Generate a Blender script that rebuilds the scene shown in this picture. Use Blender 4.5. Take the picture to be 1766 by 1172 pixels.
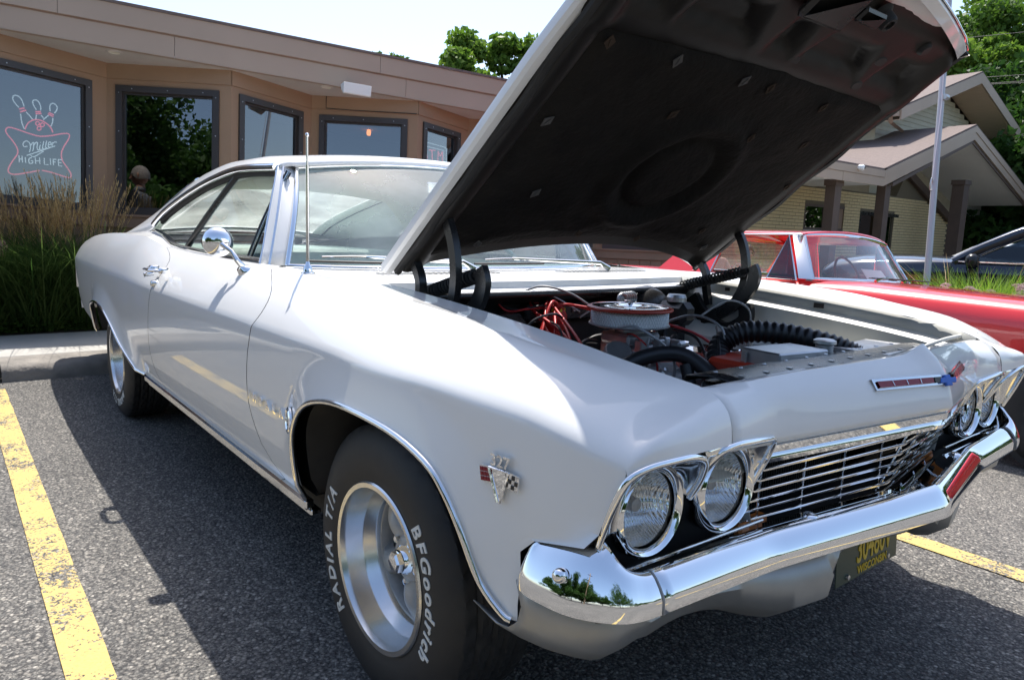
import bpy, bmesh, math, random
import numpy as np
from mathutils import Vector, Matrix, noise
random.seed(7)
for _o in list(bpy.data.objects): bpy.data.objects.remove(_o, do_unlink=True)
scene = bpy.context.scene
C = scene.collection
# ------------------------------------------------------------------ camera
FPX, W0, H0 = 1231.4878, 1766.0, 1172.0
CAM = np.array([1.37304, -1.67065, 1.09636])
CD = np.array([-0.77115731, 0.61866063, -0.15025123])
CR = np.array([0.62156335, 0.7826864, 0.03257301])
CU = np.array([-0.13775123, 0.06827174, 0.98811111])
cd = bpy.data.cameras.new('camera'); cam = bpy.data.objects.new('camera', cd); C.objects.link(cam)
cd.sensor_fit = 'HORIZONTAL'; cd.sensor_width = 36.0; cd.lens = FPX / W0 * 36.0
cd.clip_start = 0.05; cd.clip_end = 2000
cam.matrix_world = Matrix(((CR[0], CU[0], -CD[0], CAM[0]), (CR[1], CU[1], -CD[1], CAM[1]), (CR[2], CU[2], -CD[2], CAM[2]), (0, 0, 0, 1)))
scene.camera = cam
# ------------------------------------------------------------------ sky and sun
SUNV = Vector((-0.38, 0.28, 1.0)).normalized()
wd = bpy.data.worlds.new('World'); scene.world = wd; wd.use_nodes = True
nt = wd.node_tree; bg = nt.nodes['Background']
sky = nt.nodes.new('ShaderNodeTexSky'); sky.sky_type = 'NISHITA'; sky.sun_disc = False
sky.sun_elevation = math.asin(SUNV.z); sky.sun_rotation = math.atan2(SUNV.x, SUNV.y)
sky.air_density = 1.0; sky.dust_density = 2.0; sky.ozone_density = 1.0; sky.altitude = 200
nt.links.new(sky.outputs[0], bg.inputs[0]); bg.inputs[1].default_value = 0.15
sd = bpy.data.lights.new('sun', 'SUN'); sun = bpy.data.objects.new('sun', sd); C.objects.link(sun)
sd.energy = 4.3; sd.angle = math.radians(0.53); sd.color = (1.0, 0.96, 0.9)
sun.rotation_euler = SUNV.to_track_quat('Z', 'Y').to_euler(); sun.location = (-8, 5, 20)
vs = scene.view_settings; vs.view_transform = 'Standard'; vs.look = 'None'; vs.exposure = 0.80; vs.gamma = 1; vs.use_curve_mapping = False
scene.cycles.max_bounces = 12; scene.cycles.transparent_max_bounces = 24; scene.cycles.glossy_bounces = 6
# ------------------------------------------------------------------ helpers
def V(*a): return np.array(a, float)
def ray(u, v): return CD + CR * (u - 883) / FPX - CU * (v - 586) / FPX
def on(u, v, ax, val):
    D = ray(u, v); i = 'xyz'.index(ax); t = (val - CAM[i]) / D[i]; return CAM + t * D
def at_depth(u, v, dep): return CAM + ray(u, v) * dep
def itp(x, xs, ys):
    xs = np.asarray(xs, float); ys = np.asarray(ys, float)
    if xs[0] > xs[-1]: xs = xs[::-1]; ys = ys[::-1]
    n = len(xs); d = np.diff(ys) / np.diff(xs); m = np.zeros(n)
    m[0] = d[0]; m[-1] = d[-1]
    for i in range(1, n - 1):
        m[i] = 0 if d[i-1] * d[i] <= 0 else 2 * d[i-1] * d[i] / (d[i-1] + d[i])
    x = min(max(x, xs[0]), xs[-1]); k = min(int(np.searchsorted(xs, x, 'right')) - 1, n - 2)
    h = xs[k+1] - xs[k]; t = (x - xs[k]) / h
    return float((2*t**3 - 3*t*t + 1) * ys[k] + (t**3 - 2*t*t + t) * h * m[k] + (-2*t**3 + 3*t*t) * ys[k+1] + (t**3 - t*t) * h * m[k+1])
def crom(P, n=8, closed=False):
    P = [np.array(p, float) for p in P]; out = []
    N = len(P)
    rng = range(N if closed else N - 1)
    for i in rng:
        if closed: a, b, c, d = P[(i-1) % N], P[i], P[(i+1) % N], P[(i+2) % N]
        else: a, b, c, d = P[max(i-1, 0)], P[i], P[i+1], P[min(i+2, N-1)]
        for k in range(n):
            t = k / n
            out.append(0.5 * ((2*b) + (c-a)*t + (2*a-5*b+4*c-d)*t*t + (-a+3*b-3*c+d)*t**3))
    if not closed: out.append(P[-1])
    return out
class MB:
    def __init__(s): s.v = []; s.f = []; s.mi = []; s.cur = 0
    def add(s, vs, fs):
        b = len(s.v); s.v += [tuple(map(float, p)) for p in vs]; s.f += [tuple(b + i for i in f) for f in fs]; s.mi += [s.cur] * len(fs); return s
    def grid(s, G, cu=False, cv=False, skip=None, flip=False):
        n, m = len(G), len(G[0]); vs = [p for r in G for p in r]; fs = []
        for i in range(n if cu else n - 1):
            for j in range(m if cv else m - 1):
                if skip and skip(i, j): continue
                a, b, c, d = i*m+j, i*m+(j+1) % m, ((i+1) % n)*m+(j+1) % m, ((i+1) % n)*m+j
                fs.append((a, d, c, b) if flip else (a, b, c, d))
        return s.add(vs, fs)
    def box(s, lo, hi, M=None, bev=0.0):
        x0, y0, z0 = lo; x1, y1, z1 = hi
        if bev > 0:
            b = bev; vs = []; fs = []
            pr = [(x0+b, y0), (x1-b, y0), (x1, y0+b), (x1, y1-b), (x1-b, y1), (x0+b, y1), (x0, y1-b), (x0, y0+b)]
            pi = [(x0+b, y0+b), (x1-b, y0+b), (x1-b, y0+b), (x1-b, y1-b), (x1-b, y1-b), (x0+b, y1-b), (x0+b, y1-b), (x0+b, y0+b)]
            for z, q in ((z0, pi), (z0+b, pr), (z1-b, pr), (z1, pi)): vs += [(a, c, z) for a, c in q]
            for k in range(3):
                for i in range(8): j = (i+1) % 8; fs.append((k*8+i, k*8+j, k*8+8+j, k*8+8+i))
            fs.append((0, 7, 5, 3)[0:4]); fs.append((24, 26, 28, 30))
        else:
            vs = [(x0, y0, z0), (x1, y0, z0), (x1, y1, z0), (x0, y1, z0), (x0, y0, z1), (x1, y0, z1), (x1, y1, z1), (x0, y1, z1)]
            fs = [(0, 3, 2, 1), (4, 5, 6, 7), (0, 1, 5, 4), (1, 2, 6, 5), (2, 3, 7, 6), (3, 0, 4, 7)]
        if M is not None: vs = [tuple(M @ Vector(p)) for p in vs]
        return s.add(vs, fs)
    def tube(s, P, r, n=8, closed=False, caps=True, sx=1.0, up=None):
        P = [np.array(p, float) for p in P]; N = len(P); R = r if hasattr(r, '__len__') else [r] * N
        G = []; pn = None
        for i in range(N):
            a = P[(i-1) % N] if (closed or i > 0) else P[i]; b = P[(i+1) % N] if (closed or i < N-1) else P[i]
            t = b - a; t = t / (np.linalg.norm(t) + 1e-12)
            if pn is None:
                q = np.array(up, float) if up is not None else (np.array([0, 0, 1.]) if abs(t[2]) < .9 else np.array([1., 0, 0]))
                pn = q - t * (q @ t); pn /= np.linalg.norm(pn)
            else:
                pn = pn - t * (pn @ t); pn /= (np.linalg.norm(pn) + 1e-12)
            bn = np.cross(t, pn)
            G.append([P[i] + (pn * math.cos(k*2*math.pi/n) * sx + bn * math.sin(k*2*math.pi/n)) * R[i] for k in range(n)])
        s.grid(G, cu=closed, cv=True)
        if caps and not closed:
            b = len(s.v); s.f.append(tuple(range(b-n*N, b-n*N+n))[::-1]); s.mi.append(s.cur)
            s.f.append(tuple(range(b-n, b))); s.mi.append(s.cur)
        return s
    def lathe(s, prof, n=32, M=None, a0=0, a1=2*math.pi):
        # profile (r, h) about local z
        full = abs(a1 - a0 - 2*math.pi) < 1e-6; G = []
        for i in range(n if full else n + 1):
            a = a0 + (a1-a0) * i / n; c, q = math.cos(a), math.sin(a)
            row = [Vector((r*c, r*q, h)) for r, h in prof]
            if M is not None: row = [M @ p for p in row]
            G.append([tuple(p) for p in row])
        return s.grid(G, cu=full)
    def prism(s, poly, M, h):
        n = len(poly); vs = [M @ Vector((x, y, 0)) for x, y in poly] + [M @ Vector((x, y, h)) for x, y in poly]
        fs = [tuple(range(n))[::-1], tuple(range(n, 2*n))] + [(i, (i+1) % n, n+(i+1) % n, n+i) for i in range(n)]
        return s.add([tuple(p) for p in vs], fs)
    def quad(s, a, b, c, d): return s.add([a, b, c, d], [(0, 1, 2, 3)])
    def slab(s, pts, off):
        # polygon given in 3D, extruded by a vector
        n = len(pts); P = [np.array(p, float) for p in pts]; off = np.array(off, float)
        return s.add(P + [p + off for p in P], [tuple(range(n))[::-1], tuple(range(n, 2*n))] + [(i, (i+1) % n, n+(i+1) % n, n+i) for i in range(n)])
    def build(s, name, mats, parent=None, smooth=None, solid=0, mirror=False, bevel=0, fixn=True, darkrim=False):
        me = bpy.data.meshes.new(name)
        v = s.v if not mirror else [(a, -b, c) for a, b, c in s.v]
        f = s.f if not mirror else [tuple(reversed(q)) for q in s.f]
        me.from_pydata(v, [], f); me.validate()
        if not isinstance(mats, (list, tuple)): mats = [mats]
        for m in mats: me.materials.append(m)
        if len(mats) > 1 and len(me.polygons) == len(s.mi):
            for p, i in zip(me.polygons, s.mi): p.material_index = i
        if fixn:
            bm = bmesh.new(); bm.from_mesh(me)
            if smooth is not None: bmesh.ops.remove_doubles(bm, verts=bm.verts, dist=1e-5)
            bmesh.ops.recalc_face_normals(bm, faces=bm.faces)
            if solid > 0:
                rf = Vector((-1.9, 0, .55)); sm_ = sum(q.normal.dot(q.calc_center_median() - rf) * q.calc_area() for q in bm.faces)
                if sm_ < 0: bmesh.ops.reverse_faces(bm, faces=bm.faces)
            bm.to_mesh(me); bm.free()
        o = bpy.data.objects.new(name, me); C.objects.link(o)
        if smooth is not None:
            for p in me.polygons: p.use_smooth = True
            try: me.set_sharp_from_angle(angle=math.radians(smooth))
            except Exception: pass
        if bevel:
            m = o.modifiers.new('bevel', 'BEVEL'); m.width = bevel; m.segments = 2; m.limit_method = 'ANGLE'; m.angle_limit = math.radians(40)
        if solid:
            m = o.modifiers.new('solid', 'SOLIDIFY'); m.thickness = abs(solid); m.offset = -1 if solid > 0 else 1
            if darkrim: me.materials.append(M_['black_dull']); m.material_offset_rim = 1; m2 = o.modifiers.new('split', 'EDGE_SPLIT'); m2.split_angle = math.radians(55); m2.use_edge_sharp = True
        if parent is not None: o.parent = parent
        return o
def thing(name, label, cat, loc=(0, 0, 0), group=None, M=None):
    o = bpy.data.objects.new(name, None); C.objects.link(o); o.location = loc; o.empty_display_size = .1
    if M is not None: o.matrix_world = M
    o['label'] = label; o['category'] = cat
    if group: o['group'] = group
    return o
def tag(o, label, cat, group=None):
    o['label'] = label; o['category'] = cat
    if group: o['group'] = group
    return o
def structure(o): o['kind'] = 'structure'; return o
def stuff(o): o['kind'] = 'stuff'; return o
def MAT(loc=(0, 0, 0), z=(0, 0, 1), x=None):
    z = Vector(z).normalized()
    if x is None: x = Vector((1, 0, 0)) if abs(z.x) < .9 else Vector((0, 1, 0))
    x = Vector(x); x = (x - z * x.dot(z)).normalized(); y = z.cross(x)
    return Matrix(((x.x, y.x, z.x, loc[0]), (x.y, y.y, z.y, loc[1]), (x.z, y.z, z.z, loc[2]), (0, 0, 0, 1)))
def copy_tree(o, parent=None):
    c = o.copy(); C.objects.link(c)
    if parent: c.parent = parent
    for ch in list(o.children): copy_tree(ch, c)
    return c
_fc = {}
def glyph(txt, size=1.0, extr=.002, bold=0.0, shear=0.0, bevel=0.0, align='CENTER'):
    k = (txt, size, extr, bold, shear, bevel, align)
    if k not in _fc:
        cu = bpy.data.curves.new('t', 'FONT'); cu.body = txt; cu.size = size; cu.extrude = extr; cu.offset = bold; cu.shear = shear; cu.bevel_depth = bevel
        cu.align_x = align; cu.align_y = 'CENTER'; cu.resolution_u = 4
        o = bpy.data.objects.new('t', cu); C.objects.link(o); dg = bpy.context.evaluated_depsgraph_get()
        me = bpy.data.meshes.new_from_object(o.evaluated_get(dg))
        _fc[k] = ([tuple(v.co) for v in me.vertices], [tuple(p.vertices) for p in me.polygons])
        bpy.data.objects.remove(o, do_unlink=True); bpy.data.meshes.remove(me)
    return _fc[k]
def add_text(mb, txt, M, **kw):
    vs, fs = glyph(txt, **kw); mb.add([tuple(M @ Vector(p)) for p in vs], fs)
# ------------------------------------------------------------------ materials
M_ = {}
def mat(name, col, rough=.5, metal=0.0, coat=0.0, spec=.5, var=None, bump=None, emit=None, coatr=.03, rvar=0):
    m = bpy.data.materials.new(name); m.use_nodes = True; n = m.node_tree; b = n.nodes['Principled BSDF']
    b.inputs['Base Color'].default_value = (*col, 1); b.inputs['Roughness'].default_value = rough; b.inputs['Metallic'].default_value = metal
    b.inputs['Coat Weight'].default_value = coat; b.inputs['Coat Roughness'].default_value = coatr; b.inputs['Specular IOR Level'].default_value = spec
    tc = None
    def coord():
        nonlocal tc
        if tc is None: tc = n.nodes.new('ShaderNodeTexCoord')
        return tc.outputs['Object']
    if var:                       # (scale, amount, second colour)
        nz = n.nodes.new('ShaderNodeTexNoise'); nz.inputs['Scale'].default_value = var[0]; nz.inputs['Detail'].default_value = 6
        n.links.new(coord(), nz.inputs['Vector'])
        rp = n.nodes.new('ShaderNodeValToRGB'); rp.color_ramp.elements[0].position = .5 - var[1]/2; rp.color_ramp.elements[1].position = .5 + var[1]/2
        rp.color_ramp.elements[0].color = (*col, 1); rp.color_ramp.elements[1].color = (*var[2], 1)
        n.links.new(nz.outputs['Fac'], rp.inputs[0]); n.links.new(rp.outputs[0], b.inputs['Base Color'])
        if rvar:
            mr = n.nodes.new('ShaderNodeMapRange'); mr.inputs[3].default_value = rough - rvar; mr.inputs[4].default_value = rough + rvar
            n.links.new(nz.outputs['Fac'], mr.inputs[0]); n.links.new(mr.outputs[0], b.inputs['Roughness'])
    if bump:                      # (scale, strength, distance)
        nz = n.nodes.new('ShaderNodeTexNoise'); nz.inputs['Scale'].default_value = bump[0]; nz.inputs['Detail'].default_value = 5
        n.links.new(coord(), nz.inputs['Vector'])
        bp = n.nodes.new('ShaderNodeBump'); bp.inputs['Strength'].default_value = bump[1]; bp.inputs['Distance'].default_value = bump[2]
        n.links.new(nz.outputs['Fac'], bp.inputs['Height']); n.links.new(bp.outputs[0], b.inputs['Normal'])
    if emit: b.inputs['Emission Color'].default_value = (*emit[0], 1); b.inputs['Emission Strength'].default_value = emit[1]
    M_[name] = m; return m
def glass(name, tint, ior=1.5, rough=0.0, refl=1.0, haze=0, back=.5):
    m = bpy.data.materials.new(name); m.use_nodes = True; n = m.node_tree; n.nodes.clear()
    o = n.nodes.new('ShaderNodeOutputMaterial'); mx = n.nodes.new('ShaderNodeMixShader'); tr = n.nodes.new('ShaderNodeBsdfTransparent'); gl = n.nodes.new('ShaderNodeBsdfGlossy')
    fr = n.nodes.new('ShaderNodeFresnel'); ge = n.nodes.new('ShaderNodeNewGeometry'); io = n.nodes.new('ShaderNodeMath'); io.operation = 'MULTIPLY_ADD'; io.inputs[1].default_value = 1/ior - ior; io.inputs[2].default_value = ior
    n.links.new(ge.outputs['Backfacing'], io.inputs[0]); n.links.new(io.outputs[0], fr.inputs[0])   # the same thin pane from either side
    tr.inputs[0].default_value = (*tint, 1); gl.inputs['Roughness'].default_value = rough
    mu = n.nodes.new('ShaderNodeMath'); mu.operation = 'MULTIPLY'; mu.use_clamp = True; mu.inputs[1].default_value = refl
    n.links.new(fr.outputs[0], mu.inputs[0]); n.links.new(mu.outputs[0], mx.inputs[0]); n.links.new(gl.outputs[0], mx.inputs[2])
    if haze:      # glare and cabin brightness painted in as a patchy dust film
        df = n.nodes.new('ShaderNodeBsdfDiffuse'); tl = n.nodes.new('ShaderNodeBsdfTranslucent'); df.inputs[0].default_value = (.68, .77, .84, 1); tl.inputs[0].default_value = (.80, .82, .74, 1)
        m1 = n.nodes.new('ShaderNodeMixShader'); m1.inputs[0].default_value = back; m2 = n.nodes.new('ShaderNodeMixShader'); tc = n.nodes.new('ShaderNodeTexCoord'); nz = n.nodes.new('ShaderNodeTexNoise'); nz.inputs['Scale'].default_value = 4; nz.inputs['Detail'].default_value = 5; n.links.new(tc.outputs['Object'], nz.inputs['Vector'])
        mr = n.nodes.new('ShaderNodeMapRange'); mr.inputs[1].default_value = .3; mr.inputs[2].default_value = .7; mr.inputs[3].default_value = haze * .65; mr.inputs[4].default_value = min(.95, haze * 1.35); n.links.new(nz.outputs['Fac'], mr.inputs[0])
        n.links.new(df.outputs[0], m1.inputs[1]); n.links.new(tl.outputs[0], m1.inputs[2]); n.links.new(mr.outputs[0], m2.inputs[0]); n.links.new(tr.outputs[0], m2.inputs[1]); n.links.new(m1.outputs[0], m2.inputs[2]); n.links.new(m2.outputs[0], mx.inputs[1])
    else: n.links.new(tr.outputs[0], mx.inputs[1])
    n.links.new(mx.outputs[0], o.inputs[0])
    M_[name] = m; return m
mat('white_paint', (.81, .80, .78), .40, coat=.8, coatr=.018, spec=.2, var=(1.7, .8, (.78, .78, .765)))
mat('white_inner', (.62, .62, .58), .45, var=(6, .5, (.48, .47, .42)), bump=(30, .15, .002))
mat('red_paint', (.80, .028, .03), .3, coat=1.0, coatr=.02)
mat('navy_paint', (.012, .016, .03), .22, metal=.3, coat=1.0)
mat('chrome', (.88, .89, .90), .03, 1.0, bump=(5, .03, .003))
mat('chrome_trim', (.80, .80, .79), .10, 1.0, bump=(30, .05, .002))
mat('brushed', (.78, .78, .77), .24, 1.0, var=(25, .6, (.66, .66, .65)), rvar=.06, bump=(120, .08, .001))
mat('cast_grey', (.36, .36, .36), .48, .35, var=(30, .5, (.27, .27, .275)), bump=(120, .25, .001))
mat('valance_grey', (.42, .42, .41), .42, .65, var=(9, .6, (.30, .30, .29)), bump=(60, .12, .001))
mat('black_paint', (.012, .012, .013), .28, var=(12, .6, (.025, .024, .023)), rvar=.08)
mat('black_dull', (.014, .014, .014), .75, var=(20, .6, (.03, .028, .026)))
mat('rubber', (.013, .013, .014), .6, var=(18, .5, (.022, .021, .020)), bump=(150, .2, .001))
mat('hose', (.014, .014, .016), .42)
mat('letter_white', (.72, .72, .69), .6, var=(60, .5, (.60, .60, .56)))
mat('engine_orange', (.50, .035, .012), .42, var=(14, .6, (.34, .03, .012)))
mat('wire_red', (.45, .02, .02), .4)
mat('alu', (.60, .61, .62), .38, .9, var=(18, .6, (.42, .42, .42)), bump=(90, .15, .001))
mat('liner', (.009, .008, .0072), .95, spec=.15, var=(9, .7, (.020, .0175, .0145)), bump=(60, .9, .006))
mat('hood_inner', (.008, .0075, .007), .5, spec=.22, var=(7, .8, (.019, .016, .013)), bump=(25, .2, .003))
mat('clip', (.055, .040, .030), .85, 0, spec=.1)
mat('headliner', (.80, .78, .70), .8, var=(5, .6, (.70, .67, .56))); mat('vinyl', (.58, .68, .63), .5, var=(40, .4, (.52, .61, .57)), bump=(200, .3, .001))
mat('pad_steel', (.10, .095, .09), .8, 0, spec=.15); mat('vinyl_dark', (.22, .33, .31), .45)
mat('paper', (.80, .80, .78), .7)
mat('plate_green', (.006, .035, .024), .4)
mat('plate_yellow', (.62, .42, .02), .5)
mat('amber', (.62, .20, .04), .35)
mat('emblem_red', (.22, .01, .02), .25)
mat('emblem_blue', (.03, .12, .50), .25)
mat('yellow_cap', (.65, .62, .03), .4)
glass('car_glass', (.90, .95, .93), 1.5, refl=1.3, haze=.12); glass('windshield_glass', (.86, .93, .93), 1.5, refl=1.3, haze=.32); glass('rear_glass', (.90, .95, .92), 1.5, refl=1.2, haze=.62, back=.8)
glass('lens_glass', (.92, .94, .95), 1.45, refl=1.3)
glass('vent_glass', (.30, .36, .42), 1.5, refl=1.5)
m = mat('reflector', (.93, .94, .95), .10, 1.0)
_n = m.node_tree; _tc = _n.nodes.new('ShaderNodeTexCoord'); _h = None
for _d, _s, _a in (('Y', 62, 1.0), ('Z', 14, .5)):
    _w = _n.nodes.new('ShaderNodeTexWave'); _w.wave_type = 'BANDS'; _w.bands_direction = _d; _w.inputs['Scale'].default_value = _s; _w.inputs['Distortion'].default_value = .6; _w.inputs['Detail'].default_value = 1; _n.links.new(_tc.outputs['Object'], _w.inputs['Vector'])
    _b = _n.nodes.new('ShaderNodeBump'); _b.inputs['Strength'].default_value = _a; _b.inputs['Distance'].default_value = .003; _n.links.new(_w.outputs['Fac'], _b.inputs['Height'])
    if _h: _n.links.new(_h, _b.inputs['Normal'])
    _h = _b.outputs[0]
_n.links.new(_h, _n.nodes['Principled BSDF'].inputs['Normal'])
mat('spoke_grey', (.46, .46, .455), .42, .25, var=(40, .5, (.36, .36, .355)), bump=(140, .2, .001))
# ================================================================== the white car
car = thing('classic_coupe', 'white two door hardtop coupe with its bonnet propped wide open', 'car')
XC = [-4.62, -4.3, -3.8, -3, -2, -1, 0, .35, .55, .65, .70]
def Yc(x): return itp(x, XC, [.915, .940, .962, .982, .988, .985, .982, .968, .938, .900, .866])
def Ys(x): return itp(x, [-4.6, -4.3, -3.8, -3, -2.6, -2.3, -1.9, -1.4, -1, -.5, .3, .476, .565, .62, .66], [.845, .855, .862, .866, .865, .86, .845, .84, .84, .845, .838, .812, .775, .73, .70])
def Zs(x): return itp(x, [-4.6, -4.42, -4.1, -3.73, -3.19, -2.6, -2.3, -2.0, -1.7, -1, -.5, -.17, .135, .32, .476, .565, .60, .66], [.925, .942, .975, .998, 1.014, 1.012, .985, .960, .951, .952, .951, .939, .922, .898, .877, .852, .838, .805])
def Yi(x): return itp(x, [-4.6, -4, -3, -2.6, -2.2, -1.7, -1.1, -.8, -.62, -.4, .45, .56, .64], [.70, .72, .735, .76, .785, .80, .80, .77, .70, .686, .685, .665, .632])
def Zi(x): return itp(x, [-4.6, -4.4, -4, -3.2, -2.88, -2.6, -2.3, -1.7, -1, -.64, -.388, -.123, .177, .441, .60, .66], [.935, .945, .98, 1.02, 1.032, 1.01, .968, .958, .958, .948, .936, .921, .898, .870, .843, .825])
def ZC(x): return itp(x, [-4, .25, .50, .62, .70], [.803, .803, .790, .762, .738])
ARCH = []
def arch_dist(x, z):
    if not ARCH: return 9
    return min(math.hypot(x - a, z - b) for a, b in ARCH)
def Yside(x, z):
    "outer half width of the lower body side"
    t = max(ZC(x) - z, 0) / .43
    y = Yc(x) - .004 * t - .045 * t ** 2.2
    d = arch_dist(x, z)
    if d < .10: y += .026 * (1 - d / .10) ** 1.3
    return y
def section_pt(x, zb, k, nl=12, nu=10, ni=4):
    zc = ZC(x)
    if k < nl:
        z = zb + (zc - .006 - zb) * k / (nl - 1); return (Yside(x, z), z)
    if k <= nl + nu:
        t = (k - nl) / nu; yc = Yc(x); D = yc - Ys(x); H = Zs(x) - zc; t0 = .02 + .98 * t
        q_ = min(1, max(0, (x - .15) / .45)); yy = 2*t0*(1-t0)*(.36 - .28*q_) + t0*t0; zz = 2*t0*(1-t0)*(.60 + .12*q_) + t0*t0; return (yc - D * yy, zc + H * zz)
    t = (k - nl - nu) / ni; ys, zs, yi, zi = Ys(x), Zs(x), Yi(x), Zi(x)
    return (ys + (yi - ys) * t, zs + (zi - zs) * (1 - (1-t)**2))
NSEC = 12 + 11 + 4
def seamX(pts, z): # pts list (x, z) increasing z
    return itp(z, [p[1] for p in pts], [p[0] for p in pts])
S_REAR = [(-1.90, .350), (-1.99, .385), (-2.07, .43), (-2.085, .52), (-2.03, .64), (-1.965, .75), (-1.915, .82), (-1.925, .87), (-1.96, .91), (-2.06, .945), (-2.19, .972), (-2.25, 1.03)]
S_FRONT = [(-.52, .350), (-.63, .388), (-.722, .446), (-.767, .564), (-.735, .70), (-.690, .79), (-.668, .84), (-.680, .87), (-.73, .902), (-.79, .922), (-.87, .942), (-.93, .962), (-.97, 1.03)]
F_EDGE = [(.500, .42), (.500, .570), (.52, .585), (.58, .605), (.636, .614), (.650, .650), (.662, .690), (.680, .730), (.676, .76), (.660, .79), (.640, .82), (.630, .86)]
T_EDGE = [(-4.50, .42), (-4.56, .47), (-4.595, .56), (-4.61, .70), (-4.60, .82), (-4.585, .90), (-4.57, .94), (-4.56, 1.0)]
GAP = .0025
def panel(name, cols, xl, xr, mirror_too=True, nl=12, pl=3.0, pr=4.0, mat_=None, extra=None):
    """cols: list of (x, zb).  xl/xr: seam functions of z or None"""
    x0, x1 = cols[0][0], cols[-1][0]; G = []
    for (xb, zb) in cols:
        u = (xb - x0) / (x1 - x0)
        row = []
        for k in range(NSEC):
            x = xb
            for _ in range(3):
                y, z = section_pt(x, zb, k); x = xb
                if xl: x += (xl(z) + GAP - x0) * (pl(xb) if callable(pl) else (1 - u) ** pl)
                if xr: x += (xr(z) - GAP - x1) * (pr(xb) if callable(pr) else u ** pr)
            row.append((x, -y, z))
        G.append(row)
    mb = MB(); mb.grid(G)
    if extra: mb.grid(extra(G))
    m = mat_ or M_['white_paint']; sm = 32 if extra else 26
    o = mb.build(name, m, car, smooth=sm, solid=.004, darkrim=True)
    o2 = mb.build(name, m, car, smooth=sm, solid=.004, mirror=True, darkrim=True) if mirror_too else None
    return o, G
ARF = crom([(-.385, .372), (-.378, .474), (-.352, .567), (-.285, .643), (-.19, .686), (-.05, .708), (.155, .703), (.285, .672), (.344, .628), (.384, .568), (.423, .485), (.472, .441), (.50, .435)], 4)
ARR = crom([(-3.548, .42), (-3.545, .50), (-3.53, .57), (-3.45, .605), (-3.30, .622), (-3.08, .612), (-2.86, .545), (-2.66, .450), (-2.45, .385), (-2.30, .360)], 4)
ARCH = [(p[0], p[1]) for p in ARF[2:-3]] + [(p[0], p[1]) for p in ARR[1:-3]]
def lin(a, b, n): return [a + (b - a) * i / n for i in range(n)]
NOSE = []
def nose_grid(GF):
    Bk = crom([(.679, -.883, .737), (.690, -.850, .748), (.699, -.80, .753), (.700, -.72, .754), (.694, -.640, .750)], 8)
    rowT = [np.array(q) for q in GF[-1][12:]]; nT = len(rowT); G = []
    for i, p in enumerate(rowT):
        t = i / (nT - 1); b = Bk[min(int(round(t * (len(Bk) - 1))), len(Bk) - 1)]; row = []
        for k in range(9):
            q = k / 8; m_ = p * (1-q) + b * q
            bl = math.sin(math.pi * q) * .016 * min(1, t * 2.5)
            row.append(m_ + np.array([bl, 0, bl * .8]))
        G.append(row)
    NOSE[:] = G
    return G
colsF = [(x, .360) for x in lin(-.66, -.40, 8)] + [(p[0], p[1]) for p in ARF] + [(v, .434) for v in (.507, .515, .522)] + [(.53, .433)]
_, GF = panel('front_fender', colsF, lambda z: seamX(S_FRONT, z), lambda z: seamX(F_EDGE, z), pl=lambda x: max(0, 1 - (x + .66) / .26) ** 1.2, pr=lambda x: max(0, (x - .36) / .17) ** 1.6, extra=nose_grid)
colsD = [(x, .360) for x in lin(-1.90, -.66, 36)] + [(-.66, .360)]
door, GD = panel('door', colsD, lambda z: seamX(S_REAR, z), lambda z: seamX(S_FRONT, z) , pl=5, pr=5)
def zrear(x): return itp(x, [-4.55, -4.37, -4.10, -3.8, -3.56], [.485, .465, .445, .425, .42])
colsQ = [(x, zrear(x)) for x in lin(-4.5, -3.56, 14)] + [(p[0], p[1]) for p in ARR] + [(x, .360) for x in lin(-2.26, -1.90, 8)] + [(-1.90, .360)]
_, GQ = panel('quarter_panel', colsQ, lambda z: seamX(T_EDGE, z), lambda z: seamX(S_REAR, z), pl=lambda x: max(0, 1 - (x + 4.5) / .35) ** 1.2, pr=lambda x: max(0, (x + 2.30) / .40) ** 1.2)
# dark core added to block light under the floor and behind the seams
mb = MB()
mb.box((-3.60, -.86, .28), (-.42, .86, .38)); mb.box((-4.4, -.82, .42), (-3.62, .82, .78)); mb.box((-2.25, -.905, .36), (-.42, -.88, .78)); mb.box((-2.25, .88, .36), (-.42, .905, .78))
mb.box((-.42, -.62, .28), (.35, .62, .36))
mb.box((-.46, -.88, .40), (-.42, .88, .80))
mb.build('dark_core', M_['black_dull'], car)
mb = MB(); mb.box((-3.60, -.90, .78), (-2.35, .90, .86)); mb.box((-2.42, -.9, .38), (-2.38, .9, .80)); mb.build('wheel_tub', M_['black_dull'], car)
# wheel arch liners of the front wheels: a dark drum segment
for s in (1, -1):
    mb = MB(); G = []
    for (x, z) in [(p[0], p[1]) for p in ARF]:
        G.append([(x, -s * (Yside(x, z) - .035), z + .008), (x, -s * .62, z + .03)])
    mb.grid(G); mb.build('arch_liner', M_['black_dull'], car, smooth=40, solid=.004)
    mb = MB(); G = [[(p[0], -s * (Yside(p[0], p[1]) - .03), p[1] + .006), (p[0], -s * .60, p[1] + .03)] for p in ARR]
    mb.grid(G); mb.build('arch_liner', M_['black_dull'], car, smooth=40, solid=.004)
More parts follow.
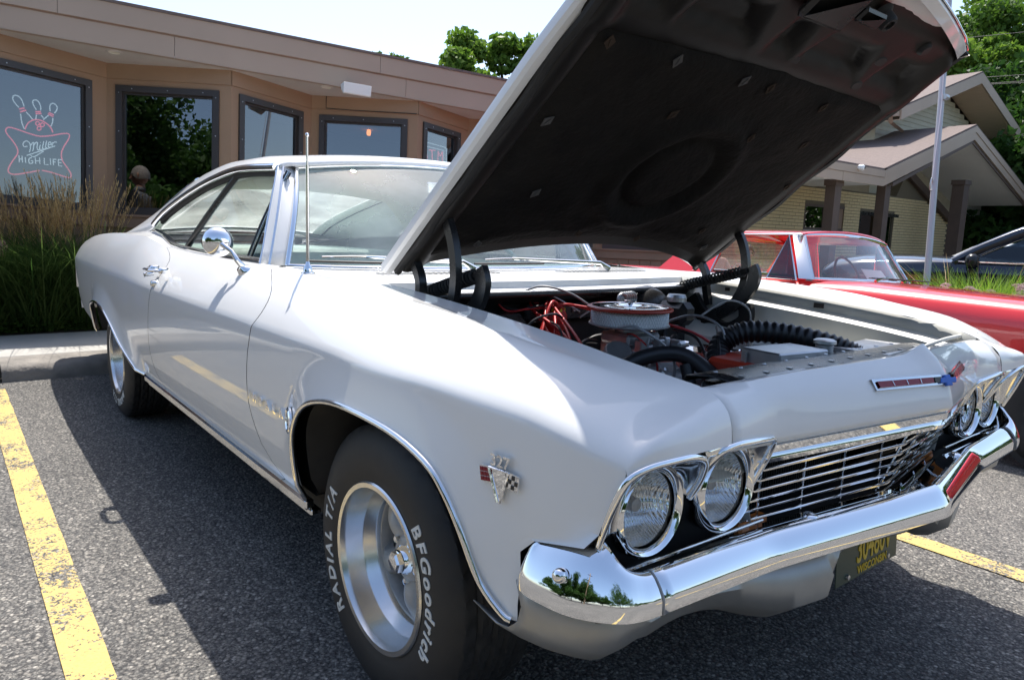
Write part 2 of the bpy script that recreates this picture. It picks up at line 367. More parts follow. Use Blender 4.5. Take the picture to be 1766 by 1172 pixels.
# trims
for s in (1, -1):
    for A in (ARF[:-2], ARR[:-1]):
        mb = MB(); mb.tube([(p[0], -s * (Yside(p[0], p[1]) + .002), p[1] - .001) for p in A], .0075, 8, sx=1.0)
        mb.build('arch_trim', M_['chrome_trim'], car, smooth=60)
    mb = MB(); mb.box((-2.30, min(-s*.925, -s*.952), .338), (-.385, max(-s*.925, -s*.952), .368), bev=.006)
    mb.box((-2.30, min(-s*.905, -s*.935), .318), (-.385, max(-s*.905, -s*.935), .337), bev=.004)
    mb.build('rocker_trim', M_['chrome_trim'], car)
def hb(y):   # lower lip of the nose: (x, z)
    a = abs(y); x = .801 - .118 * min(1, a / .49) if a < .49 else .683 + .010 * min(1, (a - .49) / .16)
    z = .760 - .024 * min(1, a / .49) if a < .49 else .736 + .014 * min(1, (a - .49) / .16)
    return x, z
def hb_s(y): # softened kink
    q = [hb(y + d) for d in (-.03, -.015, 0, .015, .03)] if abs(abs(y) - .49) < .06 else [hb(y)]
    return sum(v[0] for v in q) / len(q), sum(v[1] for v in q) / len(q)
# header panel across the nose with its centre peak
def sstep0(a, b, x): t = min(1, max(0, (x - a) / (b - a))); return t*t*(3 - 2*t)
def ht(y):
    a = abs(y); x = .728 - .073 * a / .38 if a < .38 else .655 - .022 * (a - .38) / .25
    z = .863 - .018 * a / .38 if a < .38 else .845 - .010 * (a - .38) / .25
    return x, z
def header_row(y):
    a = abs(y); pk = math.exp(-(a / .040) ** 2) ; xt, zt = ht(y); xb, zb = hb_s(y)
    p = [(xt - .045, zt - .022), (xt - .025, zt - .004), (xt, zt + .020 * pk), (xt * .72 + xb * .28 + .012, zt - .020 + .010*pk), (xt * .4 + xb * .6 + .012, zt * .58 + zb * .42), (xb - .004, zb + .020), (xb, zb), (xb - .002, zb - .008), (xb - .010, zb - .016), (xb - .03, zb - .018)]
    out = [np.array((x, y, z)) for x, z in p]
    if a > .45:   # run out into the fender noses
        w = sstep0(.45, .636, a); E = NOSE[-1]; sg = -1 if y < 0 else 1
        for i, j in ((2, 0), (3, 2), (4, 5), (5, 7), (6, 8)):
            e = np.array([E[j][0], sg * abs(E[j][1]), E[j][2]]); out[i] = out[i] * (1 - w) + np.array([e[0], y, e[2]]) * w
    return [tuple(q) for q in out]
ys = sorted(set([round(v, 4) for v in list(np.linspace(-.636, .636, 43)) + [-.05, -.03, -.018, -.008, 0, .008, .018, .03, .05]]))
mb = MB(); mb.grid([header_row(y) for y in ys]); mb.build('header_panel', M_['white_paint'], car, smooth=38, solid=.004)
# header emblem bar with coloured inlay
em = bpy.data.objects.new('nose_emblem', None); C.objects.link(em); em.parent = car
def head_pt(y, z, off=.004):
    r = header_row(y); P = [(q[2], q[0]) for q in r[2:7]]; P.sort(); x = float(np.interp(z, [q[0] for q in P], [q[1] for q in P])); return Vector((x + off, y, z + off * .6))
for s in (-1, 1):
    mb = MB(); mb.cur = 0
    def strip(y0, y1, z0, z1, off, mi):
        mb.cur = mi; n = 6; G = [[tuple(head_pt(s*(y0+(y1-y0)*k/n), z0, 0)), tuple(head_pt(s*(y0+(y1-y0)*k/n), z0, off)), tuple(head_pt(s*(y0+(y1-y0)*k/n), z1, off)), tuple(head_pt(s*(y0+(y1-y0)*k/n), z1, 0))] for k in range(n+1)]
        mb.grid(G)
    strip(.026, .225, .803, .823, .005, 0); strip(.056, .216, .8075, .8185, .007, 1); strip(.032, .052, .8075, .8185, .007, 2)
    for yy in (.095, .135, .175): strip(yy, yy+.0015, .8085, .8175, .008, 0)
    mb.build('emblem_bar', [M_['chrome_trim'], M_['emblem_red'], M_['black_paint']], em, fixn=False)
mb = MB(); bow = [(-.026, -.006), (-.009, -.006), (-.009, -.012), (.009, -.012), (.009, -.006), (.022, -.006), (.026, .006), (.009, .006), (.009, .012), (-.009, .012), (-.009, .006), (-.022, .006)]
mb.prism(bow, MAT((.786, -.012, .812), (1, -.3, .5), (.3, 1, 0)), .008); mb.build('emblem_badge', M_['emblem_blue'], em, bevel=.002)
# hood opening gutters and inner fenders
for s in (False, True):
    mb = MB(); G = []
    for x in np.linspace(-.5, .62, 20):
        yi, zi = Yi(x), Zi(x)
        G.append([(x, -yi, zi), (x, -yi + .002, zi - .040), (x, -yi + .018, zi - .052), (x, -yi + .030, zi - .060), (x, -yi + .045, zi - .12), (x, -yi + .05, zi - .16 - .03*math.sin(x*3)), (x, -yi + .16, zi - .19), (x, -yi + .20, zi - .30)])
    mb.grid(G); o = mb.build('inner_fender', M_['white_inner'], car, smooth=35, solid=.003, mirror=s)
# inner wheelhouse dome showing on the far side
mb = MB()
for s in (1, -1):
    G = []
    for i in range(17):
        a = math.pi * i / 16; x = -.02 - .36 * math.cos(a); z = .50 + .25 * math.sin(a)
        G.append([(x, s * .62, z - .02), (x, s * .56, z), (x, s * .49, z - .03), (x, s * .45, z - .10)])
    mb.grid(G)
mb.build('wheelhouse', M_['valance_grey'], car, smooth=50, solid=.003)
# small fixings on the far inner fender
mb = MB()
for (x, dz, sx, sz) in [(.12, .024, .018, .010), (.50, .028, .012, .012), (-.25, .024, .01, .008)]:
    mb.box((x - sx, .685 - .006, Zi(x) - dz - sz/1.2), (x + sx, .685 + .0, Zi(x) - dz + sz/1.2))
for x in (.15, .42, -.1): mb.lathe([(0, .006), (.010, .005), (.014, 0)], 12, MAT((x, .632, Zi(x) - .13), (0, -1, .3)))
stuff(mb.build('fender_bolts', M_['black_paint'], car))
# ------------------------------------------------------------------ front lamps
LO = V(.622, -.765, .640); LI = V(.637, -.573, .644)
LR = .0725
def brow(c, n, rad, dep):
    """angle 0 = outboard (-y), 90 = up"""
    out = []
    for a, r, d in zip(*[crom([(q,) for q in arr], 6) for arr in (n, rad, dep)]):
        t = math.radians(a[0]); out.append(V(c[0] + d[0], c[1] - r[0] * math.cos(t), c[2] + r[0] * math.sin(t)))
    return out
# brow outlines as traced in three dimensions (outer: from the lower outboard tip over the top to between the lamps)
browO = crom([V(.634, -.888, .610), V(.652, -.893, .655), V(.667, -.892, .695), V(.681, -.882, .731), V(.691, -.850, .747), V(.698, -.80, .751), V(.698, -.745, .748), V(.690, -.705, .730), V(.668, -.684, .690), V(.645, -.680, .650)], 5)
browI = crom([V(.650, -.675, .668), V(.668, -.672, .705), V(.688, -.664, .738), V(.694, -.63, .748), V(.694, -.58, .746), V(.690, -.53, .741), V(.683, -.490, .732), V(.668, -.482, .695), V(.652, -.488, .655), V(.640, -.498, .62)], 5)
for flip in (False, True):
    for c, bw, nm in ((LO, browO, 'outer'), (LI, browI, 'inner')):
        sg = -1 if flip else 1
        lamp = bpy.data.objects.new('headlight', None); C.objects.link(lamp); lamp.parent = car
        lamp.location = (c[0], sg * c[1], c[2])
        MT = MAT((0, 0, 0), (1, 0, 0.02), (0, 1, 0))
        # bezel funnel
        mb = MB(); G = []
        for p in bw:
            dy, dz = p[1] - c[1], p[2] - c[2]; L = math.hypot(dy, dz); r0 = V(.012, dy / L * (LR + .004), dz / L * (LR + .004)); q = V(p[0] - c[0], dy, dz)
            if flip: r0[1] *= -1; q[1] *= -1
            G.append([r0 * (1-t) + q * t + V(-.008 * math.sin(math.pi*t), 0, 0) for t in np.linspace(0, 1, 7)])
        mb.grid(G); mb.build('bezel_cowl', M_['chrome_trim'], lamp, smooth=50, solid=.003)
        mb = MB(); mb.tube([g[-1] for g in G], .0065, 8); mb.build('bezel_rim', M_['chrome'], lamp, smooth=60)
        # ring, barrel and bowl
        mb = MB(); mb.lathe([(LR - .006, .006), (LR - .004, .014), (LR + .003, .018), (LR + .009, .012), (LR + .012, 0), (LR + .012, -.05), (LR + .006, -.09)], 40, MT); mb.build('lamp_ring', M_['chrome'], lamp, smooth=50)
        mb = MB(); mb.lathe([(.004, -.058), (.03, -.050), (.052, -.034), (LR - .006, -.004)], 32, MT); mb.build('lamp_bowl', M_['reflector'], lamp, smooth=60)
        # ribbed sealed-beam lens
        mb = MB(); G = []; n1 = 96
        for i in range(n1 + 1):
            row = []
            for j in range(n1 + 1):
                a = -1 + 2*i/n1; b = -1 + 2*j/n1
                u = a * math.sqrt(1 - b*b/2); w = b * math.sqrt(1 - a*a/2)
                h = .010 * (1 - (u*u + w*w)) + .0010 * math.cos(u * 48 + (1.5 if w > .3 else 0)) * (.5 + .5 * (abs(w + .05) > .22)) + .0012 * math.exp(-((w - .30)/.03)**2) + .0012 * math.exp(-((w + .25)/.03)**2) + .0010 * math.exp(-((w + .62)/.03)**2)
                row.append(tuple(MT @ Vector((u * (LR - .007), w * (LR - .007), .002 + h))))
            G.append(row)
        mb.grid(G); mb.build('lens', M_['lens_glass'], lamp, smooth=60)
        mb = MB(); mb.lathe([(0, -.02), (.012, -.022), (.014, -.04)], 12, MT); mb.build('bulb_shield', M_['cast_grey'], lamp, smooth=40)
for s in (False, True):
    mb = MB(); mb.grid([[(.700, -.72, .753), (.699, -.70, .7525), (.697, -.675, .752), (.695, -.65, .750)], [(.694, -.705, .738), (.690, -.695, .733), (.688, -.675, .733), (.690, -.664, .741)], [(.676, -.690, .700), (.668, -.683, .70), (.668, -.678, .70), (.670, -.674, .705)], [(.655, -.683, .665), (.652, -.681, .665), (.65, -.679, .665), (.652, -.676, .670)]]); mb.build('brow_bridge', M_['chrome_trim'], car, smooth=60, solid=.003, mirror=s)
# chrome strip joining the brows across the nose
for s in (1, -1):
    P = [s_ for s_ in [V(.755, -.70, .782), V(.772, -.66, .780), V(.778, -.63, .775)]]
# ------------------------------------------------------------------ grille
gr = bpy.data.objects.new('grille', None); C.objects.link(gr); gr.parent = car
def gfront(y, dz):
    "x of the grille face at a depth dz below its top edge"
    a = min(abs(y), .49) / .49
    xc = .759 - (.040 + .27 * dz) * (dz > 0) ; xo = .655 - .40 * dz
    return xc * (1 - a) + xo * a
def gtop(y): a = min(abs(y), .49) / .49; return .700 * (1 - a) + .688 * a
mb = MB(); G = []
for y in np.linspace(-.49, .49, 41):
    xb, zb = hb(y); x = xb - .006; z = zb - .018
    G.append([(x - .02, y, z + .004), (x, y, z), (x - .002, y, z - .014), (x - .010, y, z - .020), (x - .012, y, z - .023), (x - .006, y, z - .027), (x - .010, y, z - .036), (x - .04, y, z - .038)])
mb.grid(G); mb.build('top_moulding', M_['chrome'], gr, smooth=35)
NB = 7
def gbar(y, k):
    dz = .0255 + .0245 * k; return (gfront(y, dz - .02), y, gtop(y) - dz)
for k in range(NB):
    mb = MB(); yw = .47 - .002 * k; P = [gbar(y, k) for y in np.linspace(-yw, yw, 31)]
    P = [(P[0][0] - .022, P[0][1] - .012, P[0][2] + .002)] + P + [(P[-1][0] - .022, P[-1][1] + .012, P[-1][2] + .002)]
    mb.tube(P, .0040, 6, sx=.8); mb.build('grille_bar', M_['chrome_trim'], gr, smooth=60)
for k in range(3):
    z = .552 - .022 * k
    for sg in (-1, 1): mb = MB(); mb.tube([(.635 + .02 * (.9 - y), sg * y, z) for y in np.linspace(.44, .88, 9)], .0036, 6); mb.build('grille_bar', M_['chrome_trim'], gr, smooth=60)
for y in [-.46, -.33, -.20, -.07, .07, .20, .33, .46]:
    mb = MB(); P = []
    for q in np.linspace(0, NB - 1, 8):
        yy = y - math.copysign(.010 * q, y) * 1.2; g_ = gbar(yy, q); P.append((g_[0] - .012, yy, g_[2]))
    mb.tube(P, .0030, 6); mb.build('grille_rib', M_['chrome_trim'], gr, smooth=60)
mb = MB(); mb.box((.44, -.60, .42), (.455, .60, .75))
for y in np.arange(-.46, .10, .010): mb.box((.520, y, .50), (.526, y + .003, .735))
mb.build('radiator_core', M_['black_dull'], gr)
mb = MB()
for s in (1, -1): # dark filler panel behind lamps
    a, b = sorted((-s*.90, -s*.50)); mb.box((.555, a, .47), (.565, b, .72))
mb.box((.47, -.88, .47), (.62, .88, .475))
mb.build('lamp_backing', M_['black_dull'], car)
# script on the grille's far side
mb = MB(); add_text(mb, 'Chevrolet', MAT((.690, .40, .648), (1, .25, .1), (-.25, 1, 0.0)), size=.062, extr=.003, bold=.0012, shear=.5); mb.build('grille_script', M_['chrome'], gr)
# parking lamps under the bar
for s in (1, -1):
    mb = MB(); a, b = sorted((s*.36, s*.46)); mb.box((.585, a, .500), (.61, b, .535), bev=.006); mb.build('parking_lamp', M_['amber'], gr)
# ------------------------------------------------------------------ front bumper
bp = bpy.data.objects.new('front_bumper', None); C.objects.link(bp); bp.parent = car
def vx(y): a = abs(y); return .822 - .105 * a / .50 if a < .50 else .717 - .011 * (a - .5) / .305
def vz(y): a = abs(y); return .541 - .021 * a / .50 if a < .50 else .520 + .006 * (a - .5) / .305
def bump_sect(y, x, zc, up, lo, dep, nx, ny, catw):
    pr = [(-dep - catw, up - .030), (-dep - catw*.75, up - .034), (-dep - catw*.45, up - .026), (-dep - catw*.15, up - .008), (-dep, up), (-dep * .82, up * .97), (-dep * .55, up * .78), (-dep * .28, up * .46), (-dep * .10, up * .18), (0, -.001), (.001, -lo), (-.004, -lo - .004), (-.03, -lo - .008), (-.05, -lo - .006)]
    return [(x + nx * o, y + ny * o, zc + z) for o, z in pr]
def soft(f, y): return sum(f(y + d) for d in (-.02, -.01, 0, .01, .02)) / 5 if abs(abs(y) - .5) < .04 or abs(y) < .02 else f(y)
st = []
for y in [0, .01, .02, .04, .08, .14, .2, .28, .36, .42, .45, .47, .485, .5, .515, .53, .55, .60, .66, .72, .78, .805]:
    st.append((soft(vx, y), -y, soft(vz, y), .036, .024, .038, .97, -.25 if y < .5 else -.05, .075))
main = st[:]
mb = MB(); rows = []
for s_ in reversed(main): rows.append(bump_sect(s_[1], s_[0], *s_[2:]))
for s_ in main[1:]: rows.append(bump_sect(-s_[1], s_[0], s_[2], s_[3], s_[4], s_[5], s_[6], -s_[7], s_[8]))
mb.grid(rows); mb.build('bumper_bar', M_['chrome'], bp, smooth=30, solid=.003)
wrap = [(.706, -.808, .526, .036, .024, .036, .97, -.05, .075), (.704, -.84, .527, .038, .024, .036, .93, -.30, .06), (.694, -.88, .528, .050, .024, .036, .82, -.57, .03),
        (.665, -.915, .529, .082, .024, .056, .62, -.78, .004), (.625, -.942, .530, .084, .024, .062, .40, -.92, .002), (.58, -.955, .531, .078, .023, .060, .2, -.98, .002), (.540, -.960, .532, .070, .022, .055, .0, -1, .002), (.518, -.955, .534, .060, .018, .040, -.5, -.86, .001), (.508, -.940, .537, .048, .014, .022, -.9, -.4, .001)]
wp = crom([np.array(w) for w in wrap], 4)
for fl in (False, True):
    mb = MB(); mb.grid([bump_sect(w[1], w[0], *w[2:]) for w in wp]); mb.build('bumper_wrap', M_['chrome'], bp, smooth=34, solid=.003, mirror=fl)
    mb = MB(); mb.lathe([(0, .008), (.006, .007), (.010, .004), (.012, 0), (.012, -.01)], 20, MAT((.606, -.946, .566), (.3, -.9, .30))); mb.build('bumper_bolt', M_['chrome'], bp, smooth=60, mirror=fl)
    mb = MB(); mb.tube([(p[0] + .0005, p[1] - .001, p[2] + .0005) for p in bump_sect(wrap[0][1], wrap[0][0], *wrap[0][2:])[3:13]], .0018, 6); mb.build('bumper_seam', M_['cast_grey'], bp, mirror=fl)
    mb = MB(); mb.lathe([(0, .007), (.008, .006), (.014, .003), (.017, -.004)], 20, MAT((.700, -.36, .560), (.25, 0, 1))); mb.build('bumper_bolt', M_['chrome'], bp, smooth=60, mirror=fl)
# ------------------------------------------------------------------ valance under the bumper
def val_path(y):
    a = abs(y)
    if a <= .80: return (vx(a) - .062 - .02 * (a < .3), 0)
    return (itp(a, [.80, .86, .90, .93, .945], [.644, .636, .60, .55, .50]), 0)
def val_bot(y): return itp(abs(y), [0, .10, .20, .23, .26, .32, .40, .48, .56, .62, .70, .80, .86, .91, .955], [.435, .435, .43, .415, .36, .332, .330, .355, .390, .405, .412, .400, .388, .395, .415])
mb = MB(); G = []
for y in np.r_[-.945, -.94, -.93, -.91, np.linspace(-.89, .89, 101), .91, .93, .94, .945]:
    x = val_path(y)[0]; zb = val_bot(y); zt_ = .514 if abs(y) > .80 else .497
    blg = max(0, (.45 - zb)) * .25
    G.append([(x, y, zt_), (x + .006 + blg, y, zt_ * .6 + zb * .4), (x - .002 + blg, y, zt_ * .3 + zb * .7), (x - .018, y, zb * .93 + zt_ * .07), (x - .05, y, zb), (x - .12, y, zb + .012)])
mb.grid(G); mb.build('valance', M_['valance_grey'], car, smooth=40, solid=.003)
mb = MB(); mb.box((.600, -.885, .462), (.6385, -.775, .492), bev=.006); mb.build('valance_slot', M_['black_dull'], car, mirror=False)
# licence plate hanging off the lower edge
pl = bpy.data.objects.new('licence_plate', None); C.objects.link(pl); pl.parent = car
PM = MAT((.655, .012, .398), (1, 0, .06), (0, 1, 0))
mb = MB(); mb.box((-.152, -.076, -.001), (.152, .076, .0015), PM, bev=.0); mb.build('plate_sheet', M_['plate_green'], pl, bevel=.001)
mb = MB(); PM2 = PM @ Matrix.Translation((.028, -.012, .002)) @ Matrix.Scale(.62, 4, (1, 0, 0)); add_text(mb, '30480V', PM2, size=.092, extr=.0012, bold=.0012); add_text(mb, 'WISCONSIN', PM @ Matrix.Translation((.022, -.060, .002)), size=.027, extr=.001, bold=.0004)
mb.build('plate_lettering', M_['plate_yellow'], pl)
mb = MB()
for q in ((-.10, -.062), (.10, -.062)): mb.lathe([(0, .006), (.006, .005), (.007, 0)], 10, PM @ Matrix.Translation((q[0], q[1], .0015)))
stuff(mb.build('plate_bolts', M_['alu'], pl))
# ------------------------------------------------------------------ wheels
def tyre_mesh(mb, R, w, rr, steps=180):
    """axis along +y is outboard; tread blocks are real relief"""
    hw = w / 2
    side = [(rr, hw - .010), (rr + .006, hw - .004), (rr + .016, hw - .002), (rr + .028, hw + .002), (rr + .050, hw + .006), (rr + .072, hw + .005), (R - .040, hw + .000), (R - .024, hw - .008), (R - .012, hw - .016)]
    tread = [(R - .004, hw - .022)]
    ts = np.linspace(hw - .026, -(hw - .026), 23)
    G = []
    for i in range(steps):
        a = 2 * math.pi * i / steps; row = []
        for r, h in side: row.append((r, h))
        row.append((R - .004 - (.006 if (i % 5) == 0 else 0), hw - .022))
        for j, h in enumerate(ts):
            r = R - .003 * (h / hw) ** 2
            cut = (j in (4, 9, 13, 18)) or (((i + j // 2) % 5) == 0 and j not in (0,) and (j < 4 or j > 18)) or (((i + 2*j) % 6) == 0 and 4 < j < 18)
            row.append((r - (.007 if cut else 0), h))
        row.append((R - .004, -(hw - .022)))
        for r, h in reversed(side): row.append((r, -h))
        G.append([(r * math.cos(a), h, r * math.sin(a)) for r, h in row])
    mb.grid(G, cu=True)
def arc_text(mb, txt, r, a_mid, size, hgt, spacing=1.0, flip=1, **kw):
    """letters whose tops point outward, read clockwise as seen from outside (+y side looking at -y)"""
    ws = []
    for ch in txt:
        if ch == ' ': ws.append(size * .45); continue
        vs, _ = glyph(ch, size=size, **kw); xs = [v[0] for v in vs]; ws.append((max(xs) - min(xs)) + size * .10 * spacing)
    tot = sum(ws); a = a_mid - tot / 2 / r
    for ch, w in zip(txt, ws):
        a += w / 2 / r
        if ch != ' ':
            vs, fs = glyph(ch, size=size, **kw)
            cy = size * .0
            out = []
            for x, y, z in vs:
                rr_ = r + y; an = a + x / r
                out.append((rr_ * math.cos(an), hgt(rr_) + z * 1.0, rr_ * math.sin(an)))
            m1 = MB(); m1.add(out, fs); m1.build('tyre_letter', M_['letter_white'], mb, fixn=False)
        a += w / 2 / r
def make_wheel(R=.325, w=.225, rr=.185):
    root = bpy.data.objects.new('wheel', None); C.objects.link(root)
    mb = MB(); tyre_mesh(mb, R, w, rr); t = mb.build('tyre', M_['rubber'], root, smooth=35)
    hw = w / 2
    hf = lambda r: itp(r, [rr, rr+.016, rr+.028, rr+.05, rr+.072, R-.04, R-.024], [hw-.01, hw-.002, hw+.002, hw+.006, hw+.005, hw, hw-.008]) + .0006
    kw = dict(extr=.0012, bold=.0012, shear=.12)
    # seen from outside with +y toward the viewer, +x is to the viewer's left: mirror the angle
    for w_, a_ in (('BFGoodrich', 180), ('RADIAL T/A', 0)): arc_text(root, w_, rr + .054, math.radians(a_), .049, hf, 1.3, **kw)
    MT = MAT((0, 0, 0), (0, 1, 0), (1, 0, 0))
    mb = MB(); z0 = hw - .002
    mb.lathe([(rr + .001, z0 - .016), (rr + .010, z0 - .008), (rr + .0125, z0 + .001), (rr + .009, z0 + .005), (rr - .002, z0 + .004), (rr - .006, z0 - .006), (rr - .0075, z0 - .012), (rr - .011, z0 - .052), (rr - .013, z0 - .056), (rr - .026, z0 - .080), (rr - .028, z0 - .084), (rr - .034, z0 - .12), (rr - .040, z0 - .20)], 72, MT)
    mb.build('rim_barrel', M_['brushed'], root, smooth=28)
    # five spoke centre
    mb = MB(); rs = rr - .028; zb = z0 - .088
    for k in range(5):
        a = 2 * math.pi * k / 5 + .3; G = []
        for t in np.linspace(0, 1, 9):
            r = .045 + (rs - .045) * t; hwid = .034 - .010 * math.sin(t * math.pi * .8) + .026 * t**3; hh = zb + .006 + .020 * math.sin(math.pi * min(1, t*1.1)) * .9 - .012 * t
            row = []
            for q in np.linspace(-1, 1, 9):
                off = hwid * q; z = hh - .016 * q * q - (.02 if abs(q) == 1 else 0)
                row.append(tuple(MT @ Vector((r * math.cos(a) - off * math.sin(a), r * math.sin(a) + off * math.cos(a), z))))
            G.append(row)
        mb.grid(G)
    mb.lathe([(.0, zb + .012), (.040, zb + .014), (.052, zb + .010), (.060, zb - .004), (.060, zb - .03)], 32, MT)
    mb.lathe([(rs + .004, zb - .004), (rs - .006, zb - .006), (rs - .012, zb - .020), (rs - .014, zb - .05)], 48, MT)
    mb.build('rim_spokes', M_['spoke_grey'], root, smooth=45)
    mb = MB(); mb.lathe([(rs, zb - .055), (.0, zb - .055)], 24, MT); mb.build('brake_drum', M_['black_dull'], root)
    mb = MB(); mb.lathe([(.036, zb + .012), (.034, zb + .020), (.027, zb + .030)], 30, MT)
    mb.lathe([(.027, zb + .030), (.025, zb + .042), (.020, zb + .047), (0, zb + .048)], 6, MT)
    mb.build('centre_cap', M_['chrome'], root, smooth=25)
    for k in range(5):
        a = 2 * math.pi * k / 5 + .93; mb = MB()
        mb.lathe([(0, zb + .022), (.008, zb + .020), (.010, zb + .004), (.010, zb - .02)], 6, MAT((.052*math.cos(a), 0, .052*math.sin(a)), (0, 1, 0))); mb.build('wheel_nut', M_['chrome'], root)
    return root
wheel0 = make_wheel()
def place_wheel(w, x, y, z, rot, spin, parent):
    w.parent = parent; w.location = (x, y, z); w.rotation_euler = (0, spin, rot)
place_wheel(wheel0, 0, -.832, .331, math.pi, math.radians(8), car)
for (x, s, sp) in [(-3.023, 1, 100), (0, -1, 10), (-3.023, -1, 60)]:
    w2 = copy_tree(wheel0); place_wheel(w2, x, -.832 * s, .328 if x < -1 else .331, math.pi if s == 1 else 0, math.radians(sp), car)
# ------------------------------------------------------------------ roof and glass
RX = [-1.28, -1.34, -1.6, -1.98, -2.43, -3.0, -3.6, -3.86]
def Zr(x): return itp(x, RX, [1.318, 1.342, 1.365, 1.366, 1.334, 1.240, 1.106, 1.005])        # at y=.62
def edge(x):  # lower edge of the roof skin (top of the side glass, then foot of the sail panel)
    z = itp(x, [-1.28, -1.7, -2.02, -2.4, -2.65, -2.84, -2.95, -3.1, -3.86], [1.306, 1.318, 1.298, 1.236, 1.158, 1.075, 1.035, 1.020, .988])
    y = itp(x, [-1.28, -2.0, -2.4, -2.84, -3.1, -3.86], [.668, .668, .690, .762, .775, .760]); return y, z
def roof_row(x):
    ye, ze = edge(x); z6 = Zr(x); y6 = .60 if x > -3 else .60
    out = [(ye, ze)]
    n = 5
    for k in range(1, n + 1):
        t = k / n; c = ((ye + y6) / 2 + .012, (ze + z6) / 2 + .012)
        out.append(((1-t)**2 * ye + 2*t*(1-t) * c[0] + t*t * y6, (1-t)**2 * ze + 2*t*(1-t) * c[1] + t*t * z6))
    cr = .038
    for k in range(1, 9):
        t = k / 8; out.append((y6 * (1 - t), z6 + cr * (1 - (1 - t)**2)))
    return out
xs = sorted(set(list(np.round(np.linspace(-3.86, -1.28, 44), 4))), reverse=True)
G = []
for x in xs:
    h = roof_row(x); bow = .085 if x > -1.5 else 0.0
    row = []
    for y, z in h: row.append((x + (bow * (1 - (y/.66)**2) * max(0, (x + 1.9)/.62) if x > -1.9 else 0), -y, z))
    for y, z in reversed(h[:-1]): row.append((x + (bow * (1 - (y/.66)**2) * max(0, (x + 1.9)/.62) if x > -1.9 else 0), y, z))
    G.append(row)
m_ = len(G[0])
def isback(i, j):
    x = xs[i]; y = abs(G[i][j][1]) ; y2 = abs(G[i][min(j+1, m_-1)][1])
    return x < -2.62 and x > -3.78 and max(y, y2) < .585
mb = MB(); mb.grid(G, skip=isback); mb.build('roof', M_['white_paint'], car, smooth=40, solid=.012)
# headliner
mb = MB(); mb.grid([[(p[0], p[1] * .97, p[2] - .03) for p in r] for r in G[:26]]); mb.build('headliner', M_['headliner'], car, smooth=40)
# rear window
mb = MB(); rw = []
for x in np.linspace(-2.60, -3.80, 12): rw.append([(x, y, Zr(x) + .038 * (1 - (y/.6)**2) - .006) for y in np.linspace(-.60, .60, 13)])
mb.grid(rw); mb.build('rear_window', M_['rear_glass'], car, smooth=60)
mb = MB(); P = [r[0] for r in rw] + rw[-1] + [r[-1] for r in reversed(rw)] + list(reversed(rw[0])); mb.tube(P, .011, 6, closed=True); mb.build('rear_window_trim', M_['chrome_trim'], car, smooth=60)
# windshield: base curve and top curve
def ws_base(y): a = abs(y) / .74; return V(-.800 - .235 * a ** 2.6, y, .952)
def ws_top(y): a = abs(y) / .60; return V(-1.205 - .085 * a ** 2, y * 1.0, 1.346 - .040 * a ** 2)
wsg = []
for k in range(25):
    t = -1 + 2 * k / 24; b = ws_base(t * .74); q = ws_top(t * .60)
    wsg.append([b * (1 - s_) + q * s_ + V(.03 * math.sin(math.pi * s_), 0, .02 * math.sin(math.pi*s_)) for s_ in np.linspace(0, 1, 9)])
mb = MB(); mb.grid(wsg); mb.build('windshield', M_['windshield_glass'], car, smooth=60)
mb = MB(); P = [g[0] for g in wsg] + wsg[-1] + [g[-1] for g in reversed(wsg)] + list(reversed(wsg[0])); mb.tube(P, .010, 8, closed=True); mb.build('windshield_trim', M_['chrome'], car, smooth=60)
for s in (-1, 1):
    g = wsg[0] if s < 0 else wsg[-1]
    mb = MB(); G2 = []
    for k, p in enumerate(g):
        t = k / 8; p = np.array(p); bk = V(-1.10 - .20 * t, s * (.808 - .142 * t), .955 + (.352) * t)
        q = p * .45 + bk * .55 + V(.012, s * .016, 0); G2.append([p + V(-.005, 0, 0), p + V(-.012, s * .018, .004), q, bk + V(.010, s*.004, 0), bk, bk + V(-.01, -s * .03, 0)])
    mb.grid(G2); mb.build('windshield_pillar', M_['white_paint'], car, smooth=45, solid=.004)
    mb = MB(); mb.tube([r[2] + V(0, 0, 0) for r in G2], .005, 6); mb.tube([r[4] for r in G2], .007, 6); mb.build('pillar_trim', M_['chrome_trim'], car, smooth=60)
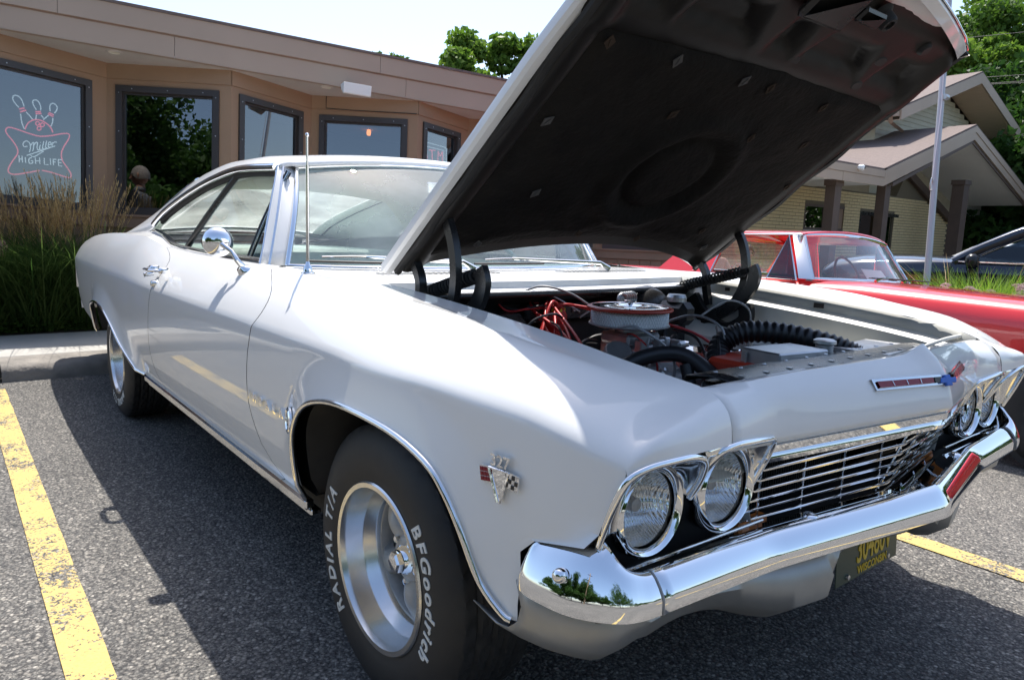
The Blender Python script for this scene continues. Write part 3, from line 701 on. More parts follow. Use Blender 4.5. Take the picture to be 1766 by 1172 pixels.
# side glass opening: outline along belt and roof edge
def sidept(x, z): 
    t = (z - .958) / .35
    return (.798 - .135 * t) if t > 0 else .798
for s in (-1, 1):
    top = [(x, edge(x)[0], edge(x)[1]) for x in np.linspace(-1.30, -2.84, 22)]
    bel = [(x, sidept(x, Zi(x)) , Zi(x) + .004) for x in np.linspace(-2.84, -1.12, 22)]
    mb = MB(); mb.tube([(a, s * (b + .004), c - .004) for a, b, c in top], .016, 8, sx=1.0); mb.build('drip_rail', M_['chrome_trim'], car, smooth=60)
    mb = MB(); mb.tube([(a, s * (b - .014), c - .024) for a, b, c in top[:-1]], .013, 6); mb.build('door_seal', M_['black_dull'], car, smooth=60)
    mb = MB(); mb.tube([(a, s * (b + .002), c) for a, b, c in bel], .009, 6); mb.build('belt_trim', M_['chrome_trim'], car, smooth=60)
    mb = MB(); mb.tube([(a, s * (b - .014), c + .002) for a, b, c in bel], .011, 6); mb.build('belt_seal', M_['black_dull'], car, smooth=60)
    # door glass and rear quarter glass
    def gl_sheet(xb0, xb1, xt0, xt1, nm, m):
        mb = MB(); G3 = []
        for k in range(9):
            u = k / 8; xb = xb0 + (xb1 - xb0) * u; xt = xt0 + (xt1 - xt0) * u
            zb_ = Zi(xb) - .01; ye, ze = edge(xt); zt_ = ze - .02; row = []
            for j in range(7):
                t = j / 6; z = zb_ + (zt_ - zb_) * t; yb = sidept(xb, Zi(xb)) - .02; row.append((xb + (xt - xb) * t, s * (yb + (ye - .02 - yb) * t + .008 * math.sin(math.pi * t)), z))
            G3.append(row)
        mb.grid(G3); return mb.build(nm, m, car, smooth=60), G3
    _, dg = gl_sheet(-1.34, -2.19, -1.255, -1.80, 'door_window', M_['car_glass'])
    _, qg = gl_sheet(-2.23, -2.80, -1.83, -2.72, 'quarter_window', M_['car_glass'])
    _, vg = gl_sheet(-1.11, -1.32, -1.235, -1.245, 'vent_window', M_['vent_glass'])
    mb = MB(); mb.tube([V(*p) + V(-.012, 0, 0) for p in dg[-1]], .014, 6); mb.build('window_post', M_['black_paint'], car, smooth=60)
    mb = MB(); mb.tube([V(*p) + V(.012, 0, 0) for p in dg[0]], .011, 6); mb.build('window_post', M_['black_paint'], car, smooth=60)
    for dq, ix in ((.026, 0), (-.029, -1)): mb = MB(); mb.tube([V(*p) + V(dq, s * .004, 0) for p in dg[ix]], .004, 6); mb.build('window_post_trim', M_['chrome_trim'], car, smooth=60)
# cowl and deck
mb = MB(); G = []
for y in np.linspace(-.80, .80, 33):
    b = ws_base(max(-.74, min(.74, y))); f = -.49 + .055 * (1 - (y/.8)**2) ; G.append([(b[0] - .02, y, .945), (b[0] + .01, y, .946), (b[0]*.5 + f*.5, y, .952), (f - .02, y, .944), (f, y, .936), (f + .003, y, .915), (f + .035, y, .905), (f + .045, y, .880)])
mb.grid(G); mb.build('cowl', M_['white_paint'], car, smooth=35, solid=.003)
mb = MB()
for y in list(np.linspace(-.60, -.16, 22)) + list(np.linspace(.16, .60, 22)):
    mb.box((-.66, y, .9515), (-.60, y + .008, .9545), MAT((0, 0, 0), (0, 0, 1), (1, 0, 0)))
stuff(mb.build('cowl_grille', M_['valance_grey'], car))
mb = MB(); G = []
for x in np.linspace(-3.86, -4.56, 10): G.append([(x, y, itp(x, [-4.56, -4.3, -3.86], [.93, .965, .995]) + .02 * (1 - (y/.7)**2)) for y in np.linspace(-.71, .71, 13)])
mb.grid(G); mb.build('trunk_lid', M_['white_paint'], car, smooth=50, solid=.004)
mb = MB(); G = []
for z in np.linspace(.45, .93, 8): G.append([(-4.575 - .03 * math.sin((z - .45) / .48 * math.pi), y * itp(z, [.45, .80, .93], [1, 1, .93]), z) for y in np.linspace(-.895, .895, 9)])
mb.grid(G); mb.build('tail_panel', M_['white_paint'], car, smooth=50, solid=.004)
# rear bumper end and tail light edge
mb = MB(); P = [(-4.50, -.80, .50), (-4.56, -.78, .50), (-4.60, -.74, .50), (-4.61, -.6, .50), (-4.62, 0, .50), (-4.61, .6, .50), (-4.60, .74, .50), (-4.50, .80, .50)]
G = [[(p[0], p[1], z_) if abs(p[1]) > .9 else (p[0] - q_, p[1], z_) for z_, q_ in ((.55, 0), (.60, .01), (.58, .025), (.50, .03), (.44, .02), (.43, 0))] for p in crom(P, 5)]
mb.grid(G); mb.build('rear_bumper', M_['chrome'], car, smooth=50, solid=.003)
for s in (-1, 1):
    mb = MB(); mb.lathe([(0, .02), (.03, .018), (.046, .008), (.05, -.01)], 20, MAT((-4.60, s*.80, .72), (-1, 0, 0))); mb.build('tail_lamp', M_['emblem_red'], car, smooth=50)
    mb = MB(); mb.tube([(-4.605, s*.905, z) for z in np.linspace(.60, .78, 5)], .012, 6); mb.build('tail_trim', M_['chrome_trim'], car)
# ------------------------------------------------------------------ interior
it = bpy.data.objects.new('interior', None); C.objects.link(it); it.parent = car
mb = MB()
def seat_back(x, z1, w, tilt):
    G = []
    for y in np.linspace(-w, w, 57):
        e = (abs(y) / w); zz = z1 - .05 * e**8; puff = .012 * abs(math.cos(y * 22)); G.append([(x + .10, y, z1 - .46), (x + .095 + puff, y, z1 - .25), (x + .07 + puff, y, zz - .05), (x + .03, y, zz), (x - .02, y, zz - .004), (x - .06, y, zz - .05), (x - .12 , y, z1 - .3)])
    mb.grid(G)
seat_back(-1.98, .965, .66, .1); mb.build('front_seat', M_['vinyl'], it, smooth=60)
mb = MB(); seat_back(-2.75, .955, .62, .1); mb.build('rear_seat', M_['vinyl'], it, smooth=60)
mb = MB(); mb.box((-2.0, -.66, .48), (-1.4, .66, .60), bev=.03); mb.build('seat_cushion', M_['vinyl'], it)
mb = MB(); mb.box((-3.75, -.66, .93), (-2.80, .66, .945)); mb.build('parcel_shelf', M_['vinyl'], it)
mb = MB(); G = []
for y in np.linspace(-.76, .76, 21): G.append([(-.86 - .16*(abs(y)/.76)**2.6, y, .94), (-1.06, y, .955), (-1.16, y, .93), (-1.17, y, .86), (-1.13, y, .70)])
mb.grid(G); mb.build('dashboard', M_['vinyl_dark'], it, smooth=40)
mb = MB(); mb.tube([V(-1.34, .38, .88) + .19 * (math.cos(a) * V(0, 1, 0) + math.sin(a) * V(-.45, 0, .89)) for a in np.linspace(0, 2*math.pi, 40)[:-1]], .011, 8, closed=True)
for a in (0.1, 3.04): mb.tube([V(-1.32, .38, .87), V(-1.34, .38, .88) + .19 * (math.cos(a) * V(0, 1, 0) + math.sin(a) * V(-.45, 0, .89))], .008, 6)
mb.tube([(-1.32, .38, .87), (-1.1, .38, .80)], .022, 8); mb.build('steering_wheel', M_['vinyl_dark'], it, smooth=60)
mb = MB(); mb.box((-1.20, -.09, 1.235), (-1.185, .09, 1.285), bev=.006); mb.tube([(-1.19, 0, 1.28), (-1.22, 0, 1.345)], .006, 6); mb.build('inside_mirror', M_['chrome_trim'], it)
mb = MB()
for s in (-1, 1): mb.box((-2.2, min(s*.77, s*.785), .5), (-1.0, max(s*.77, s*.785), .93))
mb.build('door_card', M_['vinyl'], it)
mb = MB(); mb.box((-.99, -.18, .958), (-.83, .10, .9595), MAT((0, 0, 0), (-.15, 0, 1), (1, 0, 0))); mb.build('dash_paper', M_['paper'], it)
# ------------------------------------------------------------------ brightwork on the near side
mr = bpy.data.objects.new('door_mirror', None); C.objects.link(mr); mr.parent = car
MC = V(-1.165, -.93, 1.028); MBs = V(-1.085, -.865, .940)
mb = MB(); MH = MAT(tuple(MC), (.93, -.22, .02), (0, 0, 1)); mb.lathe([(0, .034), (.022, .031), (.038, .022), (.048, .008), (.051, -.004), (.050, -.010)], 36, MH); mb.build('mirror_shell', M_['chrome'], mr, smooth=50)
mb = MB(); mb.lathe([(.049, -.008), (.047, -.009), (0, -.0085)], 36, MH); mb.build('mirror_glass', M_['chrome'], mr, smooth=30)
mb = MB(); mb.tube([MC + V(.030, .004, -.006), MC + V(.055, .03, -.03), MBs + V(.01, -.03, .03), MBs], [.009, .008, .009, .012], 10)
mb.lathe([(0, .022), (.014, .020), (.020, .008), (.026, 0), (.026, -.01)], 24, MAT(tuple(MBs + V(0, -.004, -.006)), (0, -.75, .66))); mb.build('mirror_arm', M_['chrome'], mr, smooth=50)
an = bpy.data.objects.new('antenna', None); C.objects.link(an); an.parent = car
AB = V(-.709, -.802, .950)
mb = MB(); mb.lathe([(.021, 0), (.020, .004), (.014, .006), (.012, .022), (.008, .026), (.005, .036)], 20, MAT(tuple(AB))); mb.build('antenna_base', M_['chrome'], an, smooth=40)
mb = MB(); mb.lathe([(.024, -.004), (.024, .001), (.020, .002)], 20, MAT(tuple(AB))); mb.build('antenna_gasket', M_['rubber'], an)
mb = MB(); mb.tube([AB + V(0, 0, .03), AB + V(.004, 0, .32)], .0052, 8); mb.tube([AB + V(.004, 0, .32), AB + V(.005, 0, .40)], .0036, 8); mb.lathe([(0, .008), (.005, .006), (.006, 0), (.003, -.005)], 10, MAT(tuple(AB + V(.005, 0, .405)))); mb.build('antenna_mast', M_['chrome_trim'], an, smooth=60)
for s in (1, -1):
    hd = bpy.data.objects.new('door_handle', None); C.objects.link(hd); hd.parent = car
    mb = MB(); P = [V(-1.775, -.975, .892), V(-1.80, -1.005, .893), V(-1.87, -1.012, .893), V(-1.925, -1.000, .892), V(-1.945, -.965, .892)]
    mb.tube(crom(P, 5), [.008] * 3 + [.011] * 15 + [.008] * 3, 8, sx=.6)
    mb.box((-1.80, -.985, .880), (-1.77, -.945, .903), bev=.005); mb.box((-1.96, -.985, .878), (-1.915, -.945, .905), bev=.006)
    mb.lathe([(0, .016), (.009, .015), (.011, 0), (.011, -.02)], 14, MAT((-1.935, -.992, .868), (0, -1, -.2)))
    mb.build('handle_grip', M_['chrome'], hd, smooth=50, mirror=(s < 0))
    mb = MB(); mb.lathe([(0, .006), (.010, .005), (.014, 0), (.014, -.02)], 16, MAT((-1.90, -.985, .832), (0, -1, .1))); mb.build('door_lock', M_['chrome_trim'], hd, smooth=50, mirror=(s < 0))
def side_M(x, z, off=.0): 
    y = -Yside(x, z) - off; y2 = -Yside(x, z + .02) - off; y3 = -Yside(x + .02, z) - off
    up = Vector((0, y2 - y, .02)).normalized(); fx = Vector((.02, y3 - y, 0)).normalized(); n = fx.cross(up)
    return MAT((x, y, z), n, fx)
em2 = bpy.data.objects.new('side_emblem', None); C.objects.link(em2); em2.parent = car
for i, ch in enumerate('IMPALA'): mb = MB(); add_text(mb, ch, side_M(-.735 + .052 * i, .590, .004), size=.036, extr=.004, bold=.0014); mb.build('emblem_letter', M_['chrome'], em2)
mb = MB(); cm = side_M(-.405, .588, .001); mb.lathe([(.036, 0), (.036, .006), (.031, .009), (.027, .006), (.027, .002)], 28, cm); mb.lathe([(.018, .003), (.018, .006), (.012, .006), (.012, .003)], 20, cm)
mb.box((-.02, -.004, .003), (.021, .003, .009), cm); mb.box((-.006, -.012, .003), (.012, .002, .008), cm); mb.build('emblem_ring', M_['chrome'], em2, smooth=30)
mb = MB(); mb.lathe([(.027, .002), (0, .002)], 20, cm); mb.build('emblem_field', M_['black_paint'], em2)
em3 = bpy.data.objects.new('engine_emblem', None); C.objects.link(em3); em3.parent = car
vm = side_M(.462, .682, .002)
mb = MB(); mb.prism([(-.020, .018), (.020, .018), (.003, -.040), (-.003, -.040)], vm, .006)
for a, b, c, d in ((-.022, .018, -.003, -.040), (.022, .018, .003, -.040), (-.022, .018, .022, .018)):
    mb.tube([vm @ Vector((a, b, .007)), vm @ Vector((c, d, .007))], .0025, 6)
add_text(mb, '327', vm @ Matrix.Translation((.003, .032, .004)), size=.030, extr=.003, bold=.0006)
mb.build('emblem_vee', M_['chrome'], em3)
for sg, mm in ((-1, 'emblem_red'), (1, 'black_paint')):
    mb = MB(); mb.cur = 0; R2 = vm @ Matrix.Translation((sg * .029, .004, .003)) @ Matrix.Rotation(-sg * .12, 4, 'Z')
    mb.box((-.015, -.014, 0), (.015, .014, .003), R2); mb.cur = 1
    for i in range(4):
        for j in range(3):
            if (i + j) % 2 == 0 or sg < 0: mb.box((-.0135 + i*.0069, -.0125 + j*.0085, .003), (-.0135 + i*.0069 + .006, -.0125 + j*.0085 + .0075, .0042), R2)
    mb.build('emblem_flag', [M_['chrome'], M_[mm]], em3)
# wipers
for s, (x0, y0) in (('a', (-.80, -.33)), ('b', (-.74, .28))):
    wi = bpy.data.objects.new('wiper', None); C.objects.link(wi); wi.parent = car
    yb = -.56 if s == 'a' else .0
    mb = MB(); P = [ws_base(y) + V(.035, 0, .022 - .0) for y in np.linspace(yb - .14, yb + .20, 9)]; mb.tube(P, .0045, 6); mb.build('wiper_blade', M_['rubber'], wi)
    mb = MB(); P2 = [p + V(.004, 0, .012 + .008*math.sin(i/8*math.pi)) for i, p in enumerate(P)]; mb.tube(P2[1:-1], .0035, 6); mb.tube([V(x0 + .13, y0 + .12, .962), V(x0 + .12, y0 + .08, .985), P2[4]], [.012, .008, .005], 6); mb.build('wiper_arm', M_['chrome_trim'], wi, smooth=40)
# ------------------------------------------------------------------ bonnet, propped open
HA = math.radians(37.2); HO = V(-.430, 0, .960)
HU = V(math.cos(HA), 0, math.sin(HA)); HN = V(-math.sin(HA), 0, math.cos(HA))
def hp(s, y, t=0): return HO + HU * s + HN * t + V(0, y, 0)
HW = lambda s: .748
def rear_s(y): return .012 + .150 * (1 - (abs(y) / .70) ** 2)     # rear edge, bowed forward at the centre as seen
def front_s(y): return 1.148 + .112 * (1 - (abs(y) / .70) ** 1.6)
hood = bpy.data.objects.new('hood', None); C.objects.link(hood); hood.parent = car
NS, NY = 30, 31
def skin_t(s, y):
    a = abs(y) / .70; u = (s / 1.16)
    return .030 + .016 * (1 - a * a) - .034 * max(0, min(1.3, (u - .93) / .07)) ** 2 + .008 * math.exp(-((abs(y) - .50) / .03) ** 2)
G = []
for j in range(NY):
    y = -.70 + 1.40 * j / (NY - 1); r = []
    for i in range(NS):
        u = i / (NS - 1); s = rear_s(y) + (front_s(y) - rear_s(y)) * u; r.append(hp(s, y * (1 - .03 * max(0, s - .8)/.35), skin_t(s, y)))
    G.append(r)
mb = MB(); mb.grid(G)
# side flanges turned down
for sg in (-1, 1):
    e = G[0] if sg < 0 else G[-1]; n_ = []
    for p in e: p = np.array(p); n_.append([p, p - HN * .010 + V(0, sg*.003, 0), p - HN * .022 + V(0, sg*.003, 0), p - HN * .030 + V(0, -sg * .004, 0), p - HN * .032 + V(0, -sg * .022, 0)])
    mb.grid(n_)
e = [r[-1] for r in G]; mb.grid([[p, np.array(p) + HU * .004 - HN * .008, np.array(p) - HU * .004 - HN * .016, np.array(p) - HU * .03 - HN * .018] for p in e])
e = [r[0] for r in G]; mb.grid([[p, np.array(p) - HU * .004 - HN * .014, np.array(p) + HU * .012 - HN * .020] for p in e])
mb.build('hood_skin', M_['white_paint'], hood, smooth=40)
# chrome lip at the leading edge
mb = MB(); mb.tube([np.array(r[-1]) + HU * .004 - HN * .008 for r in G], .005, 6); mb.build('hood_lip', M_['chrome_trim'], hood, smooth=60)
# inner panel: height field with pressed pockets and ribs
def sstep(a, b, x): t = min(1, max(0, (x - a) / (b - a))); return t*t*(3 - 2*t)
def pocket(s, y, s0, s1, y0, y1, sk=0.0, r=.03):
    yc = (y0 + y1) / 2; w = (y1 - y0) / 2; sc = (s0 + s1) / 2; h = (s1 - s0) / 2
    ww = w * (1 - sk * (s - sc) / h); dx = abs(y - yc) - ww; dy = abs(s - sc) - h
    return 1 - sstep(-r, 0, max(dx, dy))
PADE = lambda y: .905 + .03 * (1 - abs(y)/.7)
def under(s, y):
    t = 0.0
    a = abs(y)
    # raised perimeter beam
    t -= .018 * sstep(.58, .63, a) * (1 - sstep(.655, .675, a))
    if s > .85:
        t -= .010 * sstep(.90, .94, s)
        for (y0, y1) in ((-.60, -.46), (-.44, -.18), (-.12, .0), (.03, .32), (.38, .60)):
            k = pocket(s, y, .985, 1.060, y0 + .03, y1 - .03, .22, .012); t += .018 * k
            k2 = pocket(s, y, .955, 1.085, y0, y1, .2, .03); t += .012 * k2
        t += .012 * sstep(1.13, 1.16, s)
    return t
G = []
NSu, NYu = 90, 130
for j in range(NYu + 1):
    y = -.678 + 1.356 * j / NYu; r = []
    for i in range(NSu + 1):
        u = i / NSu; s = rear_s(y) + .014 + (front_s(y) - .03 - rear_s(y) - .014) * u
        edge_ = min(1, (.678 - abs(y)) / .03); r.append(hp(s, y, .012 * (1 - edge_) + under(s, y) * min(1, (1 - u) / .03) * 1.0 - .002))
    G.append(r)
mb = MB(); mb.grid(G); mb.build('hood_frame', M_['hood_inner'], hood, smooth=60)
# fibre insulation pad with the air cleaner ring pressed into it
def pad(s, y):
    t = -.020
    cx, cy = .53, -.01; d = math.hypot((s - cx) / 1.0, (y - cy) / 1.0)
    t -= .016 * math.exp(-((d - .205) / .030) ** 2); t += .012 * math.exp(-((d - .145) / .02) ** 2); t -= .004 * (d < .14)
    t += .010 * math.exp(-(((s - .60) / .05) ** 2 + ((y - .36) / .08) ** 2)) - .006 * math.exp(-(((s - .20) / .03) ** 2 + ((y - .50) / .10) ** 2))
    n1 = noise.noise(Vector((s * 5, y * 5, 3))); n2 = noise.noise(Vector((s * 22, y * 22, 7))); n3 = noise.noise(Vector((s * 70, y * 70, 1)))
    t += .008 * n1 + .0028 * n2 + .0010 * n3
    return t
G = []
for j in range(151):
    v = j / 150; y = -.625 + 1.25 * v; r = []
    for i in range(121):
        u = i / 120; s0 = rear_s(y) + .06; s1 = PADE(y) + .006 * noise.noise(Vector((y * 14, 0, 0))); s = s0 + (s1 - s0) * u
        e = min(u * 12, (1 - u) * 25, v * 25, (1 - v) * 25, 1); r.append(hp(s, y + .008 * noise.noise(Vector((s * 12, 5 * (v > .5), 0))) * (1 if v in (0, 1) else 0), -.004 + (pad(s, y) + .004) * math.sqrt(max(e, 0))))
    G.append(r)
mb = MB(); mb.grid(G); mb.build('insulation_pad', M_['liner'], hood, smooth=70)
HMr = Matrix(((HU[0], 0, -HN[0], 0), (0, 1, 0, 0), (HU[2], 0, -HN[2], 0), (0, 0, 0, 1)))
def hoodM(s, y, t, rot=0): p = hp(s, y, t); return Matrix.Translation(p) @ Matrix(((HU[0], 0, -HN[0], 0), (0, -1, 0, 0), (HU[2], 0, -HN[2], 0), (0, 0, 0, 1))) @ Matrix.Rotation(rot, 4, 'Z')
random.seed(3)
CL = [(.891, -.108), (.890, .007), (.871, .301), (.895, -.366), (.726, .134), (.747, -.222), (.666, -.58), (.895, -.58), (.733, .41), (.20, .52), (.26, -.16), (.30, .40), (.20, -.50), (.55, .58), (.24, .12), (.42, -.44)]
for i, (s, y) in enumerate(CL):
    mb = MB(); HM = hoodM(s, y, pad(s, y) - .003, random.uniform(-.5, .5)); a = .019
    mb.prism([(-a, 0), (0, -a*.72), (a, 0), (0, a*.72)], HM, .0025); mb.prism([(-.010, -.003), (.008, -.001), (.010, .003), (-.008, .002)], HM @ Matrix.Translation((0, 0, .0025)), .003)
    mb.build('pad_clip', M_['clip'] if i % 3 else M_['pad_steel'], hood)
# latch, bumpers and drain holes near the leading edge
mb = MB(); LM = hoodM(1.145, .150, -.03)
mb.lathe([(.012, .020), (.018, .020), (.022, .012), (.022, -.01), (.030, -.02)], 24, LM); mb.lathe([(0, .012), (.012, .012), (.012, .020)], 16, LM); mb.build('hood_stop', M_['black_dull'], hood, smooth=30)
for (s, y) in ((1.113, .46), (1.09, -.58)):
    mb = MB(); LM = hoodM(s, y, -.014); mb.lathe([(0, .010), (.014, .010), (.020, .003), (.022, -.01)], 20, LM); mb.build('hood_bumper', M_['rubber'], hood, smooth=40)
mb = MB()
for (s, y) in ((1.04, .345), (.965, .02), (.955, .36), (1.09, .02)): mb.lathe([(0, .0), (.013, .0), (.015, -.002)], 16, hoodM(s, y, under(s, y) - .004) @ Matrix.Scale(1.6, 4, (0, 1, 0)))
stuff(mb.build('drain_holes', M_['black_dull'], hood))
mb = MB(); mb.box((1.08, -.16, -.045), (1.19, .02, -.02), Matrix.Translation(HO) @ Matrix(((HU[0], 0, HN[0], 0), (0, 1, 0, 0), (HU[2], 0, HN[2], 0), (0, 0, 0, 1))), bev=.01); mb.box((1.12, .02, -.050), (1.16, .12, -.035), Matrix.Translation(HO) @ Matrix(((HU[0], 0, HN[0], 0), (0, 1, 0, 0), (HU[2], 0, HN[2], 0), (0, 0, 0, 1))), bev=.006); mb.build('hood_latch', M_['black_paint'], hood)
# rubber seal along both sides
for s in (-1, 1):
    mb = MB(); mb.tube([hp(u, s * .668, -.010 + .004 * math.sin(u * 25)) for u in np.linspace(.03, 1.15, 40)], .011, 6); mb.build('hood_seal', M_['black_dull'], hood, smooth=60)
# hinges: two curved arms and a coil spring each side
for s in (-1, 1):
    hg = bpy.data.objects.new('hood_hinge', None); C.objects.link(hg); hg.parent = car
    y = s * .64; yi = s * .60
    def bar(P, r, yy, w=.012, nm='hinge_arm'):
        mb = MB(); P = crom([V(a, yy, b) for a, b in P], 6)
        G = []
        for i, p in enumerate(P):
            t = P[min(i+1, len(P)-1)] - P[max(i-1, 0)]; t /= np.linalg.norm(t); n = V(-t[2], 0, t[0])
            G.append([p + n*r + V(0, -w, 0), p + n*r + V(0, w, 0), p - n*r + V(0, w, 0), p - n*r + V(0, -w, 0)])
        mb.grid(G, cv=True); mb.build(nm, M_['black_paint'], hg, smooth=35)
    bar([(-.375, 1.050), (-.352, 1.005), (-.322, .955), (-.318, .905), (-.30, .84)], .012, y)
    bar([(-.225, 1.150), (-.185, 1.105), (-.158, 1.04), (-.150, .965), (-.165, .90), (-.21, .83)], .014, y, .010)
    bar([(-.10, 1.00), (-.085, .96), (-.115, .90), (-.20, .83), (-.30, .79)], .022, yi, .009)
    bar([(-.36, .87), (-.30, .80), (-.20, .76), (-.12, .80), (-.12, .86)], .026, yi + s * .014, .012, 'hinge_bracket')
    # bolts to the bonnet frame
    bar([(-.40, 1.03), (-.30, 1.105), (-.20, 1.175)], .016, y, .016, 'hinge_plate')
    # coil spring
    mb = MB(); a = V(-.42, y - s * .05, .90); b = V(-.11, y - s * .05, .985); ax = (b - a) / np.linalg.norm(b - a); n1 = np.cross(ax, V(0, 1, 0)); n1 /= np.linalg.norm(n1); n2 = np.cross(ax, n1)
    mb.tube([a + (b - a) * t + .017 * (math.cos(t * 44 * 2 * math.pi / 2) * n1 + math.sin(t * 44 * 2 * math.pi / 2) * n2) for t in np.linspace(.06, .94, 340)], .0042, 5)
    mb.tube([a, b], .010, 8); mb.build('hinge_spring', M_['black_dull'], hg, smooth=60)
# ------------------------------------------------------------------ engine bay
fw = bpy.data.objects.new('firewall', None); C.objects.link(fw); fw.parent = car
mb = MB(); G = []
for y in np.linspace(-.74, .74, 31): G.append([(-.41 + .05*(1-(y/.75)**2), y, .905), (-.425 + .05*(1-(y/.75)**2), y, .885), (-.43, y, .86), (-.455, y, .80), (-.46, y, .40)])
mb.grid(G); mb.build('bulkhead', M_['black_paint'], fw, smooth=40)
mb = MB(); mb.tube([(-.395 + .05*(1-(y/.75)**2), y, .902) for y in np.linspace(-.70, .62, 30)], .010, 8); mb.build('bulkhead_seal', M_['black_paint'], fw, smooth=60)
mb = MB(); mb.box((-.47, -.20, .80), (-.385, .18, .862), bev=.012); mb.box((-.48, -.58, .56), (-.33, -.22, .84), bev=.03); mb.build('heater_box', M_['black_paint'], fw)
mb = MB(); mb.lathe([(0, .06), (.06, .058), (.085, .04), (.09, 0), (.09, -.05)], 28, MAT((-.36, -.30, .72), (1, -.2, .2))); mb.build('blower_motor', M_['black_paint'], fw, smooth=40)
mb = MB()
for (y, z) in ((-.40, .875), (-.16, .852), (.14, .852), (.0, .84)): mb.lathe([(0, .008), (.006, .007), (.008, 0)], 8, MAT((-.382, y, z), (1, 0, 0)))
stuff(mb.build('bulkhead_screws', M_['alu'], fw))
# brake booster and master cylinder on the driver's side
mb = MB(); mb.lathe([(0, .10), (.05, .10), (.09, .08), (.11, .05), (.115, .03), (.11, 0), (.07, -.02)], 32, MAT((-.40, .36, .80), (1, 0, .05))); mb.build('brake_booster', M_['black_paint'], car, smooth=40)
mb = MB(); mb.box((-.30, .32, .79), (-.17, .40, .87), bev=.02); mb.build('master_cylinder', M_['black_paint'], car)
mb = MB(); mb.lathe([(0, .01), (.03, .01), (.035, 0), (.035, -.015)], 20, MAT((-.235, .36, .885))); mb.build('master_cap', M_['alu'], car)
mb = MB()
for k in range(5): mb.tube([V(-.33 + .006*k, .23 - .018*k, .875) + .022 * V(0, math.cos(a), math.sin(a)) for a in np.linspace(0, 2*math.pi, 16)[:-1]], .006, 6, closed=True)
stuff(mb.build('vacuum_hose_coil', M_['alu'], car, smooth=60))
eng = bpy.data.objects.new('engine', None); C.objects.link(eng); eng.parent = car
# block, heads, manifold
mb = MB(); mb.box((-.38, -.16, .36), (.18, .16, .66), bev=.02)
for s in (-1, 1): mb.box((-.36, -.07, 0), (.16, .07, .12), Matrix.Translation((0, s * .20, .60)) @ Matrix.Rotation(-s * .75, 4, 'X'), bev=.015)
mb.build('engine_block', M_['engine_orange'], eng)
mb = MB(); mb.box((-.30, -.10, .64), (.10, .10, .70), bev=.02)
for k in range(4):
    for s in (-1, 1): mb.tube([(-.24 + .10*k, s*.03, .69), (-.24 + .10*k, s*.11, .685), (-.24 + .10*k, s*.16, .65)], .022, 8)
mb.build('intake_manifold', M_['cast_grey'], eng, smooth=40)
for s in (-1, 1):
    mb = MB(); T = Matrix.Translation((0, s * .275, .675)) @ Matrix.Rotation(-s * .75, 4, 'X'); mb.box((-.36, -.055, 0), (.16, .055, .055), T, bev=.018)
    for k in range(6): mb.box((-.30 + .08 * k, -.045, .054), (-.27 + .08*k, .045, .060), T)
    mb.build('valve_cover', M_['black_paint'] if s < 0 else M_['chrome'], eng, smooth=40)
    mb = MB(); mb.lathe([(0, .03), (.022, .028), (.030, .018), (.026, 0)], 20, T @ Matrix.Translation((.08, 0, .055))); mb.lathe([(0, .03), (.022, .028), (.030, .018), (.026, 0)], 20, T @ Matrix.Translation((.0, 0, .055))); mb.build('oil_cap', M_['chrome'], eng, smooth=40)
    mb = MB()
    for k in range(4):
        x = -.30 + .13 * k; mb.tube(crom([(x, s*.30, .60), (x, s * .37, .58), (x + .03*(1.5-k), s * .39, .52), (-.10, s * .38, .44)], 4), .022, 8)
    mb.build('exhaust_header', M_['cast_grey'], eng, smooth=60)
# carburettor
mb = MB(); mb.box((-.20, -.055, .72), (-.04, .055, .765), bev=.01); mb.box((-.18, -.075, .765), (-.06, .075, .80), bev=.008); mb.lathe([(.05, 0), (.05, .03)], 20, MAT((-.12, 0, .80)))
for (x, y) in ((-.05, -.06), (-.05, .05), (-.19, -.06), (-.03, 0)): mb.box((x, y, .73), (x + .03, y + .025, .79), bev=.004)
mb.build('carburettor', M_['alu'], eng)
mb = MB()
rnd = random.Random(5)
for k in range(14):
    a = V(rnd.uniform(-.22, .10), rnd.uniform(-.14, .14), rnd.uniform(.69, .76)); b = a + V(rnd.uniform(-.06, .06), rnd.uniform(-.06, .06), rnd.uniform(-.03, .03)); mb.tube([a, b], .004, 6)
    mb.lathe([(0, .006), (.008, .005), (.009, -.004)], 8, MAT(tuple(a), (rnd.uniform(-1, 1), rnd.uniform(-1, 1), 1)))
stuff(mb.build('linkage', M_['alu'], eng))
# open element air cleaner
ac = bpy.data.objects.new('air_cleaner', None); C.objects.link(ac); ac.parent = car
AC = V(-.128, 0, .842); AR = .130
mb = MB(); mb.lathe([(AR - .016, -.020), (AR - .016, .024)], 48, MAT(tuple(AC))); mb.build('paper_element', M_['paper'], ac, smooth=60)
mb = MB(); nn = 80
for k in range(nn):
    for d in (1, -1):
        P = []
        for q in range(6):
            a = 2 * math.pi * (k + d * q * .5) / nn; P.append(AC + V((AR - .010) * math.cos(a), (AR - .010) * math.sin(a), -.018 + .042 * q / 5))
        mb.tube(P, .0009, 3, caps=False)
stuff(mb.build('mesh_screen', M_['alu'], ac))
mb = MB(); mb.lathe([(AR - .02, .0255), (AR + .001, .0255), (AR + .004, .029), (AR + .003, .034), (AR - .006, .0375), (AR - .012, .0372)], 64, MAT(tuple(AC))); mb.build('filter_rim', M_['engine_orange'], ac, smooth=35)
mb = MB(); mb.lathe([(AR - .012, .0372), (AR - .02, .036), (AR - .06, .039), (.05, .040), (.03, .037), (.028, .036), (0, .036)], 64, MAT(tuple(AC))); mb.build('filter_lid', M_['chrome'], ac, smooth=60)
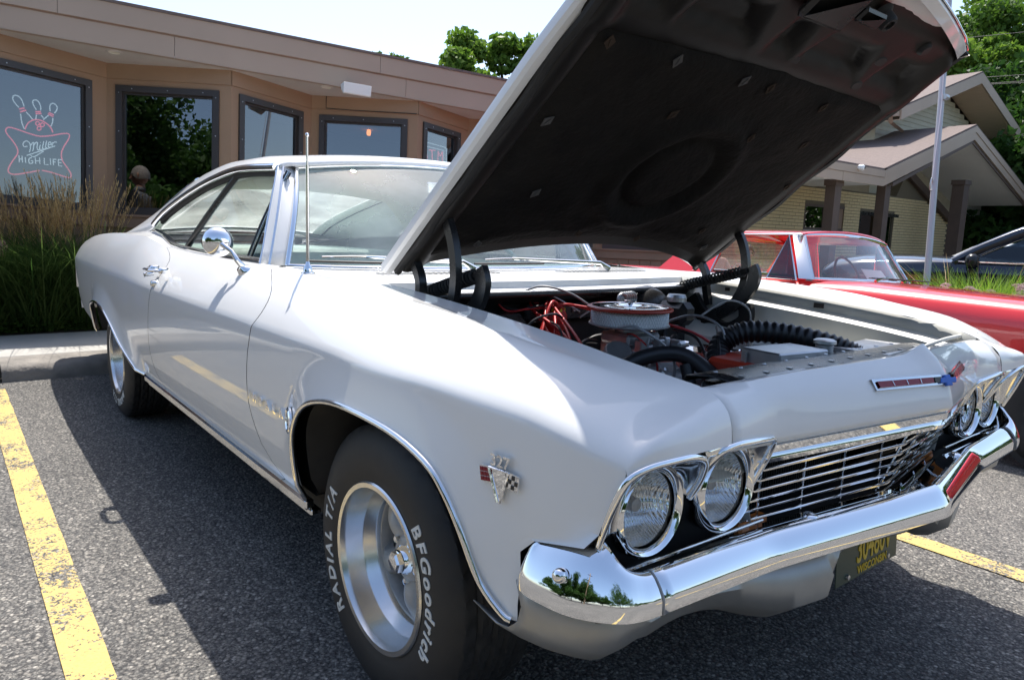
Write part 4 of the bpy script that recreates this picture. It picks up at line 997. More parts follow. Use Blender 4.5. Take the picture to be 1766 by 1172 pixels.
mb = MB(); mb.lathe([(.006, .036), (.008, .046), (.003, .048), (0, .050)], 10, MAT(tuple(AC))); mb.tube([AC + V(-.022, 0, .050), AC + V(.022, 0, .050)], .004, 6); mb.build('wing_nut', M_['chrome_trim'], ac)
mb = MB(); mb.lathe([(AR - .02, -.018), (AR - .004, -.018), (AR - .004, -.021), (AR - .02, -.026), (.05, -.030)], 48, MAT(tuple(AC))); mb.build('filter_base', M_['cast_grey'], ac, smooth=35)
# distributor with its leads
mb = MB(); mb.lathe([(0, .05), (.035, .048), (.045, .03), (.045, 0), (.035, -.02), (.03, -.10)], 24, MAT((-.37, -.10, .80))); mb.lathe([(.050, .002), (.052, -.004), (.046, -.008)], 24, MAT((-.37, -.10, .80))); mb.build('distributor', M_['wire_red'], eng, smooth=40)
mb = MB()
for k in range(8):
    a = 2*math.pi*k/8; mb.lathe([(0, .02), (.006, .018), (.007, 0)], 8, MAT((-.37 + .032*math.cos(a), -.10 + .032*math.sin(a), .835)))
stuff(mb.build('plug_towers', M_['yellow_cap'], eng))
rnd = random.Random(11)
for k in range(9):
    a = 2*math.pi*k/9; p0 = V(-.37 + .032*math.cos(a), -.10 + .032*math.sin(a), .85); s = -1 if k % 9 < 7 else 1; x1 = -.30 + .12 * (k % 4) + rnd.uniform(-.02, .02)
    p3 = V(x1, s * .33, .66); m1 = p0 + V(rnd.uniform(-.01, .05), s * .06, rnd.uniform(.0, .03)); m2 = V(x1 * .6 - .1, s * .24, .775 + rnd.uniform(-.015, .03))
    mb = MB(); mb.tube(crom([p0, m1, m2, p3], 8), .0048, 7); mb.build('spark_lead', M_['wire_red'], eng, smooth=60)
def hose(nm, P, r, m, n=10, ring=None, par=None):
    P = crom([V(*p) for p in P], 10 if ring is None else 34)
    R = [r + (ring * (.5 + .5*math.cos(2*math.pi*i/6)) if ring else 0) for i in range(len(P))]
    mb = MB(); mb.tube(P, R, n); return mb.build(nm, M_[m], par or eng, smooth=60 if ring is None else 70)
hose('black_wire', [(-.44, -.36, .90), (-.40, -.22, .905), (-.36, -.14, .90), (-.33, -.02, .84)], .003, 'alu')
hose('black_wire', [(-.42, -.20, .90), (-.36, -.16, .925), (-.30, -.08, .90), (-.26, 0.02, .83)], .0035, 'cast_grey')
hose('feed_wire', [(-.43, -.30, .88), (-.40, -.27, .845), (-.36, -.21, .855), (-.36, -.13, .855)], .0035, 'wire_red')
hose('black_wire', [(-.42, -.28, .86), (-.38, -.24, .850), (-.34, -.18, .865), (-.33, -.15, .85)], .003, 'hose')
hose('heater_hose', [(-.20, -.20, .765), (-.12, -.235, .745), (.0, -.26, .71), (.10, -.30, .66)], .013, 'hose')
hose('radiator_hose', [(.02, -.30, .64), (.06, -.20, .745), (.13, -.09, .775), (.22, -.055, .735), (.33, -.07, .665)], .022, 'hose', 14)
hose('radiator_hose', [(.16, -.08, .75), (.18, -.08, .69), (.18, -.07, .62)], .018, 'hose', 14)
hose('cold_air_duct', [(.20, .02, .66), (.16, .08, .715), (.12, .13, .780), (.16, .19, .822), (.25, .27, .822), (.36, .33, .800), (.42, .36, .775)], .0285, 'hose', 14, ring=.006)
hose('vacuum_line', [(-.10, .18, .80), (-.02, .20, .78), (.05, .17, .72)], .005, 'hose')
# front of the engine: pulleys, fan, alternator, brackets
mb = MB(); mb.lathe([(0, .01), (.05, .01), (.055, .004), (.07, .012), (.07, -.012), (.055, -.004), (.05, -.03)], 32, MAT((.24, 0, .60), (1, 0, 0))); mb.lathe([(0, .01), (.06, .01), (.08, .012), (.08, -.012)], 32, MAT((.24, -.02, .44), (1, 0, 0))); mb.build('pulley', M_['engine_orange'], eng, smooth=35)
fan = bpy.data.objects.new('cooling_fan', None); C.objects.link(fan); fan.parent = car
for k in range(5):
    mb = MB(); R5 = Matrix.Translation((.295, 0, .60)) @ Matrix.Rotation(2*math.pi*k/5 + .3, 4, 'X') @ Matrix.Translation((0, .10, 0)) @ Matrix.Rotation(.5, 4, 'Y')
    mb.box((-.002, -.07, -.035), (.002, .10, .035), None if False else R5, bev=.0); mb.build('fan_blade', M_['alu'], fan)
mb = MB(); mb.box((.20, -.045, .690), (.345, .075, .775), Matrix.Translation((0, 0, 0)), bev=.010); mb.build('orange_tank', M_['engine_orange'], eng)
mb = MB(); mb.box((.14, .09, .72), (.20, .20, .765), bev=.01); mb.build('orange_bracket', M_['engine_orange'], eng)
mb = MB(); mb.lathe([(0, .04), (.05, .04), (.06, .03), (.06, -.03), (.05, -.04), (0, -.04)], 24, MAT((.20, -.16, .66), (1, 0, 0))); mb.box((.22, -.19, .66), (.30, -.10, .70), bev=.01); mb.lathe([(0, .03), (.02, .03), (.025, 0)], 14, MAT((.27, -.12, .69))); mb.build('alternator', M_['alu'], eng, smooth=35)
mb = MB(); mb.box((.305, -.105, .684), (.335, -.085, .694), bev=.003); mb.build('yellow_clip', M_['yellow_cap'], eng)
mb = MB()
rnd = random.Random(9)
for k in range(26):
    a = V(rnd.uniform(.10, .36), rnd.uniform(-.26, .02), rnd.uniform(.62, .71)); mb.lathe([(0, .01), (.009, .009), (.011, 0), (.011, -.012)], 8, MAT(tuple(a), (rnd.uniform(-1, 1), rnd.uniform(-1, 1), 1)))
    if k % 2: mb.tube([a, a + V(rnd.uniform(-.07, .07), rnd.uniform(-.05, .05), rnd.uniform(-.04, .01))], .006, 6)
stuff(mb.build('accessory_fittings', M_['chrome_trim'], eng, smooth=40))
# radiator, shroud and box
rad = bpy.data.objects.new('radiator', None); C.objects.link(rad); rad.parent = car
mb = MB(); mb.box((.395, -.33, .47), (.455, .40, .775), bev=.006); mb.build('radiator_tank', M_['black_paint'], rad)
mb = MB(); G = []
for y in np.linspace(-.40, .60, 21): G.append([(.40, y, .782), (.405, y, .796), (.47, y, .806), (.56, y, .800), (.60, y, .790), (.602, y, .76)])
mb.grid(G); mb.build('radiator_support', M_['black_paint'], rad, smooth=40, solid=.003)
mb = MB()
for y in np.linspace(-.34, .52, 10): mb.lathe([(0, .003), (.005, .002), (.006, 0)], 8, MAT((.44, y, .803))); mb.box((.50, y - .005, .8045), (.512, y + .007, .8060))
stuff(mb.build('support_bolts', M_['alu'], rad))
mb = MB(); mb.box((.285, .02, .735), (.410, .22, .812), MAT((0, 0, 0), (0, 0, 1), (1, -.12, 0)), bev=.004); mb.build('alloy_tank', M_['alu'], rad)
mb = MB(); mb.lathe([(0, .020), (.022, .020), (.030, .016), (.031, .008), (.024, .004), (.024, -.03)], 24, MAT((.385, .235, .810))); mb.build('radiator_cap', M_['alu'], rad, smooth=35)
mb = MB(); mb.box((.40, .24, .79), (.56, .52, .803), MAT((0, 0, 0), (0, 0, 1), (1, .1, 0)), bev=.003); mb.build('shroud_plate', M_['alu'], rad)
hose('brace_rod', [(.52, .50, .80), (.56, .60, .83), (.59, .73, .84)], .006, 'white_inner', 6, par=rad)
mb = MB(); mb.box((.05, .38, .62), (.36, .60, .78), bev=.02); mb.build('battery_box', M_['white_inner'], car)
mb = MB(); mb.box((-.45, -.60, .36), (.40, .60, .44)); mb.build('crossmember', M_['black_dull'], car)

rnd = random.Random(21)
for k in range(22):
    a = V(rnd.uniform(-.42, .05), rnd.uniform(-.34, .40), rnd.uniform(.70, .84)); b = a + V(rnd.uniform(-.05, .25), rnd.uniform(-.18, .18), rnd.uniform(-.10, .02)); m_ = (a + b) / 2 + V(0, rnd.uniform(-.04, .04), rnd.uniform(.01, .05))
    hose('loom_wire', [a, m_, b, b - V(0, 0, .12)], rnd.choice([.003, .004, .007]), rnd.choice(['hose', 'hose', 'rubber', 'wire_red', 'cast_grey']), 6)
for (x, y, z, w, h, d, mm) in ((-.34, .44, .74, .05, .06, .04, 'black_paint'), (-.20, -.42, .70, .06, .05, .05, 'black_paint'), (-.05, -.40, .68, .05, .06, .05, 'cast_grey'), (.08, .20, .70, .04, .04, .05, 'alu'), (-.02, .10, .76, .03, .02, .02, 'alu')):
    mb = MB(); mb.box((x - w, y - h, z - d), (x + w, y + h, z + d), bev=.008); mb.build('engine_bay_box', M_[mm], eng)
mb = MB(); mb.lathe([(0, .05), (.035, .05), (.04, .04), (.04, -.05)], 20, MAT((-.02, -.17, .735), (.5, -.3, .8))); mb.build('coil_can', M_['alu'], eng, smooth=40)
# ================================================================== ground
def asphalt(name, paint=None):
    m = bpy.data.materials.new(name); m.use_nodes = True; n = m.node_tree; L = n.links; b = n.nodes['Principled BSDF']
    tc = n.nodes.new('ShaderNodeTexCoord'); co = tc.outputs['Object']
    def noi(s, d=4, r=.6):
        q = n.nodes.new('ShaderNodeTexNoise'); q.inputs['Scale'].default_value = s; q.inputs['Detail'].default_value = d; q.inputs['Roughness'].default_value = r; L.new(co, q.inputs['Vector']); return q
    def vor(s, f='F1'):
        q = n.nodes.new('ShaderNodeTexVoronoi'); q.inputs['Scale'].default_value = s; q.feature = f; L.new(co, q.inputs['Vector']); return q
    def ramp(src, els):
        q = n.nodes.new('ShaderNodeValToRGB'); e = q.color_ramp.elements
        e[0].position, e[0].color = els[0][0], (*els[0][1], 1); e[1].position, e[1].color = els[-1][0], (*els[-1][1], 1)
        for p, c in els[1:-1]: k = e.new(p); k.color = (*c, 1)
        L.new(src, q.inputs[0]); return q.outputs[0]
    def mix(f, a, c, mode='MIX'):
        q = n.nodes.new('ShaderNodeMix'); q.data_type = 'RGBA'; q.blend_type = mode
        if isinstance(f, float): q.inputs[0].default_value = f
        else: L.new(f, q.inputs[0])
        for i, v in ((6, a), (7, c)):
            if isinstance(v, tuple): q.inputs[i].default_value = (*v, 1)
            else: L.new(v, q.inputs[i])
        return q.outputs[2]
    v1 = vor(105); v2 = vor(230)
    sep = n.nodes.new('ShaderNodeSeparateColor'); L.new(v1.outputs['Color'], sep.inputs[0])
    st = ramp(sep.outputs[0], [(0, (.085, .086, .088)), (.35, (.15, .15, .15)), (.6, (.235, .228, .216)), (.85, (.36, .34, .31)), (1, (.56, .54, .50))])
    sep2 = n.nodes.new('ShaderNodeSeparateColor'); L.new(v2.outputs['Color'], sep2.inputs[0])
    fine = ramp(sep2.outputs[1], [(0, (.07, .07, .072)), (.5, (.19, .187, .18)), (1, (.38, .365, .34))])
    sz = noi(40, 3); pick = ramp(sz.outputs['Fac'], [(.44, (0, 0, 0)), (.56, (1, 1, 1))])
    col = mix(pick, st, fine)
    edge = ramp(v1.outputs['Distance'], [(.25, (1, 1, 1)), (.75, (.45, .45, .47))]); col = mix(1.0, col, edge, 'MULTIPLY')
    big = noi(.7, 6, .65); bl = ramp(big.outputs['Fac'], [(.3, (.62, .605, .575)), (.7, (.98, .945, .88))]); col = mix(1.0, col, bl, 'MULTIPLY')
    crk = noi(5, 6, .75); cr = ramp(crk.outputs['Fac'], [(.30, (.35, .35, .36)), (.36, (1, 1, 1))]); col = mix(1.0, col, cr, 'MULTIPLY')
    # oil stains where engines stand
    mp = n.nodes.new('ShaderNodeVectorMath'); mp.operation = 'DISTANCE'; L.new(co, mp.inputs[0]); mp.inputs[1].default_value = (1.02, -.20, 0)
    ad = n.nodes.new('ShaderNodeMath'); ad.operation = 'MULTIPLY_ADD'; L.new(crk.outputs['Fac'], ad.inputs[0]); ad.inputs[1].default_value = .5; L.new(mp.outputs['Value'], ad.inputs[2])
    oil = ramp(ad.outputs[0], [(.55, (.42, .42, .44)), (.80, (1, 1, 1))]); col = mix(1.0, col, oil, 'MULTIPLY')
    if paint:
        w = noi(26, 8, .8); w2 = noi(5, 3, .5); w3 = noi(120, 3, .6)
        a = n.nodes.new('ShaderNodeMath'); a.operation = 'ADD'; L.new(w.outputs['Fac'], a.inputs[0]); L.new(w2.outputs['Fac'], a.inputs[1])
        a2 = n.nodes.new('ShaderNodeMath'); a2.operation = 'ADD'; L.new(a.outputs[0], a2.inputs[0]); L.new(w3.outputs['Fac'], a2.inputs[1])
        k = ramp(a2.outputs[0], [(.0, (0, 0, 0)), (1, (1, 1, 1))])
        mr = n.nodes.new('ShaderNodeMapRange'); L.new(a2.outputs[0], mr.inputs[0]); mr.inputs[1].default_value = 1.37; mr.inputs[2].default_value = 1.43
        pv = mix(w3.outputs['Fac'], tuple(c * .72 for c in paint), tuple(min(1, c * 1.15) for c in paint))
        col = mix(mr.outputs[0], col, pv)
    L.new(col, b.inputs['Base Color']); b.inputs['Roughness'].default_value = .88; b.inputs['Specular IOR Level'].default_value = .35
    hm = n.nodes.new('ShaderNodeMath'); hm.operation = 'MULTIPLY_ADD'; L.new(v1.outputs['Distance'], hm.inputs[0]); hm.inputs[1].default_value = -.8; L.new(sep.outputs[0], hm.inputs[2])
    bp = n.nodes.new('ShaderNodeBump'); bp.inputs['Strength'].default_value = .9 if not paint else .5; bp.inputs['Distance'].default_value = .004; L.new(hm.outputs[0], bp.inputs['Height']); L.new(bp.outputs[0], b.inputs['Normal'])
    M_[name] = m; return m
asphalt('asphalt'); asphalt('line_paint', (.56, .41, .15))
def gz(y): return 0 if y < 1.3 else (-.05 * (y - 1.3) if y < 5 else -.185)
mb = MB(); xs_ = [-4.32, -3, 0, 4, 12, 60, 300]; ys_ = [-300, -40, -3, 1.3, 2, 3, 4, 5, 8, 40, 300]
mb.grid([[(x, y, gz(y)) for y in ys_] for x in xs_]); structure(mb.build('parking_lot', M_['asphalt']))
mb = MB(); mb.grid([[(x, y, gz(y) - .004 if y > 6.4 else -.02) for y in (-300, -40, 6.4, 6.5, 40, 300)] for x in (-300, -40, -4.33)]); structure(mb.build('ground', M_['asphalt']))
for yc in (-1.455, 1.118):
    mb = MB(); G = []
    for x in np.linspace(-4.1, 3.2, 74): G.append([(x, yc - .050 + .003 * noise.noise(Vector((x * 9, yc, 0))), .004), (x, yc + .050 + .003 * noise.noise(Vector((x * 9, yc, 9))), .004)])
    mb.grid(G); structure(mb.build('parking_line', M_['line_paint']))
mb = MB(); mb.grid([[(x, y, gz(y) + .004) for y in (3.99, 4.09)] for x in (-4.1, 3.2)])
conc = mat('concrete', (.44, .42, .38), .85, var=(3, .6, (.33, .315, .285)), bump=(60, .4, .003)); conc2 = mat('old_concrete', (.30, .27, .235), .9, var=(7, .6, (.14, .13, .115)), bump=(22, .9, .010))
rnd = random.Random(4)
# kerb, rough and chipped, and the walk behind it
for k, (y0, y1) in enumerate([(-6, -3.9), (-3.89, -1.42), (-1.408, 1.2), (1.21, 3.8), (3.81, 6.4)]):
    mb = MB(); G = []
    for y in np.linspace(y0, y1, 60):
        c = .012 * noise.noise(Vector((y * 7, 0, 1))) + .006 * noise.noise(Vector((y * 31, 0, 2))); d = .010 * noise.noise(Vector((y * 11, 4, 1)))
        G.append([(-4.30 + d*.3, y, gz(y) - .05), (-4.312 + d, y, .02 + gz(y)), (-4.318 + d + c*.6, y, .055 + gz(y)), (-4.33 + c, y, .088 + c*.4 + gz(y)), (-4.36 + c * 1.2, y, .106 + c*.3 + gz(y)), (-4.40, y, .113 + gz(y)), (-4.62, y, .12 + gz(y))])
    mb.grid(G); o = structure(mb.build('kerb', conc2, smooth=50))
x0 = -4.63
for k in range(8):
    a = -6.3 + 1.6 * k; mb = MB(); mb.box((-5.70, a + .006, -.05 + gz(a)), (x0, a + 1.594, .122 + gz(a) + rnd.uniform(-.002, .002)), bev=.006); structure(mb.build('pavement_slab', conc))
soil = mat('soil', (.035, .026, .018), .95, var=(8, .6, (.06, .045, .03)), bump=(15, 1, .03))
mb = MB(); mb.grid([[(x, y, .11 + gz(y) + .02 * noise.noise(Vector((x*3, y*3, 0)))) for y in np.linspace(-6.3, 6.4, 60)] for x in np.linspace(-5.70, -7.8, 10)]); structure(mb.build('planting_bed', soil, smooth=60))

# grit and small stones blown against the kerb and along the stripe
rnd = random.Random(31); mb = MB()
for k in range(420):
    if k < 260: x = -4.28 + abs(rnd.gauss(0, .12)); y = rnd.uniform(-3.5, 1.2)
    else: x = rnd.uniform(-3.8, 1.6); y = rnd.uniform(-2.6, .9)
    s = rnd.uniform(.002, .006) * (1.4 if k < 260 else 1); a = rnd.uniform(0, 6)
    v = [(x + s*math.cos(a + i*2.1)*rnd.uniform(.7, 1.2), y + s*math.sin(a + i*2.1)*rnd.uniform(.7, 1.2), .001) for i in range(3)]; t_ = (x, y, s*rnd.uniform(.6, 1.0)); mb.add(v + [t_], [(0, 1, 3), (1, 2, 3), (2, 0, 3)])
o = stuff(mb.build('loose_grit', mat('grit', (.30, .28, .24), .9, var=(40, .9, (.12, .11, .10))))); o['label'] = 'loose grit and tiny stones scattered on the asphalt'; o['category'] = 'grit'
# ================================================================== the restaurant on the left: its own slightly tilted frame
g_ = Vector((-.05857, .05244, .9969)).normalized(); e2_ = (Vector((0, 1, 0)) - g_ * g_.y).normalized(); e1_ = e2_.cross(g_)
LO_ = Vector((-4.3, -1.4, .13))
LM_ = Matrix(((e1_.x, e2_.x, g_.x, LO_.x), (e1_.y, e2_.y, g_.y, LO_.y), (e1_.z, e2_.z, g_.z, LO_.z), (0, 0, 0, 1)))
wall_m = mat('stucco_brown', (.36, .225, .135), .75, var=(2.2, .7, (.30, .185, .11)), bump=(90, .2, .002))
trim_m = mat('trim_brown', (.28, .175, .11), .6, var=(5, .5, (.22, .135, .085)))
fas_m = mat('fascia_metal', (.45, .335, .25), .5, var=(1.1, .7, (.38, .28, .205)))
sof_m = mat('soffit_white', (.60, .545, .49), .8, var=(3, .5, (.52, .47, .42)))
frm_m = mat('window_frame_dark', (.045, .036, .032), .4)
shg_m = mat('shingle_brown', (.20, .15, .13), .9, var=(12, .7, (.13, .10, .09)), bump=(50, .8, .01))
glass('window_glass', (.42, .45, .46), 1.5, refl=5.0)
inn_m = mat('dark_interior', (.035, .03, .026), .9)
bld = thing('restaurant', 'brown low restaurant front with zigzag picture windows under a deep flat fascia', 'building', M=LM_)
def plate(mb, a, b, s0, s1, z0, z1, t0, t1):
    """box on a facade facet from a to b (2D), s along it, t outward"""
    a = np.array(a); b = np.array(b); d = (b - a) / np.linalg.norm(b - a); n = np.array([d[1], -d[0]])
    q = [a + d*s0 + n*t0, a + d*s1 + n*t0, a + d*s1 + n*t1, a + d*s0 + n*t1]
    vs = [(p[0], p[1], z0) for p in q] + [(p[0], p[1], z1) for p in q]
    mb.add(vs, [(0, 3, 2, 1), (4, 5, 6, 7), (0, 1, 5, 4), (1, 2, 6, 5), (2, 3, 7, 6), (3, 0, 4, 7)])
FP = [(-2.81, -2.95), (-2.165, -1.99), (-2.475, -1.02), (-1.845, -.065), (-2.155, .954), (-1.51, 1.91), (-1.81, 2.84), (-1.16, 3.78), (-1.41, 4.62), (-.78, 5.56), (-1.08, 6.5), (-.45, 7.4)]
WIN = {}
for i in range(len(FP) - 1):
    a, b = FP[i], FP[i+1]; L = math.hypot(b[0]-a[0], b[1]-a[1]); deep = (b[0] > a[0])
    s0, s1 = (.088, L - .110) if deep else (.080, L - .118)
    if i == 7: s1 = .72
    if i == 3: s0, s1 = .08, .925
    mb = MB(); plate(mb, a, b, 0, L, 2.46, 2.60, -.10, .012); plate(mb, a, b, 0, L, 2.40, 2.46, -.10, 0)
    plate(mb, a, b, 0, s0, 1.17, 2.40, -.10, 0); plate(mb, a, b, s1, L, 1.17, 2.40, -.10, 0); plate(mb, a, b, 0, L, -.3, 1.06, -.10, 0)
    mb.build('wall', wall_m, bld)
    mb = MB(); plate(mb, a, b, -.01, L + .01, 1.06, 1.17, -.10, .035); plate(mb, a, b, -.012, L + .012, 1.165, 1.185, -.10, .055); mb.build('sill', trim_m, bld)
    # vertical siding boards under the sill
    k = 0; s = .0
    while s < L - .05:
        mb = MB(); plate(mb, a, b, s + .004, min(s + .146, L - .004), -.2, 1.055, 0, .012); mb.build('siding_board', trim_m, bld); s += .15
    w = bpy.data.objects.new('window', None); C.objects.link(w); w.parent = bld
    mb = MB(); z0, z1 = 1.185, 2.40; f = .058
    plate(mb, a, b, s0, s1, z1 - f, z1, -.07, .022); plate(mb, a, b, s0, s1, z0, z0 + f, -.07, .022); plate(mb, a, b, s0, s0 + f, z0 + f, z1 - f, -.07, .022); plate(mb, a, b, s1 - f, s1, z0 + f, z1 - f, -.07, .022)
    f2 = f + .018
    plate(mb, a, b, s0 + f, s1 - f, z1 - f2, z1 - f, -.07, -.012); plate(mb, a, b, s0 + f, s1 - f, z0 + f, z0 + f2, -.07, -.012); plate(mb, a, b, s0 + f, s0 + f2, z0 + f2, z1 - f2, -.07, -.012); plate(mb, a, b, s1 - f2, s1 - f, z0 + f2, z1 - f2, -.07, -.012)
    mb.build('frame', frm_m, w)
    mb = MB(); plate(mb, a, b, s0 + f2, s1 - f2, z0 + f2, z1 - f2, -.034, -.028); mb.build('pane', M_['window_glass'], w)
    mb = MB(); aa = np.array(a); dd = (np.array(b) - aa) / L; nn_ = np.array([dd[1], -dd[0]])
    for (s_, z_) in [(s0 + .03, z) for z in np.linspace(1.25, 2.33, 4)] + [(s1 - .03, z) for z in np.linspace(1.25, 2.33, 4)] + [(s, 2.37) for s in np.linspace(s0 + .15, s1 - .15, 3)]:
        p = aa + dd * s_ + nn_ * .022; mb.lathe([(0, .003), (.005, .002), (.006, 0)], 6, MAT((p[0], p[1], z_), (nn_[0], nn_[1], 0)))
    stuff(mb.build('screws', M_['alu'], w))
    WIN[i] = (aa, dd, nn_, L)
def on_win(u, v, i, t):
    """pixel ray to the facade facet i pushed outwards by t -> local (s, z)"""
    Mi = LM_.inverted(); c0 = Mi @ Vector(CAM); c1 = (Mi @ Vector(CAM + ray(u, v))) - c0; aa, dd, nn_, L = WIN[i]
    a2 = aa + nn_ * t; q = ((a2[0] - c0.x) * nn_[0] + (a2[1] - c0.y) * nn_[1]) / (c1.x * nn_[0] + c1.y * nn_[1]); X = c0 + c1 * q
    return V(X.x, X.y, X.z)
# soffit
mb = MB(); mb.slab([(-2.225, -3.0, 2.60), (-.525, 7.4, 2.60), (-3.6, 7.4, 2.60), (-3.6, -3.0, 2.60)], (0, 0, .02)); mb.build('soffit', sof_m, bld)
fa = np.array([-1.71, .108]); fd = np.array([.715, 4.372]); fd /= np.linalg.norm(fd); fn = np.array([fd[1], -fd[0]])
def fas(mb, s0, s1, z0, z1, t0, t1): plate(mb, fa, fa + fd, s0, s1, z0, z1, t0, t1)
jl = [-3.3, -1.3 + .0, 1.306, 3.547, 5.8, 7.6]; ju = [-3.3, -2.0, .402, 3.251, 6.1, 7.6]
for q in range(len(jl) - 1):
    mb = MB(); fas(mb, jl[q] + .002, jl[q+1] - .002, 2.603, 2.803, -.03, 0); fas(mb, jl[q] + .002, jl[q+1] - .002, 2.598, 2.603, -.05, .004); mb.build('fascia_panel', fas_m, bld)
for q in range(len(ju) - 1):
    mb = MB(); fas(mb, ju[q] + .002, ju[q+1] - .002, 2.803, 2.975, -.03, .018); mb.build('fascia_panel', fas_m, bld)
mb = MB(); fas(mb, -3.3, 7.6, 2.79, 2.806, -.03, .006); mb.build('fascia_joint', trim_m, bld)
mb = MB(); a_ = fa + fd * -3.3 + fn * .03; b_ = fa + fd * 7.6 + fn * .03; mb.slab([(a_[0], a_[1], 2.975), (b_[0], b_[1], 2.975), (b_[0] - 3.4, b_[1], 3.50), (a_[0] - 3.4, a_[1], 3.50)], (0, 0, .025)); mb.build('roof', shg_m, bld)
for sx, sz in (((.0, 0)), ):
    pass
# recessed soffit lights and a speaker
lmp_m = mat('lamp_lens', (.75, .70, .58), .5)
for (x, y) in ((-1.72, .945), (-1.372, 2.815), (-1.9, -.9), (-1.0, 4.7)):
    lt = thing('soffit_light', 'x', 'light'); bpy.data.objects.remove(lt, do_unlink=True)
    lt = bpy.data.objects.new('soffit_light', None); C.objects.link(lt); lt.parent = bld; lt.location = (x, y, 2.60)
    mb = MB(); mb.lathe([(.048, -.006), (.062, -.008), (.070, -.002), (.070, .002)], 28, MAT()); mb.build('trim_ring', sof_m, lt, smooth=40)
    mb = MB(); mb.lathe([(.048, -.006), (.040, -.001), (0, .0)], 28, MAT()); mb.build('lens', lmp_m, lt, smooth=40)
spk = thing('wall_speaker', 'white wedge shaped loudspeaker hanging under the brown eave', 'speaker', M=LM_ @ Matrix.Translation((-1.075, 3.00, 2.598)) @ Matrix.Rotation(-.16, 4, 'Z') @ Matrix.Scale(.86, 4))
mb = MB(); pr = [(-.075, 0), (.075, 0), (.055, -.115), (.035, -.125), (-.05, -.06)]
G = [[(x * (1 - .0), y, z) for x, z in pr] for y in (-.165, .165)]
mb.slab([(x, -.165, z) for x, z in pr], (0, .33, 0)); mb.build('speaker_cabinet', M_['paper'], spk, bevel=.006)
mb = MB(); mb.box((.050, -.155, -.112), (.060, .155, -.004), Matrix.Rotation(.17, 4, 'Y')); mb.build('speaker_grille', sof_m, spk)
mb = MB(); mb.box((-.02, -.10, -.01), (.02, .10, .004)); mb.build('bracket', frm_m, spk)
cb = thing('speaker_cable', 'thin dark cable looping from the speaker along the brown header', 'cable', M=LM_)
mb = MB(); aa, dd, nn_, L = WIN[6]; p = lambda s, z: tuple(list(aa + dd * s + nn_ * .020) + [z])
mb.tube([p(.16, 2.598), p(.16, 2.47), p(.4, 2.463), p(.8, 2.462), p(1.13, 2.462)], .004, 6); mb.build('cable_run', M_['hose'], cb)
# interior: dark room
mb = MB(); mb.quad((-5.8, -3.2, -.2), (-5.8, 8, -.2), (-5.8, 8, 2.62), (-5.8, -3.2, 2.62)); mb.quad((-5.8, -3.2, .02), (-5.8, 8, .02), (-1.9, 8, .02), (-2.6, -3.2, .02)); mb.quad((-5.8, -3.2, 2.58), (-5.8, 8, 2.58), (-3.3, 8, 2.58), (-3.3, -3.2, 2.58))
mb.quad((-5.8, -3.2, 0), (-2.5, -3.2, 0), (-2.5, -3.2, 2.6), (-5.8, -3.2, 2.6)); mb.quad((-5.8, 8, 0), (-.5, 8, 0), (-.5, 8, 2.6), (-5.8, 8, 2.6)); mb.build('room', inn_m, bld)
lamp_o = mat('pendant_glow', (.9, .3, .1), .5, emit=((1, .28, .06), 6))
for (u, v) in ((636, 227), (630, 224)):
    pt = on_win(u, v, 6, -1.6 if u == 636 else -2.4); pl_ = thing('pendant_lamp', 'small glowing orange pendant lamp seen through the fourth window' if u == 636 else 'dimmer orange pendant lamp just left of the brighter one inside', 'lamp', M=LM_ @ Matrix.Translation(tuple(pt)), group='pendant lamps inside the restaurant')
    mb = MB(); mb.lathe([(.004, .10), (.018, .05), (.03, -.02), (.022, -.05), (0, -.055)], 14, MAT()); mb.build('lamp_shade', lamp_o if u == 636 else mat('pendant_glow_dim', (.9, .3, .1), .5, emit=((1, .25, .05), 1.2)), pl_, smooth=60)
    mb = MB(); mb.tube([(0, 0, .10), (0, 0, 2.58 - pt[2])], .003, 5); mb.build('lamp_cord', M_['black_dull'], pl_)
# neon signs
neon_w = mat('neon_white', (.9, .9, .9), .4, emit=((.78, .92, 1.0), 1.1)); neon_r = mat('neon_pink', (.9, .2, .25), .4, emit=((1.0, .14, .20), 1.6))
def npt(x, y, i=3, off=(0, 150), sc=6.893, t=-.055): return on_win(off[0] + x / sc, off[1] + y / sc, i, t)
ns = thing('neon_sign', 'pink and white neon bowling sign with pins over a pillow shaped outline', 'sign', M=LM_)
def neon(name, P, m, r=.0055, closed=False, smooth_=True, par=None, **kw):
    Q = [npt(*p, **kw) for p in P]; Q = crom(Q, 6, closed) if smooth_ else Q
    mb = MB(); mb.tube(Q, r, 6, closed=closed); mb.build(name, m, par or ns, smooth=60)
neon('border_tube', [(470, 993), (330, 1018), (180, 1040), (110, 1020), (100, 970), (150, 880), (205, 800), (205, 730), (150, 640), (85, 560), (68, 510), (110, 480), (220, 510), (350, 555), (470, 586), (600, 580), (740, 556), (815, 560), (820, 610), (760, 710), (730, 790), (745, 880), (800, 960), (845, 1040), (820, 1078), (700, 1045), (590, 1010), (500, 993)], neon_r)
neon('ball_tube', [(298, 505), (320, 450), (360, 410), (420, 390), (490, 400), (560, 440), (610, 495), (628, 545)], neon_r)
for c, rx, ry in (((446, 435), 22, 22), ((503, 452), 24, 22), ((465, 493), 24, 22)): neon('finger_hole_tube', [(c[0] + rx * math.cos(a), c[1] + ry * math.sin(a)) for a in np.linspace(0, 2*math.pi, 9)[:-1]], neon_r, .0045, True)
